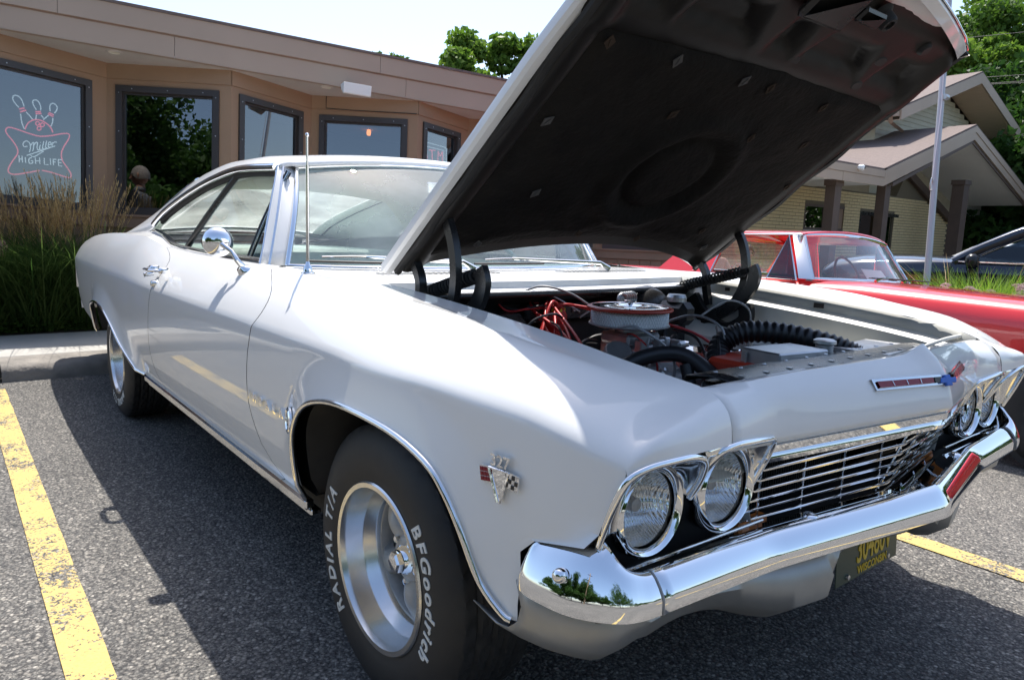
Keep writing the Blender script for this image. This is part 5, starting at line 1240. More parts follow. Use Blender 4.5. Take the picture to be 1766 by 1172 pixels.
for P in ([(225, 245), (175, 190), (150, 130), (180, 100), (230, 120), (265, 170), (285, 232)], [(245, 320), (255, 400), (272, 460), (290, 500)], [(312, 300), (350, 340), (388, 385)],
          [(432, 272), (400, 220), (390, 170), (425, 155), (460, 180), (482, 230), (484, 278)], [(434, 332), (424, 385)], [(488, 335), (515, 368)],
          [(597, 290), (592, 240), (605, 205), (640, 198), (675, 230), (675, 275), (648, 312)], [(628, 370), (625, 420), (605, 470)], [(575, 340), (515, 388)]):
    neon('pin_tube', P, neon_w, .005)
for P in ([(228, 265), (290, 250)], [(240, 298), (310, 278)], [(422, 295), (485, 296)], [(425, 318), (490, 318)], [(582, 305), (640, 335)], [(572, 322), (632, 355)]): neon('pin_band_tube', P, neon_r, .006, smooth_=False)
# script and capitals as strokes
for P in ([(325, 705), (285, 710), (275, 670), (310, 642), (350, 665), (362, 720), (350, 775)], [(362, 700), (385, 668), (402, 665), (398, 720), (390, 762)], [(402, 690), (430, 660), (445, 665), (440, 720), (450, 750), (465, 745)],
          [(478, 690), (470, 740), (490, 742)], [(480, 662), (484, 660)], [(520, 645), (505, 735), (525, 735)], [(555, 640), (540, 722), (560, 722)], [(575, 690), (605, 680), (600, 655), (578, 665), (575, 710), (600, 715)], [(625, 660), (618, 700)], [(628, 672), (650, 655), (675, 658)],
          [(320, 815), (655, 703)], [(365, 815), (410, 828), (515, 765)]): neon('script_tube', P, neon_w, .0045)
for P in ([(225, 815), (230, 895)], [(262, 818), (268, 898)], [(228, 858), (266, 858)], [(300, 835), (306, 905)], [(378, 840), (350, 850), (342, 880), (352, 908), (385, 905), (388, 878), (368, 878)], [(420, 840), (424, 915)], [(470, 840), (474, 915)], [(422, 880), (472, 880)],
          [(525, 845), (528, 922), (575, 925)], [(598, 850), (602, 925)], [(632, 858), (636, 930)], [(632, 858), (668, 862)], [(634, 892), (660, 892)], [(692, 862), (698, 938), (738, 942)], [(692, 862), (735, 868)], [(694, 900), (728, 902)]): neon('letter_tube', P, neon_w, .0045, smooth_=len(P) > 4)
atm = thing('cash_machine_sign', 'red lettered neon sign in a double white border behind the fifth window', 'sign', M=LM_)
kw = dict(i=7, off=(700, 150), sc=7.815, t=-.06)
for P in ([(205, 980), (212, 745), (235, 736), (330, 760), (530, 815), (546, 835), (545, 1150), (205, 1150)], [(218, 980), (224, 790), (240, 785), (340, 815), (510, 858), (512, 1130), (218, 1130)]): neon('border_tube', P, neon_w, .0042, smooth_=False, par=atm, **kw)
for P in ([(240, 960), (268, 828), (290, 965)], [(250, 910), (285, 915)], [(315, 850), (395, 856)], [(352, 856), (356, 1000)], [(430, 1010), (436, 865), (465, 935), (490, 872), (492, 1010)]): neon('letter_tube', P, neon_r, .006, smooth_=False, par=atm, **kw)
# ================================================================== the brick hall on the right
brk_m = mat('brick_cream', (.74, .58, .32), .85, var=(4, .8, (.60, .46, .24)), bump=(60, .3, .003)); mor_m = mat('mortar', (.16, .13, .085), .95)
col_m = mat('column_brown', (.115, .075, .055), .6, var=(6, .5, (.09, .06, .045))); clap_m = mat('siding_cream', (.60, .55, .42), .6, var=(4, .5, (.52, .47, .35)))
sft_m = mat('soffit_wood', (.62, .47, .33), .6); wht_m = mat('ceiling_white', (.82, .82, .80), .7, var=(1.2, .6, (.75, .75, .73)))
hall = thing('brick_hall', 'cream brick hall with two shingled gables and a pillared drive-through porch', 'building')
XW, XF, XU = -9.1, -7.27, -8.5
P_ = lambda u, v, x=XF: on(u, v, 'x', x)
# lower porch gable: rake, ridge
c0 = P_(1524, 294); pk = P_(1682, 218); yR = 2 * pk[1] - c0[1]; ze = c0[2]; zp = pk[2]; zb_f = P_(1524, 321)[2]; fh = ze - zb_f
def roofslab(name, pts, t, m, par): mb = MB(); mb.slab(pts, (0, 0, t)); return mb.build(name, m, par)
roofslab('roof', [(XF + .03, c0[1] - .0, ze), (XF + .03, pk[1], zp), (-13, pk[1], zp), (-13, c0[1], ze)], .06, shg_m, hall)
roofslab('roof', [(XF + .03, pk[1] + .001, zp), (XF + .03, yR, ze), (-13, yR, ze), (-13, pk[1] + .001, zp)], .06, shg_m, hall)
# long front eave with its own slope
roofslab('roof', [(XF + .03, 6.0, ze), (XF + .03, c0[1] + 1.2, ze), (-10.6, c0[1] + 1.2, ze + 1.0), (-10.6, 6.0, ze + 1.0)], .05, shg_m, hall)
def beam(name, a, b, h, t, m, par=hall):
    a = np.array(a, float); b = np.array(b, float); mb = MB(); mb.slab([a, b, b - V(0, 0, h), a - V(0, 0, h)], (t, 0, 0)); return mb.build(name, m, par)
half = .5
for (z_off, h, t) in ((0, fh * .45, .055), (-fh * .45 - .006, fh * .55, .035)):
    beam('rake_board', (XF, c0[1], ze + z_off), (XF, pk[1], zp + z_off), h, t, fas_m); beam('rake_board', (XF, pk[1] + .002, zp + z_off), (XF, yR, ze + z_off), h, t, fas_m)
for k in range(4):
    a = 6.0 + (c0[1] - 6.0) * k / 4; b = 6.0 + (c0[1] - 6.0) * (k + 1) / 4 - .006
    beam('fascia_panel', (XF, a, ze), (XF, b, ze), fh * .45, .055, fas_m); beam('fascia_panel', (XF, a + .7 if k else a, ze - fh * .45 - .006), (XF, min(b + .694, c0[1]), ze - fh * .45 - .006), fh * .55, .035, fas_m)
beam('rake_trim', (XF - .04, c0[1] + .6, zb_f + .12), (XF - .04, pk[1], zp - fh - .005), .10, .03, col_m); beam('rake_trim', (XF - .04, pk[1], zp - fh - .005), (XF - .04, yR, ze - fh), .10, .03, col_m)
# porch ceiling panels (white, folded) and flat soffit
for (ya, za, yb, zb) in ((c0[1], zb_f + .03, pk[1], zp - fh + .06), (pk[1], zp - fh + .06, yR, zb_f + .03)):
    mb = MB(); mb.slab([(XF - .01, ya, za), (XF - .01, yb, zb), (-14, yb, zb), (-14, ya, za)], (0, 0, .03)); mb.build('porch_ceiling', wht_m, hall)
mb = MB(); mb.slab([(XF - .01, 6.0, zb_f + .03), (XF - .01, c0[1], zb_f + .03), (XW, c0[1], zb_f + .03), (XW, 6.0, zb_f + .03)], (0, 0, .03)); mb.build('porch_ceiling', wht_m, hall)
# brick wall built course by course
w0 = P_(1240, 400, XW)[1]; w1 = P_(1634, 400, XW)[1]; zg = -.185
win = [P_(1388, 350, XW), P_(1452, 399, XW)]; dr = [P_(1483, 364, XW), P_(1530, 480, XW)]
beam_a = P_(1566, 302, XW + .06); beam_b = P_(1636, 380, XW + .06)
def ztop(y):
    if y < beam_a[1]: return zb_f + .06
    return beam_a[2] + (beam_b[2] - beam_a[2]) * (y - beam_a[1]) / (beam_b[1] - beam_a[1])
hall_wall = bpy.data.objects.new('brick_wall', None); C.objects.link(hall_wall); hall_wall.parent = hall
mb = MB()
def wallpiece(y0, y1, z0, z1): mb.box((XW - .25, y0, z0), (XW, y1, z1))
ysplit = sorted([w0, win[0][1], win[1][1], dr[0][1], dr[1][1], w1])
wallpiece(w0, win[0][1], zg, zb_f + .05); wallpiece(win[0][1], win[1][1], zg, win[1][2]); wallpiece(win[0][1], win[1][1], win[0][2], zb_f + .05); wallpiece(win[1][1], dr[0][1], zg, zb_f + .05); wallpiece(dr[0][1], dr[1][1], dr[0][2], zb_f + .05)
ya = dr[1][1]; mb.slab([(XW, ya, zg), (XW, w1, zg), (XW, w1, ztop(w1)), (XW, beam_a[1], ztop(beam_a[1])), (XW, ya, zb_f + .05)], (-.25, 0, 0)); mb.build('mortar_bed', mor_m, hall_wall)
ch, bl = .088, .30; bricks = []
nrow = int((zb_f + .06 - zg) / ch)
bm_near = MB(); cnt = 0; far = MB(); box_me = None
rnd = random.Random(2)
def inhole(y0, y1, z0, z1):
    for (a, b) in ((win[0], win[1]), (dr[0], dr[1])):
        if y1 > a[1] - .01 and y0 < b[1] + .01 and z1 > min(a[2], b[2]) and z0 < max(a[2], b[2]): return True
    return False
one = MB(); one.box((0, 0, 0), (.012, bl - .014, ch - .014)); one_o = one.build('brick', brk_m, hall_wall); one_me = one_o.data; bpy.data.objects.remove(one_o)
vis = []
for r in range(nrow):
    z = zg + r * ch; y = w0 + (bl / 2 if r % 2 else 0)
    while y + bl < w1:
        if z + ch < min(ztop(y), ztop(y + bl)):
            if not inhole(y, y + bl, z, z + ch): vis.append((y, z))
            else:
                for (a_, b_) in ((win[0], win[1]), (dr[0], dr[1])):
                    if z + ch > min(a_[2], b_[2]) and z < max(a_[2], b_[2]):
                        if y < a_[1] - .02 < y + bl: far.box((XW, y + .007, z + .007), (XW + .012, a_[1] - .005, z + ch - .007))
                        if y < b_[1] + .02 < y + bl: far.box((XW, b_[1] + .005, z + .007), (XW + .012, y + bl - .007, z + ch - .007))
        y += bl
# those that can be seen above the parked cars and nearest the camera become single bricks
vis.sort(key=lambda q: (0 if q[1] > 1.2 else 1, q[0]))
for i, (y, z) in enumerate(vis):
    o_ = rnd.uniform(-.002, .002)
    if i < 300:
        o = bpy.data.objects.new('brick', one_me); C.objects.link(o); o.parent = hall_wall; o.location = (XW + o_, y + .007, z + .007)
    else: far.box((XW + o_, y + .007, z + .007), (XW + .012 + o_, y + bl - .007, z + ch - .007))
stuff(far.build('brick_courses', brk_m, hall_wall))
beam('slanted_beam', beam_a + V(0, 0, .16), beam_b + V(0, 0, .16), .26, .10, col_m)
mb = MB(); mb.box((XW - .06, w1, zg), (XW - .02, w1 + .02, 1)); 
# window with frame and a shade panel, and the entrance door
w_ = bpy.data.objects.new('window', None); C.objects.link(w_); w_.parent = hall
ym = P_(1423, 370, XW)[1]; y0, y1 = win[0][1], win[1][1]; z1, z0 = win[0][2], win[1][2]
mb = MB(); mb.box((XW - .08, y0, z1 - .07), (XW + .02, y1, z1)); mb.box((XW - .08, y0, z0), (XW + .02, y1, z0 + .07)); mb.box((XW - .08, ym, z0 + .07), (XW + .01, ym + .10, z1 - .07)); mb.box((XW - .08, y0, z0 + .07), (XW + .02, y0 + .04, z1 - .07)); mb.build('frame', col_m, w_)
mb = MB(); mb.box((XW - .05, y0 + .04, z0 + .07), (XW - .04, ym, z1 - .07)); mb.build('pane', M_['window_glass'], w_)
mb = MB(); mb.box((XW - .06, ym + .10, z0 + .07), (XW - .02, y1, z1 - .07)); mb.build('shade_panel', trim_m, w_)
mb = MB(); mb.box((XW - .06, y0 - .05, z0 - .06), (XW + .05, y1 + .05, z0)); mb.build('sill', conc, w_)
d_ = bpy.data.objects.new('entrance_door', None); C.objects.link(d_); d_.parent = hall
y0, y1, z1 = dr[0][1], dr[1][1] + .3, dr[0][2]; f = .10
mb = MB(); mb.box((XW - .10, y0, z1 - f), (XW + .015, y1, z1)); mb.box((XW - .10, y0, zg), (XW + .015, y0 + f, z1 - f)); mb.box((XW - .10, (y0+y1)/2 - .05, zg), (XW + .01, (y0+y1)/2 + .05, z1 - f)); mb.build('frame', M_['black_paint'], d_)
mb = MB(); mb.box((XW - .06, y0 + f, zg), (XW - .05, y1, z1 - f)); mb.build('pane', M_['window_glass'], d_)
nt_ = P_(1515, 405, XW + .03); mb = MB(); mb.box((XW - .049, nt_[1] - .12, nt_[2] - .22), (XW - .045, nt_[1] + .12, nt_[2] + .20)); mb.build('notice', M_['paper'], d_)
mb = MB(); mb.box((XW - .7, w0, zg), (XW - .6, w1, zb_f)); mb.box((XW - .7, w1 - .1, zg), (XW - .26, w1, ztop(w1))); mb.build('room', inn_m, hall)
# columns
def column(u0, u1, vt, x, ztop_, lab=None, cap=True):
    a = on(u0, vt, 'x', x); b = on(u1, vt, 'x', x); w = (b[1] - a[1]) * .55; b[1] = a[1] + w; c = bpy.data.objects.new('column', None); C.objects.link(c); c.parent = hall
    mb = MB(); mb.box((x - w * .8, a[1], zg), (x, b[1] , ztop_)); mb.build('shaft', col_m, c)
    if cap: mb = MB(); mb.box((x - w * .8 - .03, a[1] - .04, ztop_ - .14), (x + .03, b[1] + .04, ztop_)); mb.build('capital', col_m, c)
    mb = MB(); mb.box((x - w * .8 + .03, b[1] + .001, zg), (x - .03, b[1] + .012, ztop_ - .16)); mb.build('side_batten', fas_m, c)
column(1440, 1460, 330, -7.42, zb_f + .03); column(1527, 1543, 330, -7.42, zb_f + .08, cap=False)
column(1662, 1679, 330, -7.6, P_(1665, 313, -7.6)[2] + .05)
for (u0, u1, v, x) in ((1676, 1689, 388, -12.5), (1709, 1724, 373, -11.0), (1725, 1741, 394, -14.0)): column(u0, u1, v, x, on(u0, v, 'x', x)[2])
# wooden fence between the columns behind
fen = thing('board_fence', 'dark brown vertical board fence beyond the porch columns', 'fence')
ya, yb = on(1634, 420, 'x', -12.0)[1], on(1664, 420, 'x', -12.0)[1]; zt = on(1640, 399, 'x', -12.0)[2]
n_ = 12
for k in range(n_):
    y = ya + (yb - ya) * k / n_; mb = MB(); mb.box((-12.0, y + .02, zg), (-11.97, y + (yb - ya) / n_ - .03, zt + rnd.uniform(-.03, .05))); mb.build('fence_board', col_m, fen)
# upper gable
uL = on(1553, 187, 'x', XU); uP = on(1693, 127, 'x', XU); yUR = 2 * uP[1] - uL[1]; zUe, zUp = uL[2], uP[2]
roofslab('roof', [(XU + .03, uL[1], zUe), (XU + .03, uP[1], zUp), (-22, uP[1], zUp), (-22, uL[1], zUe)], .07, shg_m, hall); roofslab('roof', [(XU + .03, uP[1] + .001, zUp), (XU + .03, yUR, zUe), (-22, yUR, zUe), (-22, uP[1] + .001, zUp)], .07, shg_m, hall)
beam('rake_board', (XU, uL[1], zUe + .02), (XU, uP[1], zUp + .02), .34, .05, fas_m); beam('rake_board', (XU, uP[1] + .002, zUp + .02), (XU, yUR, zUe + .02), .34, .05, fas_m)
slope = (zUp - zUe) / (uP[1] - uL[1]); XG = XU - 1.1
wy0 = uL[1] + .9; 
k = 0; z = ze - .4
while z < zUp - .5:
    yl = uP[1] - (zUp - .36 - (z + .15)) / slope; yr = 2 * uP[1] - yl; yl = max(yl, wy0); yr = min(yr, yUR - .9)
    if yr > yl: mb = MB(); mb.slab([(XG + .02, yl, z), (XG + .02, yr, z), (XG, yr, z + .15), (XG, yl, z + .15)], (-.03, 0, 0)); mb.build('siding_board', clap_m, hall)
    z += .15
mb = MB(); mb.box((-22, wy0 + .02, 2.2), (XG - .02, yUR - .92, zUe - .05)); mb.build('upper_wall', clap_m, hall)
# boarded soffits following the slopes
nb = 26
for sgn in (-1, 1):
    for k in range(nb):
        a = k / nb; b = (k + .93) / nb; ya = uP[1] + sgn * (uP[1] - uL[1]) * a; yb = uP[1] + sgn * (uP[1] - uL[1]) * b; za = zUp - .33 - slope * abs(ya - uP[1]); zb = zUp - .33 - slope * abs(yb - uP[1])
        mb = MB(); mb.slab([(XU - .01, ya, za), (XU - .01, yb, zb), (XG, yb, zb), (XG, ya, za)], (0, 0, .02)); mb.build('soffit_board', sft_m, hall)
mb = MB(); mb.box((XU - 1.1, yUR - .9, zUe - .50), (XU - .02, yUR - .02, zUe - .22)); mb.build('return_box', trim_m, hall)
# gutter and downspout on the left eave
mb = MB(); mb.box((-12, uL[1] - .10, zUe - .22), (XU, uL[1], zUe - .02)); mb.build('gutter', fas_m, hall)
ds = [on(1536, 200, 'x', XU - .15), on(1536, 211, 'x', XU - .15), on(1556, 226, 'x', XU - .6)]
mb = MB(); mb.tube(ds, .06, 4); mb.build('downspout', trim_m, hall)
cam_ = thing('security_camera', 'small white dome camera fixed on the porch fascia', 'camera', loc=tuple(P_(1487, 289, XF + .12)))
mb = MB(); mb.lathe([(0, .06), (.04, .055), (.07, .02), (.07, -.06), (.05, -.09), (0, -.09)], 20, MAT((0, 0, 0), (1, .3, -.1))); mb.build('housing', M_['paper'], cam_, smooth=40); mb = MB(); mb.lathe([(0, .075), (.025, .07), (.035, .05)], 16, MAT((0, 0, 0), (1, .3, -.1))); mb.build('lens', M_['black_paint'], cam_, smooth=40)
mb = MB(); mb.box((-.12, -.10, -.03), (-.02, .04, .03)); mb.build('bracket', M_['paper'], cam_)
# flagpole
pb = at_depth(1597, 502, 7.5); pt = at_depth(1641.5, -60, 7.72)
d = (pt - pb) / np.linalg.norm(pt - pb); base = pb - d * (pb[2] + .18) / d[2]
fp = thing('flagpole', 'slender silver flagpole rising between the red car and the dark truck', 'flagpole', loc=tuple(base))
mb = MB(); mb.tube([V(0, 0, 0), (pt - base) * 1.0, (pt - base) * 1.6], [.034, .029, .024], 16, sx=1); mb.build('pole', mat('pole_grey', (.50, .50, .50), .45, .3), fp, smooth=60)
mb = MB(); q = at_depth(1632, 168, 7.6) - base; mb.tube([q - V(.0, .06, .0), q + V(0, .02, 0)], .03, 10); q2 = at_depth(1606, 318, 7.55) - base; mb.tube([q2 + .05 * V(0, math.cos(a) * .5, math.sin(a) * 1.3) for a in np.linspace(0, 2*math.pi, 14)[:-1]], .006, 6, closed=True); mb.build('cleat', M_['alu'], fp, smooth=40)
mb = MB(); mb.tube([at_depth(1637, -40, 7.65) - base, at_depth(1624, 180, 7.56) - base, at_depth(1608, 305, 7.52) - base], .005, 5); mb.build('halyard', M_['paper'], fp)
mb = MB(); mb.lathe([(.10, 0), (.10, .03), (.05, .06)], 20, MAT()); mb.build('base_collar', M_['alu'], fp, smooth=30)
# ================================================================== plants
def leafmat(name, a, b, trans=.35, rough=.5):
    m = bpy.data.materials.new(name); m.use_nodes = True; n = m.node_tree; L = n.links; p = n.nodes['Principled BSDF']; o = n.nodes['Material Output']
    gi = n.nodes.new('ShaderNodeNewGeometry'); rp = n.nodes.new('ShaderNodeValToRGB'); rp.color_ramp.elements[0].color = (*a, 1); rp.color_ramp.elements[1].color = (*b, 1); L.new(gi.outputs['Random Per Island'], rp.inputs[0])
    L.new(rp.outputs[0], p.inputs['Base Color']); p.inputs['Roughness'].default_value = rough; p.inputs['Specular IOR Level'].default_value = .12
    tl = n.nodes.new('ShaderNodeBsdfTranslucent'); hs = n.nodes.new('ShaderNodeHueSaturation'); hs.inputs['Value'].default_value = 1.5; hs.inputs['Saturation'].default_value = 1.1; L.new(rp.outputs[0], hs.inputs['Color']); L.new(hs.outputs[0], tl.inputs[0])
    mx = n.nodes.new('ShaderNodeMixShader'); mx.inputs[0].default_value = trans; L.new(p.outputs[0], mx.inputs[1]); L.new(tl.outputs[0], mx.inputs[2]); L.new(mx.outputs[0], o.inputs[0])
    M_[name] = m; return m
leafmat('leaf_green', (.045, .095, .018), (.10, .17, .035)); leafmat('leaf_dark', (.022, .055, .014), (.05, .10, .022)); leafmat('leaf_bright', (.09, .17, .03), (.16, .24, .05))
leafmat('grass_blade', (.035, .075, .018), (.10, .15, .045)); leafmat('plume', (.42, .28, .12), (.62, .45, .22), .3); leafmat('grass_lime', (.13, .24, .03), (.24, .36, .07)); leafmat('sedum_flower', (.42, .34, .30), (.62, .50, .48), .2)
bark = mat('bark', (.10, .075, .055), .9, var=(8, .6, (.05, .04, .03)), bump=(20, 1, .03))
rng = np.random.default_rng(12)
def blades(n, cx, cy, rx, ry, z0, h0, h1, w, lean, droop, segs=5, seed=1, grow=None):
    r = np.random.default_rng(seed); V_ = []; F_ = []
    for i in range(n):
        a = r.uniform(0, 2*math.pi); q = math.sqrt(r.uniform()); bx = cx + rx*q*math.cos(a); by = cy + ry*q*math.sin(a); h = r.uniform(h0, h1); az = a + r.normal(0, .8); ln = abs(r.normal(lean, lean*.5)) * (.4 + q); dr = r.uniform(.2, 1) * droop
        dx, dy = math.cos(az), math.sin(az); tw = r.uniform(0, math.pi); b = len(V_)
        for s in range(segs + 1):
            t = s / segs; out = ln * t * h + dr * h * t**3; zz = z0 + h * (t - .42 * dr * t**3); ww = w * (1 - t**2.2) * .5 + .0006
            px, py = bx + dx*out, by + dy*out; V_ += [(px - math.sin(tw)*ww, py + math.cos(tw)*ww, zz), (px + math.sin(tw)*ww, py - math.cos(tw)*ww, zz)]
        for s in range(segs): F_.append((b+2*s, b+2*s+1, b+2*s+3, b+2*s+2))
    return V_, F_
def rawmesh(name, V_, F_, m, parent=None, kind=None, loc=None):
    me = bpy.data.meshes.new(name); me.from_pydata(V_, [], F_); me.materials.append(m); o = bpy.data.objects.new(name, me); C.objects.link(o)
    if parent: o.parent = parent
    if kind: o['kind'] = kind
    return o
def grass_clump(x, y, r, hb, hp_, nb, npl, lab, seed, z0=.12):
    t = thing('ornamental_grass', lab, 'grass plant', loc=(x, y, z0), group='tall feather grasses along the restaurant')
    rawmesh('leaf_blades', *blades(nb, 0, 0, r, r*1.1, 0, hb*.55, hb*1.1, .0095, .28, .75, 6, seed), M_['grass_blade'], t, 'stuff')
    # plumes: thin stalk with a narrow ragged head
    rr = np.random.default_rng(seed + 50); V_ = []; F_ = []; V2 = []; F2 = []
    for i in range(npl):
        a = rr.uniform(0, 2*math.pi); q = math.sqrt(rr.uniform()) * r * .8; bx, by = q*math.cos(a), q*math.sin(a); h = rr.uniform(.80, 1.08) * hp_; ln = rr.normal(.10, .07) + .10 * q / r * rr.uniform(.3, 2); az = a + rr.normal(0, .5)
        def P(t): return np.array([bx + math.cos(az)*ln*h*t*t, by + math.sin(az)*ln*h*t*t, h*t])
        b = len(V_)
        for s in range(7):
            p = P(s/6); V_ += [tuple(p + [.0011, 0, 0]), tuple(p - [.0011, 0, 0])]
        for s in range(6): F_.append((b+2*s, b+2*s+1, b+2*s+3, b+2*s+2))
        for s in range(34):
            tt = .74 + .26*s/33; p = P(tt); w = .0125 * math.sin(math.pi*min(1, (tt-.72)/.28)**.8) + .002; an = rr.uniform(0, 2*math.pi); d = np.array([math.cos(an)*w, math.sin(an)*w, .024]); e = np.array([-math.sin(an), math.cos(an), 0]) * .0026; b = len(V2)
            V2 += [tuple(p - e), tuple(p + e), tuple(p + d + e*.4), tuple(p + d - e*.4)]; F2.append((b, b+1, b+2, b+3))
    rawmesh('stalks', V_, F_, M_['plume'], t, 'stuff'); rawmesh('plumes', V2, F2, M_['plume'], t, 'stuff')
grass_clump(-6.03, -1.02, .22, .92, 1.20, 2600, 90, 'tall grass clump nearest the left edge, pale plumes across the neon window', 3)
grass_clump(-6.05, -.68, .23, .98, 1.24, 3200, 140, 'densest grass clump with many straw plumes behind the coupe tail', 5)
grass_clump(-6.10, -1.40, .24, .9, 1.18, 1500, 40, 'grass clump just outside the left edge beside the standing person', 9)
def groundcover(name, x0, x1, y0, y1, z, n, s, m, seed, hh=.10):
    r = np.random.default_rng(seed); V_ = []; F_ = []
    for i in range(n):
        p = np.array([r.uniform(x0, x1), r.uniform(y0, y1), z + r.uniform(0, hh)]); a = r.uniform(0, 2*math.pi); u = np.array([math.cos(a), math.sin(a), r.uniform(-.4, .6)]) * s * r.uniform(.6, 1.3); w = np.array([-math.sin(a), math.cos(a), r.uniform(-.3, .3)]) * s * .5
        b = len(V_); V_ += [tuple(p), tuple(p + u*.5 + w), tuple(p + u), tuple(p + u*.5 - w)]; F_.append((b, b+1, b+2, b+3))
    return rawmesh(name, V_, F_, M_[m], None, 'stuff')
gc_ = groundcover('ground_cover', -6.2, -5.74, -2.4, 1.6, .12, 9000, .03, 'leaf_green', 2, .13); gc_['label'] = 'low weedy ground cover at the foot of the tall grass'; gc_['category'] = 'ground cover'
# bed of grass and sedum in front of the dark truck
bc = at_depth(1715, 500, 6.6)
for i, (u, v, dp_, lab) in enumerate([(1655, 508, 6.2, 'lime green grass tuft nearest the flagpole'), (1700, 505, 6.5, 'middle lime green grass tuft below the truck mirror'), (1745, 505, 6.3, 'lime green grass tuft at the right picture edge'), (1725, 500, 7.2, 'lime green grass tuft behind the sedum heads')]):
    p = at_depth(u, v, dp_); t = thing('grass_tuft', lab, 'grass plant', loc=(p[0], p[1], -.05), group='lime grass tufts in the island bed'); rawmesh('leaf_blades', *blades(520, 0, 0, .26, .26, 0, .62 + .08*(i % 2), 1.02, .011, .22, .35, 5, 40 + i), M_['grass_lime'], t, 'stuff')
    if i < 2:
        V2, F2 = blades(7, 0, 0, .15, .15, 0, 1.05, 1.25, .008, .5, .3, 6, 60 + i); rawmesh('seed_stalks', V2, F2, M_['plume'], t, 'stuff')
rr = np.random.default_rng(5)
head = None
for i in range(30):
    u = rr.uniform(1622, 1775); v = rr.uniform(492, 525); p = at_depth(u, v, rr.uniform(5.7, 6.5)); hz = p[2]
    if head is None:
        V_ = []; F_ = []
        for k in range(170):
            a = rr.uniform(0, 2*math.pi); q = math.sqrt(rr.uniform()); c = np.array([.052*q*math.cos(a), .052*q*math.sin(a), .030*(1 - q*q) + rr.uniform(-.005, .005)]); s = .0075
            for d in range(2):
                e1 = rr.normal(size=3); e1 /= np.linalg.norm(e1); e2 = np.cross(e1, rr.normal(size=3)); e2 /= np.linalg.norm(e2); b = len(V_); V_ += [tuple(c + e1*s), tuple(c + e2*s), tuple(c - e1*s), tuple(c - e2*s)]; F_.append((b, b+1, b+2, b+3))
        st_v, st_f = blades(26, 0, 0, .05, .05, -.55, .30, .54, .030, .25, .3, 3, 77)
        t = thing('sedum', 'pale pink sedum heads in the island bed behind the red car', 'flower', loc=tuple(p), group='sedum plants'); rawmesh('flower_head', V_, F_, M_['sedum_flower'], t, 'stuff'); rawmesh('stem_leaves', st_v, st_f, M_['leaf_bright'], t, 'stuff'); head = t
    else:
        t = copy_tree(head); t.location = p; t.rotation_euler = (rr.uniform(-.2, .2), rr.uniform(-.2, .2), rr.uniform(0, 6)); sc = rr.uniform(.7, 1.15); t.scale = (sc, sc, sc)
mb = MB(); mb.box((bc[0] - 1.2, bc[1] - .55, -.2), (bc[0] + 2.0, bc[1] + 1.6, -.03)); structure(mb.build('island_bed', soil, bevel=.03))
# trees -------------------------------------------------------------
_tc = {}
def tree_mesh(seed, H, R, leaf, n, trunk_h=.28):
    key = (seed, H, R, leaf, n)
    if key in _tc: return _tc[key]
    r = np.random.default_rng(seed); mbT = MB(); cl = []
    mbT.tube(crom([(0, 0, 0), (r.normal(0, .1), r.normal(0, .1), H*.3), (r.normal(0, .25), r.normal(0, .25), H*.62), (r.normal(0, .4), r.normal(0, .4), H*.92)], 4), list(np.linspace(H*.026, H*.004, 13)), 8)
    nb = 26
    for i in range(nb):
        t = r.uniform(trunk_h, .93); a = i * 2.4 + r.normal(0, .3); L = R * math.sqrt(max(.05, 1 - ((t - .55)/.52)**2)) * r.uniform(.72, 1.12); p0 = np.array([0, 0, H*(t - .10)]); p1 = np.array([L*math.cos(a), L*math.sin(a), H*t + r.uniform(-.02, .08)*H]); mid = (p0 + p1)/2 + [0, 0, -.02*H]
        P = crom([p0, mid, p1], 4); mbT.tube(P, list(np.linspace(H*.009, H*.0015, len(P))), 5)
        for q in (.45, .7, .88, 1.0):
            c = P[int(q*(len(P)-1))]; k = 2 if q > .6 else 1
            for _ in range(k): cl.append((c + r.normal(0, R*.09, 3), R * r.uniform(.13, .25)))
    for i in range(6): cl.append((np.array([r.normal(0, R*.2), r.normal(0, R*.2), H*r.uniform(.85, .99)]), R*r.uniform(.12, .2)))
    nn = n // len(cl) + 1; Cs = np.repeat(np.array([c for c, s in cl]), nn, 0); S = np.repeat(np.array([s for c, s in cl]), nn); N = len(S)
    d = r.normal(size=(N, 3)); d /= np.linalg.norm(d, axis=1)[:, None]; rad = r.uniform(.35, 1.1, N)**.6; pos = Cs + d * (S*rad)[:, None] * np.array([1.15, 1.15, .75])
    u = r.normal(size=(N, 3)); u /= np.linalg.norm(u, axis=1)[:, None]; w = np.cross(u, r.normal(size=(N, 3))); w /= np.linalg.norm(w, axis=1)[:, None]; sz = leaf * r.uniform(.6, 1.25, N)[:, None]
    V_ = np.stack([pos - u*sz, pos + w*sz*.55, pos + u*sz, pos - w*sz*.55], 1).reshape(-1, 3); me = bpy.data.meshes.new('crown'); me.vertices.add(len(V_)); me.vertices.foreach_set('co', V_.ravel()); me.loops.add(N*4); me.polygons.add(N)
    me.loops.foreach_set('vertex_index', np.arange(N*4)); me.polygons.foreach_set('loop_start', np.arange(0, N*4, 4)); me.polygons.foreach_set('loop_total', np.full(N, 4)); me.update(calc_edges=True)
    _tc[key] = (mbT, me); return _tc[key]
def tree(x, y, z, H, R, leaf, n, seed, m, lab, rot=0, group=None, name='tree'):
    mbT, me = tree_mesh(seed, H, R, leaf, n); t = thing(name, lab, 'tree', loc=(x, y, z), group=group); t.rotation_euler = (0, 0, rot)
    mbT.build('trunk', bark, t, smooth=60); me2 = me.copy(); me2.materials.clear(); me2.materials.append(M_[m]); o = bpy.data.objects.new('crown', me2); C.objects.link(o); o.parent = t; return t
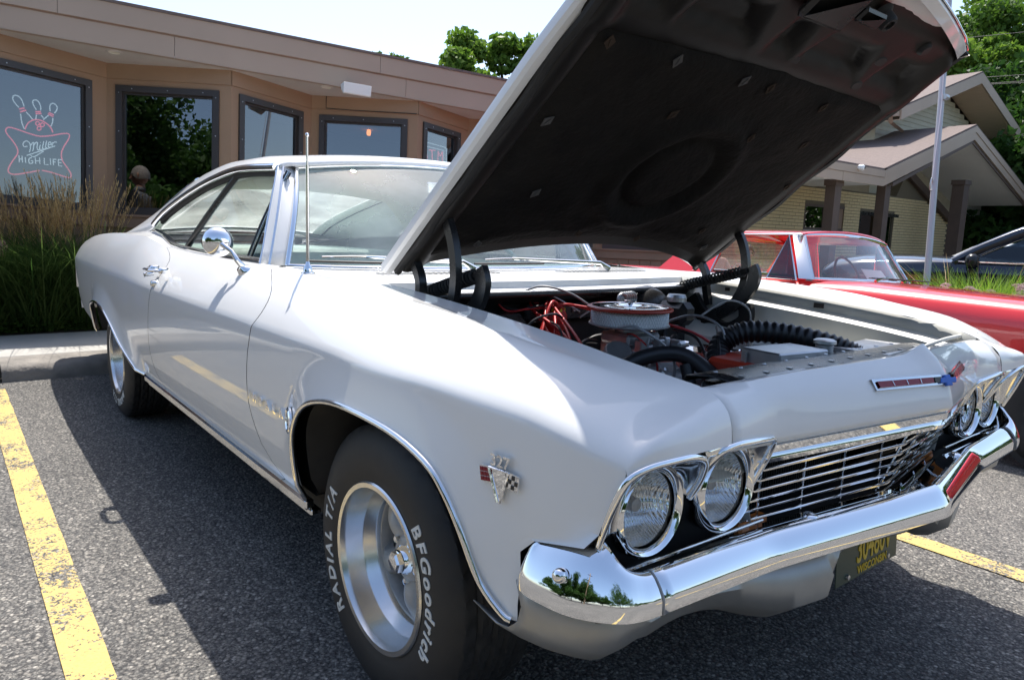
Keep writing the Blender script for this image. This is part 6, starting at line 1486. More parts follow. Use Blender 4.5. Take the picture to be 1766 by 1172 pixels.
def tree_px(u, v, dep, H, R, leaf, n, seed, m, lab, **k):
    p = at_depth(u, v, dep); return tree(p[0], p[1], p[2] - H, H, R, leaf, n, seed, m, lab, **k)
gB = 'trees behind the restaurant'
tree_px(872, 58, 34, 9.5, 3.2, .17, 46000, 21, 'leaf_bright', 'rounded tree standing just left of the raised bonnet edge', group=gB)
tree_px(800, 118, 36, 7.5, 1.8, .14, 9000, 22, 'leaf_green', 'small tree top peeking over the roof left of the rounded tree', group=gB)
tree_px(660, 88, 36, 6.5, 1.0, .14, 4000, 23, 'leaf_green', 'tiny leafy tip showing above the fascia, leftmost of the two', group=gB)
tree_px(697, 97, 36, 6.5, 1.0, .14, 4000, 24, 'leaf_green', 'tiny leafy tip showing above the fascia, right of its twin', group=gB)
tree_px(722, 107, 36, 6.5, .7, .14, 2500, 24, 'leaf_green', 'faintest leafy tip barely clearing the fascia', group=gB)
gR = 'tall trees behind the brick hall'
for i, (u, v, dp_, H, R, s, m, lab) in enumerate([(1668, 35, 40, 15, 4.0, 31, 'leaf_green', 'tall tree directly behind the flagpole'), (1735, -40, 42, 18, 4.6, 32, 'leaf_bright', 'tallest bright tree at the top right corner'), (1810, -20, 36, 15, 4.5, 33, 'leaf_green', 'tree cut by the right picture edge above the gable'),
      (1700, 70, 34, 12, 3.6, 34, 'leaf_bright', 'lower bright tree between flagpole and upper gable peak'), (1770, 110, 31, 11, 3.5, 35, 'leaf_dark', 'dark tree behind the right slope of the upper gable'), (1800, 190, 27, 9, 3.2, 36, 'leaf_dark', 'darkest low tree at the right edge under the gable end'), (1625, 105, 44, 10, 3.4, 37, 'leaf_dark', 'dull tree showing between bonnet tip and shingle roof'), (1590, 130, 46, 9, 3.0, 38, 'leaf_dark', 'low dark tree left of the flagpole behind the ridge'), (1850, 80, 30, 13, 4, 39, 'leaf_dark', 'tree just beyond the right picture edge')]):
    tree_px(u, v, dp_, H, R, .17, 30000 if i < 6 else 14000, s, m, lab, group=gR)
# trees and poles across the road, seen only as reflections in glass and chrome
gX = 'trees across the road behind the camera'
for i, (x, y, H, R, s) in enumerate([(3.5, -16, 8.0, 4.4, 51), (8.5, -19, 9.5, 5, 52), (13, -23, 9, 5, 53), (-1.0, -17, 7.5, 4.2, 54), (18, -18, 8, 4.5, 51), (21, -9, 10, 5, 52), (24, 0, 9, 5, 53), (15, -5, 8, 4, 51), (30, 9, 5.5, 4, 54), (34, 18, 5.5, 4, 51), (36, 28, 5.5, 4, 52), (30, -22, 9, 5, 53), (40, 40, 6, 4, 54), (3, 27, 5.2, 3.2, 51), (8.5, 28, 5.4, 3.2, 53), (-2.0, 29, 5.4, 3, 52)]):
    tree(x, y, 0, H * .86, R, .13, 42000 if i < 5 else 9000, s, 'leaf_dark', 'dark broad tree across the road, mirrored in glass and chrome', group=gX, rot=i)
for (x, y, h, lab_) in ((6.3, -12.5, 8.5, 'nearer wooden utility pole mirrored in the second window'), (7.2, -14, 8.0, 'farther wooden utility pole mirrored in the second window')):
    t = thing('utility_pole', lab_, 'pole', loc=(x, y, 0), group='utility poles across the road'); mb = MB(); mb.tube([(0, 0, 0), (0, 0, h)], [.16, .11], 12); mb.build('post', mat('pole_wood', (.35, .24, .14), .8), t, smooth=60); mb = MB(); mb.box((-.9, -.05, h - .7), (.9, .05, h - .58)); mb.build('crossarm', bark, t)
# overhead lines
for k, (u0, v0, u1, v1, dp_) in enumerate([(1655, 57, 1800, 44, 26), (1705, 130, 1800, 126, 26), (1705, 141, 1800, 137, 26), (1707, 144, 1800, 142.5, 26.5)]):
    t = thing('power_line', ['highest thin power line crossing the trees at top right', 'second power line down, just right of the gable peak', 'third power line down beside the gable', 'lowest power line beside the gable'][k], 'cable', loc=tuple(at_depth(u0, v0, dp_)), group='overhead lines'); a = at_depth(u0 - 260, v0 + (v0 - v1) * 1.8, dp_ + 4); b = at_depth(u1 + 200, v1 - 12, dp_ - 2); o0 = at_depth(u0, v0, dp_); mb = MB(); mb.tube([a - o0, (a + b)/2 - o0 + V(0, 0, -.15), b - o0], .011, 5); mb.build('wire', M_['hose'], t)
# ================================================================== other vehicles
def simple_body(root, st, paint, mid=.55, belt_in=.06, name='body'):
    """st rows: x, z_bottom, z_belt, half width, z_centre (bonnet or deck height)"""
    G = []
    for x, z0, zb, w, zc in st:
        row = []
        for q in ((w*.90, z0), (w*.965, z0 + .04), (w*.985, z0 + (zb-z0)*.35), (w, z0 + (zb-z0)*.66), (w*.995, z0 + (zb-z0)*.80), (w - belt_in*.35, z0 + (zb-z0)*.93), (w - belt_in, zb), (w - belt_in - .10, zb + (zc-zb)*.45 + .004), (w*.60, zb + (zc-zb)*.85), (w*.3, zc), (0, zc)): row.append((x, -q[0], q[1]))
        for p in reversed(row[:-1]): row.append((p[0], -p[1], p[2]))
        G.append(row)
    mb = MB(); mb.grid(G); n = len(G[0]); b0 = 0
    mb.f.append(tuple(range(n))); mb.mi.append(0); mb.f.append(tuple(range((len(G)-1)*n, len(G)*n))[::-1]); mb.mi.append(0)
    return mb.build(name, paint, root, smooth=35)
def dark_arch(root, x, z, w, r):
    for s in (-1, 1):
        mb = MB(); mb.lathe([(0, 0), (r, 0), (r, -.05)], 32, MAT((x, s*(w + .004), z), (0, s, 0))); mb.build('wheel_arch', M_['black_dull'], root)
def small_wheel(root, x, y, z, s, R=.32):
    w = copy_tree(wheel0); w.parent = root; w.location = (x, y, z); w.rotation_euler = (0, random.uniform(0, 3), math.pi if s < 0 else 0); k = R/.325; w.scale = (k, k, k); return w
# --- red sporty car in the next bay
red = thing('red_pickup_coupe', 'bright red sixties coupe parked in the bay beyond the white car', 'car', loc=(0, 3.62, -.11)); red.rotation_euler = (-.045, 0, 0)
Y0 = 3.62; Zo = .11
rw_ = .80
rst = []
for x, z0, zb, w, zc in [(-3.6, .45, .84, .76, .86), (-3.3, .36, .90, .80, .92), (-2.6, .32, .915, .82, .93), (-1.9, .30, .900, .83, .92), (-1.2, .30, .890, .83, .925), (-.8, .30, .895, .83, .935), (-.3, .30, .880, .83, .915), (.3, .32, .862, .82, .895), (.8, .36, .835, .80, .865), (1.05, .42, .80, .77, .83), (1.12, .48, .74, .72, .80)]: rst.append((x, z0, zb, w, zc))
simple_body(red, rst, M_['red_paint'])
def R2(u, v, y): p = on(u, v, 'y', y); return V(p[0], p[1] - Y0, p[2] + Zo + .045 * (p[1] - Y0) * 1.0)
dark_arch(red, .38, .34, .83, .36); dark_arch(red, -2.35, .34, .83, .36)
for x in (.38, -2.35):
    for s in (-1, 1): small_wheel(red, x, s*.745, .32, s, .315)
# crease along the bonnet and side strip
mb = MB()
for s in (-1, 1): mb.tube([(x, s*.832, .60 + .01*x) for x in np.linspace(-3.3, 1.0, 12)], .007, 6)
mb.tube([(x, -.829, .36) for x in np.linspace(-1.9, .02, 6)], .012, 6); mb.build('side_trim', M_['chrome_trim'], red)
# greenhouse
A0 = V(-1.14, -.745, .90); A1 = V(-1.30, -.62, 1.215)            # windshield corners near side
B0 = V(-1.10, .745, .90); B1 = V(-1.28, .62, 1.215)
rc = 1.285
G = []
for x in np.linspace(-1.29, -2.18, 12):
    e = 1.228 - .035*max(0, (-1.9 - x)/.3); G.append([(x + .05*(1-(y/.64)**2)*(x > -1.5), y, e + .050*(1-(abs(y)/.64)**2.2)) for y in np.linspace(-.64, .64, 17)])
mb = MB(); mb.grid(G); mb.build('roof', M_['red_paint'], red, smooth=50, solid=.02)
G = []
for k in range(13):
    y = -1 + 2*k/12; b = V(-1.00 - .13*y*y, .745*y, .92 + .01*(1-y*y)); t = V(-1.235 - .065*y*y, .625*y, 1.248 - .03*y*y); G.append([b*(1-q) + t*q for q in np.linspace(0, 1, 6)])
mb = MB(); mb.grid(G); mb.build('windshield', M_['car_glass'], red, smooth=60)
P = [g[0] for g in G] + G[-1] + [g[-1] for g in reversed(G)] + list(reversed(G[0])); mb = MB(); mb.tube(P, .014, 6, closed=True)
for s in (0, -1):
    g = G[s]; sg = -1 if s == 0 else 1; mb.slab([g[0] + V(.01, 0, 0), g[-1] + V(.01, 0, 0), g[-1] + V(-.06, sg*.03, 0), g[0] + V(-.07, sg*.05, 0)], (0, sg*.012, 0))
mb.build('windshield_frame', M_['chrome_trim'], red, smooth=60)
for s in (-1, 1):
    vt = [V(-1.22, s*.80, .905), V(-1.44, s*.805, .905), V(-1.385, s*.665, 1.212)]
    mb = MB(); mb.slab(vt, (0, s*.004, 0)); mb.build('vent_window', M_['vent_glass'], red); mb = MB(); mb.tube([vt[0], vt[1], vt[2]], .008, 6, closed=True); mb.build('vent_frame', M_['chrome_trim'], red)
    mb = MB(); mb.slab([(-1.93, s*.80, .90), (-2.20, s*.80, .90), (-2.45, s*.79, .90), (-2.17, s*.65, 1.205), (-1.90, s*.652, 1.215)], (0, -s*.03, 0)); mb.build('cab_pillar', M_['red_paint'], red, smooth=30)
    mb = MB(); mb.tube([(-1.92, s*.806, .91), (-1.893, s*.660, 1.21), (-1.40, s*.655, 1.222), (-1.30, s*.64, 1.220)], .007, 6); mb.tube([(-1.92, s*.806, .908), (-1.44, s*.81, .905)], .007, 6); mb.build('door_frame_trim', M_['chrome_trim'], red)
mb = MB(); mb.slab([(-2.12, -.60, .93), (-2.12, .60, .93), (-2.10, .56, 1.19), (-2.10, -.56, 1.19)], (.006, 0, 0)); mb.build('rear_window', M_['car_glass'], red); mb = MB(); mb.tube([(-2.12, -.60, .93), (-2.12, .60, .93), (-2.10, .56, 1.20), (-2.10, -.56, 1.20)], .012, 6, closed=True); mb.build('rear_window_frame', M_['chrome_trim'], red)
itr = bpy.data.objects.new('interior', None); C.objects.link(itr); itr.parent = red
mb = MB(); mb.box((-2.05, -.62, .55), (-1.92, .62, .925), bev=.03); mb.build('bench_seat', M_['black_dull'], itr)
mb = MB(); mb.box((-1.25, -.70, .80), (-1.08, .70, .918), bev=.03); mb.build('dashboard', M_['vinyl_dark'], itr)
mb = MB(); mb.tube([V(-1.42, .33, .93) + .19*(math.cos(a)*V(0, 1, 0) + math.sin(a)*V(-.4, 0, .9)) for a in np.linspace(0, 2*math.pi, 30)[:-1]], .010, 6, closed=True); mb.tube([(-1.42, .33, .93), (-1.2, .33, .86)], .02, 6); mb.tube([(-1.42, .14, .93), (-1.42, .52, .93)], .008, 5); mb.build('steering_wheel', M_['black_paint'], itr, smooth=60)
mb = MB(); mb.slab([R2(1496, 489, 3.86), R2(1530, 488, 4.16), R2(1514, 467, 4.10), R2(1480, 464, 3.80)], (.004, 0, .002)); mb.build('paper_card', M_['paper'], red)
for k, y in enumerate((-.12, .30)):
    wi = bpy.data.objects.new('wiper', None); C.objects.link(wi); wi.parent = red; mb = MB(); mb.tube([(-.93, y - .16, .935), (-.985, y + .05, .955), (-1.02, y + .24, .962)], [.010, .006, .005], 6); mb.build('wiper_arm', M_['chrome_trim'], wi); mb = MB(); mb.tube([(-1.03 , y + .0, .955), (-1.02, y + .42, .955)], .006, 5); mb.build('wiper_blade', M_['rubber'], wi)
mb = MB()
for k in range(26): mb.box((-.90, -.45 + .034*k, .9505), (-.85, -.45 + .034*k + .018, .9565))
stuff(mb.build('cowl_vent', M_['black_dull'], red))
mb = MB(); mb.lathe([(0, .012), (.04, .011), (.045, 0)], 16, MAT((-1.55, -.775, .885), (0, -1, .2))) if False else mb.box((-1.75, -.845, .80), (-1.62, -.825, .82), bev=.005); mb.build('door_handle', M_['chrome'], red)
mb = MB(); mb.lathe([(0, .02), (.05, .018), (.055, 0)], 20, MAT((-1.46, -.84, 1.02), (1, -.1, 0)));
mb = MB(); G = [[(1.13, y, z) for y in np.linspace(-.70, .70, 9)] for z in (.50, .60, .72)]; mb.grid(G); mb.build('nose_grille', M_['chrome_trim'], red)
mb = MB(); mb.tube([(1.02, -.82, .46), (1.15, -.78, .46), (1.20, -.5, .46), (1.21, 0, .46), (1.20, .5, .46), (1.15, .78, .46)], .05, 10); mb.build('front_bumper', M_['chrome'], red, smooth=60)
# --- dark truck behind, nose to the left
trk_o = at_depth(1640, 480, 8.6); f = V(-.96, -.28, 0); f /= np.linalg.norm(f); lft = V(-f[1], f[0], 0)
trk = thing('dark_truck', 'dark navy truck with black door mirror parked beyond the flower bed', 'truck', M=Matrix(((f[0], lft[0], 0, trk_o[0]), (f[1], lft[1], 0, trk_o[1]), (0, 0, 1, -.2), (0, 0, 0, 1))))
Ti = trk.matrix_world.inverted()
# the side we see is its left (+y) flank; shift so that the flank passes through trk_o
tb = [(-3.8, .5, 1.10, .97, 1.13), (-2.5, .45, 1.12, .98, 1.15), (-1.0, .40, 1.115, .99, 1.15), (0, .40, 1.10, .99, 1.16), (.45, .40, 1.09, .98, 1.17), (1.0, .42, 1.06, .97, 1.15), (1.35, .48, 1.00, .93, 1.10), (1.50, .55, .92, .84, 1.0)]
sb = simple_body(trk, [(a, b, c, d, e) for a, b, c, d, e in tb], M_['navy_paint'], belt_in=.05)
for o in trk.children: o.location.y -= .99
def TP(x, y, z): return V(x, y - .99, z)
G = []
for k in range(11):
    y = -1 + 2*k/10; b = TP(.10 - .22*y*y, .90*y, 1.13); t = TP(-.70 - .12*y*y, .74*y, 1.585 - .03*y*y); G.append([b*(1-q) + t*q for q in np.linspace(0, 1, 5)])
mb = MB(); mb.grid(G); mb.build('windshield', M_['car_glass'], trk, smooth=60)
mb = MB(); G2 = [[TP(x, y, itp(x, [-3.6, -3.0, -1.6, -.7], [1.50, 1.60, 1.64, 1.60]) - .07*abs(y/.76)**2.5) for y in np.linspace(-.76, .76, 13)] for x in np.linspace(-.75, -3.5, 12)]; mb.grid(G2); mb.build('roof', M_['navy_paint'], trk, smooth=50, solid=.03)
for s in (-1, 1):
    mb = MB(); mb.tube(crom([TP(.0, s*.93, 1.10), TP(-.35, s*.87, 1.32), TP(-.85, s*.775, 1.545), TP(-1.6, s*.765, 1.60), TP(-2.8, s*.76, 1.56), TP(-3.4, s*.80, 1.40)], 6), .046, 8, sx=1.3); mb.build('roof_rail', M_['navy_paint'], trk, smooth=60)
    mb = MB(); mb.slab([TP(-.16, s*.93, 1.12), TP(-3.2, s*.93, 1.12), TP(-3.0, s*.79, 1.53), TP(-.90, s*.80, 1.52)], (0, -s*.01, 0)); mb.build('side_window', M_['vent_glass'], trk)
    mb = MB(); mb.tube([TP(-.05, s*.965, 1.115), TP(-3.3, s*.965, 1.12)], .012, 6); mb.build('belt_trim', M_['chrome_trim'], trk); mb = MB(); mb.tube([TP(-1.45, s*.945, 1.12), TP(-1.38, s*.81, 1.52)], .045, 6); mb.build('window_post', M_['black_paint'], trk)
    mb = MB(); mb.tube([TP(.02, s*.995, 1.06), TP(.10, s*1.0, .85), TP(.10, s*.99, .60), TP(.04, s*.975, .44)], .006, 5); mb.tube([TP(-1.30, s*.995, 1.10), TP(-1.32, s*1.0, .85), TP(-1.28, s*.985, .45)], .006, 5); mb.build('door_seam', M_['black_dull'], trk)
mr2 = bpy.data.objects.new('door_mirror', None); C.objects.link(mr2); mr2.parent = trk
mb = MB(); MP = TP(-.20, 1.12, 1.13); mb.box((-.06, -.13, -.08), (.07, .10, .08), Matrix.Translation(tuple(MP)), bev=.04); mb.build('mirror_shell', M_['black_paint'], mr2, smooth=50); mb = MB(); mb.box((-.04, -.16, -.16), (.04, .02, -.09), Matrix.Translation(tuple(MP)), bev=.015); mb.build('mirror_foot', M_['black_paint'], mr2)
mb = MB(); mb.box((.28, .975, .84), (.42, .985, .86), Matrix.Translation((0, -.99, 0))); mb.build('side_badge', M_['chrome_trim'], trk)
it2 = bpy.data.objects.new('interior', None); C.objects.link(it2); it2.parent = trk
for yy in (-.42, .42):
    mb = MB(); mb.box((-1.55, yy - .24 - .99, .8), (-1.35, yy + .24 - .99, 1.30), bev=.05); mb.box((-1.53, yy - .12 - .99, 1.32), (-1.43, yy + .12 - .99, 1.50), bev=.03); mb.build('seat', M_['black_dull'], it2)
mb = MB(); mb.tube([TP(-.78, .42, 1.16) + .19*(math.cos(a)*V(0, 1, 0) + math.sin(a)*V(-.4, 0, .9)) for a in np.linspace(0, 2*math.pi, 26)[:-1]], .014, 6, closed=True); mb.build('steering_wheel', M_['black_paint'], it2)
for o_ in (.85, -2.6):
    for s in (-1, 1):
        mb = MB(); mb.lathe([(0, 0), (.43, 0), (.43, -.05)], 32, MAT((o_, s*.985 - .99, .40), (0, s, 0))); mb.build('wheel_arch', M_['black_dull'], trk); w = small_wheel(trk, o_, s*.90 - .99, .37, s, .37)
# --- white roof of a car between the truck and the hall
wc_p = at_depth(1612, 440, 14.5); wcar = thing('white_sedan', 'white car showing only its pale bonnet and roofline behind the dark truck', 'car', M=Matrix(((f[0], lft[0], 0, wc_p[0]), (f[1], lft[1], 0, wc_p[1]), (0, 0, 1, -.2), (0, 0, 0, 1))))
simple_body(wcar, [(-2.8, .4, 1.0, .86, 1.02), (-1.5, .35, 1.05, .90, 1.06), (0, .35, 1.06, .90, 1.10), (.9, .38, 1.0, .88, 1.06), (1.5, .45, .90, .80, .95)], M_['white_paint'])
mb = MB(); G = [[(x, y, itp(x, [-2.4, -1.9, -.9, -.3], [1.12, 1.36, 1.38, 1.10]) - .05*abs(y/.66)**2) for y in np.linspace(-.66, .66, 9)] for x in np.linspace(-.3, -2.4, 14)]; mb.grid(G); mb.build('roof', M_['white_paint'], wcar, smooth=50, solid=.02)
for x in (.8, -2.0):
    for s in (-1, 1): small_wheel(wcar, x, s*.80, .32, s)
# ================================================================== people
skin = mat('skin', (.42, .22, .15), .5, var=(8, .5, (.36, .18, .12))); skin2 = mat('skin_pale', (.52, .30, .22), .5)
navy_c = mat('cloth_navy', (.012, .016, .05), .85, bump=(80, .3, .002)); grey_c = mat('cloth_grey', (.10, .10, .105), .85, bump=(80, .3, .002)); orange_c = mat('cloth_orange', (.55, .09, .03), .85, bump=(60, .3, .002)); black_c = mat('cloth_black', (.012, .012, .012), .85); blue_c = mat('cloth_blue', (.03, .05, .14), .85)
hair_m = mat('hair_grey', (.12, .10, .09), .7, var=(60, .6, (.22, .20, .18))); hair_d = mat('hair_dark', (.02, .014, .010), .7)
def skin_mesh(name, joints, edges, m, parent, root=0, sub=2):
    """joints: list of (x, y, z, radius_x, radius_y)"""
    me = bpy.data.meshes.new(name); me.from_pydata([j[:3] for j in joints], edges, []); o = bpy.data.objects.new(name, me); C.objects.link(o)
    md = o.modifiers.new('skin', 'SKIN'); md.use_smooth_shade = True
    for i, j in enumerate(joints):
        v = me.skin_vertices[0].data[i]; v.radius = (j[3], j[4] if len(j) > 4 else j[3]); v.use_root = (i == root)
    sb = o.modifiers.new('sub', 'SUBSURF'); sb.levels = sub; sb.render_levels = sub; me.materials.append(m); o.parent = parent; return o
def head_mesh(mb, c, yaw=0, pitch=0, s=1.0):
    """a head with brow, nose, lips and chin, facing +x before yaw"""
    R = Matrix.Translation(tuple(c)) @ Matrix.Rotation(yaw, 4, 'Z') @ Matrix.Rotation(pitch, 4, 'Y'); G = []
    for i in range(25):
        t = i / 24; ph = math.pi * t; row = []
        for j in range(32):
            a = 2*math.pi*j/32; fx = math.cos(a); x = .098*math.sin(ph)*fx; y = .076*math.sin(ph)*math.sin(a); z = .118*math.cos(ph)
            if z < 0: k = min(1, -z/.118); y *= 1 - .30*k; x *= 1 - .12*k; x += .012*k
            if fx > .0:
                g = math.exp(-(math.sin(a)/.22)**2); gz_ = lambda z0, w: math.exp(-((z - z0)/w)**2)
                x += g * (.026*gz_(-.018, .020) + .010*gz_(.0, .028) + .010*gz_(-.058, .010) + .012*gz_(-.098, .016) - .006*gz_(-.043, .007)) ; e = math.exp(-((abs(math.sin(a)) - .42)/.16)**2); x += e * (-.012*gz_(.012, .014) + .006*gz_(.034, .010))
            row.append(tuple(R @ Vector((x*s, y*s, z*s))))
        G.append(row)
    mb.grid(G, cv=True)
    for sg in (-1, 1):
        mb.tube([R @ Vector((.0*s, sg*.076*s, .02*s)), R @ Vector((-.012*s, sg*.090*s, .01*s)), R @ Vector((-.004*s, sg*.078*s, -.028*s))], [.010*s, .012*s, .008*s], 8)
    return R
def hair_cap(name, R, m, parent, s=1.0, low=-.02):
    mb = MB(); G = []
    for i in range(14):
        ph = math.pi * .62 * i / 13; row = []
        for j in range(28):
            a = 2*math.pi*j/28; fr = max(0, math.cos(a)); lim = 1 - .42*fr**1.5; p = ph*lim; row.append(tuple(R @ Vector(((.106*math.sin(p)*math.cos(a) - .006)*s, .086*math.sin(p)*math.sin(a)*s, (.128*math.cos(p))*s))))
        G.append(row)
    mb.grid(G, cv=True); return mb.build(name, m, parent, smooth=60)
def hand(parent, w, d, m, s=1.0, side=1):
    """palm and five curled fingers at wrist w pointing along d"""
    d = V(*d) / np.linalg.norm(d); u = np.cross(d, V(0, 0, 1)); u = u/np.linalg.norm(u) if np.linalg.norm(u) > .1 else V(1, 0, 0); n = np.cross(u, d); w = V(*w); J = [(*w, .026*s, .020*s), (*(w + d*.05*s), .036*s, .016*s), (*(w + d*.085*s), .036*s, .014*s)]; E = [(0, 1), (1, 2)]
    skin_mesh('hand', J, E, m, parent, 0, 2)
    for k, (o, L) in enumerate([(-.030, .068), (-.010, .078), (.010, .073), (.029, .056)]):
        b = w + d*.075*s + u*o*s; P = [b, b + d*L*.45*s - n*.006*s, b + d*L*.78*s - n*.020*s, b + d*L*.9*s - n*.036*s]; mb = MB(); mb.tube(crom(P, 3), [.0088*s]*4 + [.0080*s]*3 + [.0068*s]*3, 8); mb.build('finger', m, parent, smooth=60)
    b = w + d*.02*s - u*side*.030*s; mb = MB(); mb.tube(crom([b, b + d*.03*s - u*side*.018*s, b + d*.058*s - u*side*.020*s - n*.012*s], 3), .0095*s, 8); mb.build('thumb', m, parent, smooth=60)
# --- man in grey shirt and sunglasses whose image shows in the second window
Mi3 = LM_.inverted(); aa, dd, nn_, L = WIN[4]
q = on_win(241, 318, 4, 0.0); cl = Mi3 @ Vector(CAM); cl = V(cl.x, cl.y, cl.z)
# mirror the camera in the pane, then walk along the mirrored sight line
n3 = V(nn_[0], nn_[1], 0); a3 = V(aa[0], aa[1], 0); cm_ = cl - 2*((cl - a3) @ n3)*n3; dirm = (q - cm_); dirm /= np.linalg.norm(dirm)
def mirrored(u, v, dist): q = on_win(u, v, 4, 0.0); d = q - cm_; d /= np.linalg.norm(d); p = LM_ @ Vector(tuple(cm_ + d*dist)); return V(p.x, p.y, p.z)
D_ = 9.6
hp_ = mirrored(238, 303, D_)
man = thing('person', 'man in grey tee shirt and sunglasses mirrored in the second window', 'person', loc=(hp_[0], hp_[1], 0))
tocam = V(CAM[0] - hp_[0], CAM[1] - hp_[1], 0); yaw_m = math.atan2(-tocam[1], -tocam[0]); look = math.atan2(V(-5.9, .2, 0)[1] - hp_[1], -5.9 - hp_[0]) - 1.2
H = hp_[2]; 
def person(t, H, yaw, top_m, leg_m, sk, hr, arms=None, seated=False, glasses=False, bald=False, k=1.0):
    mb = MB(); R = head_mesh(mb, (0, 0, H), yaw, .12, k); hd_ = mb.build('head', sk, t, smooth=60); hair_cap('hair', R, hr, t, k)
    rot = lambda x, y: (x*math.cos(yaw) - y*math.sin(yaw), x*math.sin(yaw) + y*math.cos(yaw))
    def J(x, y, z, r, r2=None): a, b = rot(x*k, y*k); return (a, b, H + z*k, r*k, (r2 or r)*k)
    if not seated:
        js = [J(0, 0, -.72, .15, .12), J(0, 0, -.50, .15, .115), J(0, 0, -.30, .16, .12), J(0, 0, -.19, .09), J(-.005, 0, -.10, .055), J(0, -.18, -.24, .062), J(0, .18, -.24, .062), J(-.01, -.24, -.46, .050), J(-.01, .24, -.46, .050)]
        ed = [(0, 1), (1, 2), (2, 3), (3, 4), (2, 5), (2, 6), (5, 7), (6, 8)]; skin_mesh('shirt', js, ed, top_m, t)
        skin_mesh('neck', [J(-.01, 0, -.17, .055), J(0, 0, -.05, .052)], [(0, 1)], sk, t)
        skin_mesh('trousers', [J(0, 0, -.72, .155, .125), J(0, -.09, -.86, .088), J(0, .09, -.86, .088), J(.01, -.10, -1.20, .064), J(.01, .10, -1.20, .064), J(-.01, -.10, -1.56, .048), J(-.01, .10, -1.56, .048)], [(0, 1), (0, 2), (1, 3), (2, 4), (3, 5), (4, 6)], leg_m, t)
        for s in (-1, 1):
            skin_mesh('forearm', [J(-.01, s*.24, -.46, .042), J(.05, s*.26, -.62, .036), J(.12, s*.24, -.72, .026)], [(0, 1), (1, 2)], sk, t); a = J(.12, s*.24, -.72, .02); c, d = rot(.5, 0); hand(t, a[:3], (c, d, -.8), sk, k, s)
            a, b = rot(.05*k, s*.10*k); mb = MB(); mb.tube([(a - .07*math.cos(yaw), b - .07*math.sin(yaw), H - 1.64*k), (a + .10*math.cos(yaw), b + .10*math.sin(yaw), H - 1.65*k)], [.045*k, .04*k], 10); mb.build('shoe', black_c, t, smooth=60)
    else:
        js = [J(0, 0, -.62, .16, .14), J(0, 0, -.42, .15, .12), J(0, 0, -.26, .15, .11), J(0, 0, -.16, .075), J(.0, -.17, -.22, .06), J(0, .17, -.22, .06), J(.08, -.25, -.42, .050), J(.08, .25, -.42, .050), J(.26, -.14, -.50, .040), J(.26, .14, -.50, .040)]
        ed = [(0, 1), (1, 2), (2, 3), (2, 4), (2, 5), (4, 6), (5, 7), (6, 8), (7, 9)]; skin_mesh('top', js, ed, top_m, t); skin_mesh('neck', [J(-.01, 0, -.17, .05), J(0, 0, -.05, .05)], [(0, 1)], sk, t)
        skin_mesh('legs', [J(0, 0, -.64, .16, .13), J(.22, -.10, -.62, .085), J(.22, .10, -.62, .085), J(.46, -.11, -.62, .065), J(.46, .11, -.62, .065), J(.48, -.11, -1.0, .048), J(.48, .11, -1.0, .048)], [(0, 1), (0, 2), (1, 3), (2, 4), (3, 5), (4, 6)], leg_m, t)
        for s in (-1, 1): a = J(.26, s*.14, -.50, .02); c, d = rot(1, -s*.5); hand(t, a[:3], (c, d, -.1), sk, k, s)
    if glasses:
        mb = MB()
        for s in (-1, 1): mb.lathe([(0, .004), (.020, .003), (.026, 0)], 14, R @ MAT((.094, s*.030, .012), (1, s*.25, 0)))
        mb.tube([R @ Vector((.095, -.055, .018)), R @ Vector((.10, 0, .020)), R @ Vector((.095, .055, .018))], .003, 5)
        for s in (-1, 1): mb.tube([R @ Vector((.09, s*.058, .018)), R @ Vector((0, s*.083, .016))], .003, 5)
        mb.build('sunglasses', M_['black_paint'], t)
    return R
person(man, H, yaw_m + .95, grey_c, blue_c, skin, hair_m, glasses=True)
# --- person cut by the left picture edge
lp = at_depth(-84, 330, 5.6); lpx = thing('person', 'person in navy shirt and shorts cut off by the left picture edge', 'person', loc=(lp[0], lp[1], .12)); person(lpx, 1.50, .4, mat('cloth_blue2', (.02, .035, .12), .85), navy_c, skin, hair_d)
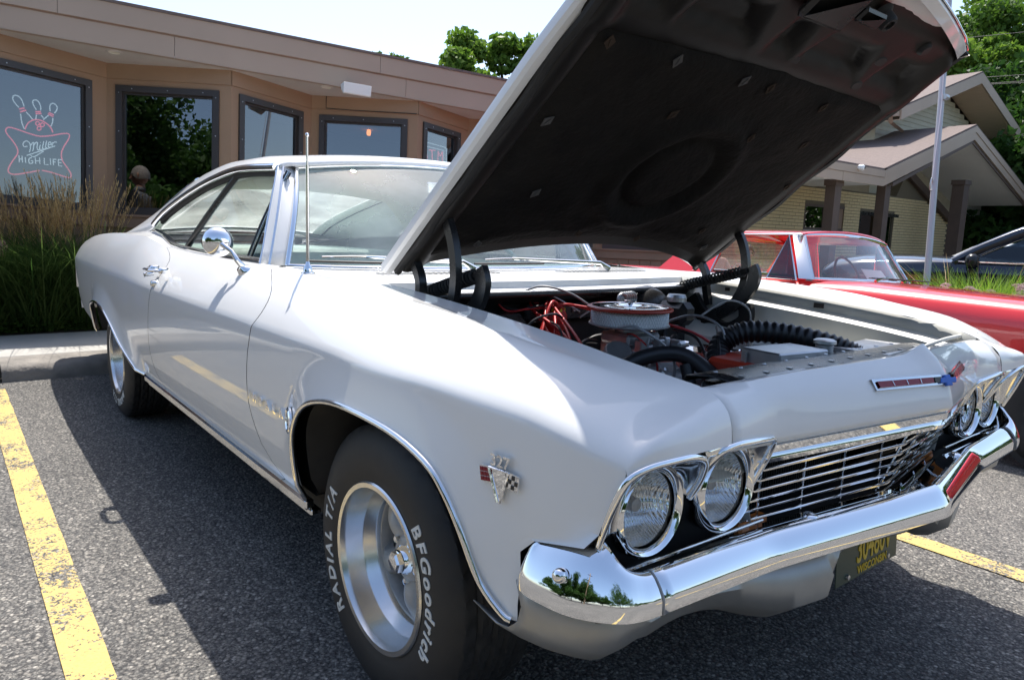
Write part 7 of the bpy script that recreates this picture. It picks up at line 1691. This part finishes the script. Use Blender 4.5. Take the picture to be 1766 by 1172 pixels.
# --- two seated spectators beyond the red car
sp = at_depth(1291, 436, 12.5); s1 = thing('person', 'seated woman in glasses with an orange wrap, framed by the red cab window', 'person', loc=(sp[0], sp[1], -.18)); person(s1, sp[2] + .18, -.75, black_c, orange_c, skin2, hair_d, seated=True, glasses=True, k=1.12)
mb = MB(); G = []
for i in range(12):
    r_ = []
    for j in range(12): a = -1 + 2*i/11; b = j/11; r_.append((.26 + .18*b*.3 + .1*math.sin(a*3)*.2 + .10*(1-a*a), a*.42, sp[2] + .18 - .30 - .42*b + .05*math.sin(a*7 + b*3)))
    G.append(r_)
cy, sy = math.cos(-.75), math.sin(-.75); G = [[(p[0]*cy - p[1]*sy, p[0]*sy + p[1]*cy, p[2]) for p in r_] for r_ in G]; mb.grid(G); mb.build('wrap', orange_c, s1, smooth=60, solid=.02)
sp2 = at_depth(1232, 424, 12.0); s2 = thing('person', 'seated spectator in sleeveless top left of the woman in orange', 'person', loc=(sp2[0], sp2[1], -.18)); person(s2, sp2[2] + .18, -.6, skin2, blue_c, skin2, hair_d, seated=True, k=1.12)
sp3 = at_depth(1100, 440, 12.0); s3 = thing('person', 'spectator in black seated behind the red car tail', 'person', loc=(sp3[0], sp3[1], -.18)); person(s3, sp3[2] + .18, -.5, black_c, blue_c, skin, hair_d, seated=True, k=1.1)
for i, p in enumerate((sp, sp2, sp3)):
    t = thing('folding_chair', ['folding chair under the woman in orange', 'folding chair under the sleeveless spectator', 'folding chair behind the red car tail'][i], 'chair', loc=(p[0], p[1], -.185), group='folding chairs of the spectators'); zt = p[2] + .185 - .80
    Rz = Matrix.Rotation(-.7, 4, 'Z'); mb = MB(); mb.box((-.25, -.26, zt), (.25, .26, zt + .03), Rz); mb.build('seat', blue_c, t); mb = MB(); mb.box((-.27, -.26, zt + .1), (-.24, .26, zt + .55), Rz); mb.build('backrest', blue_c, t)
    for a in (-1, 1):
        for b in (-1, 1): mb = MB(); mb.tube([Rz @ Vector((a*.24, b*.25, zt)), Rz @ Vector((-a*.24, b*.25, 0))], .012, 6); mb.build('leg', M_['alu'], t)
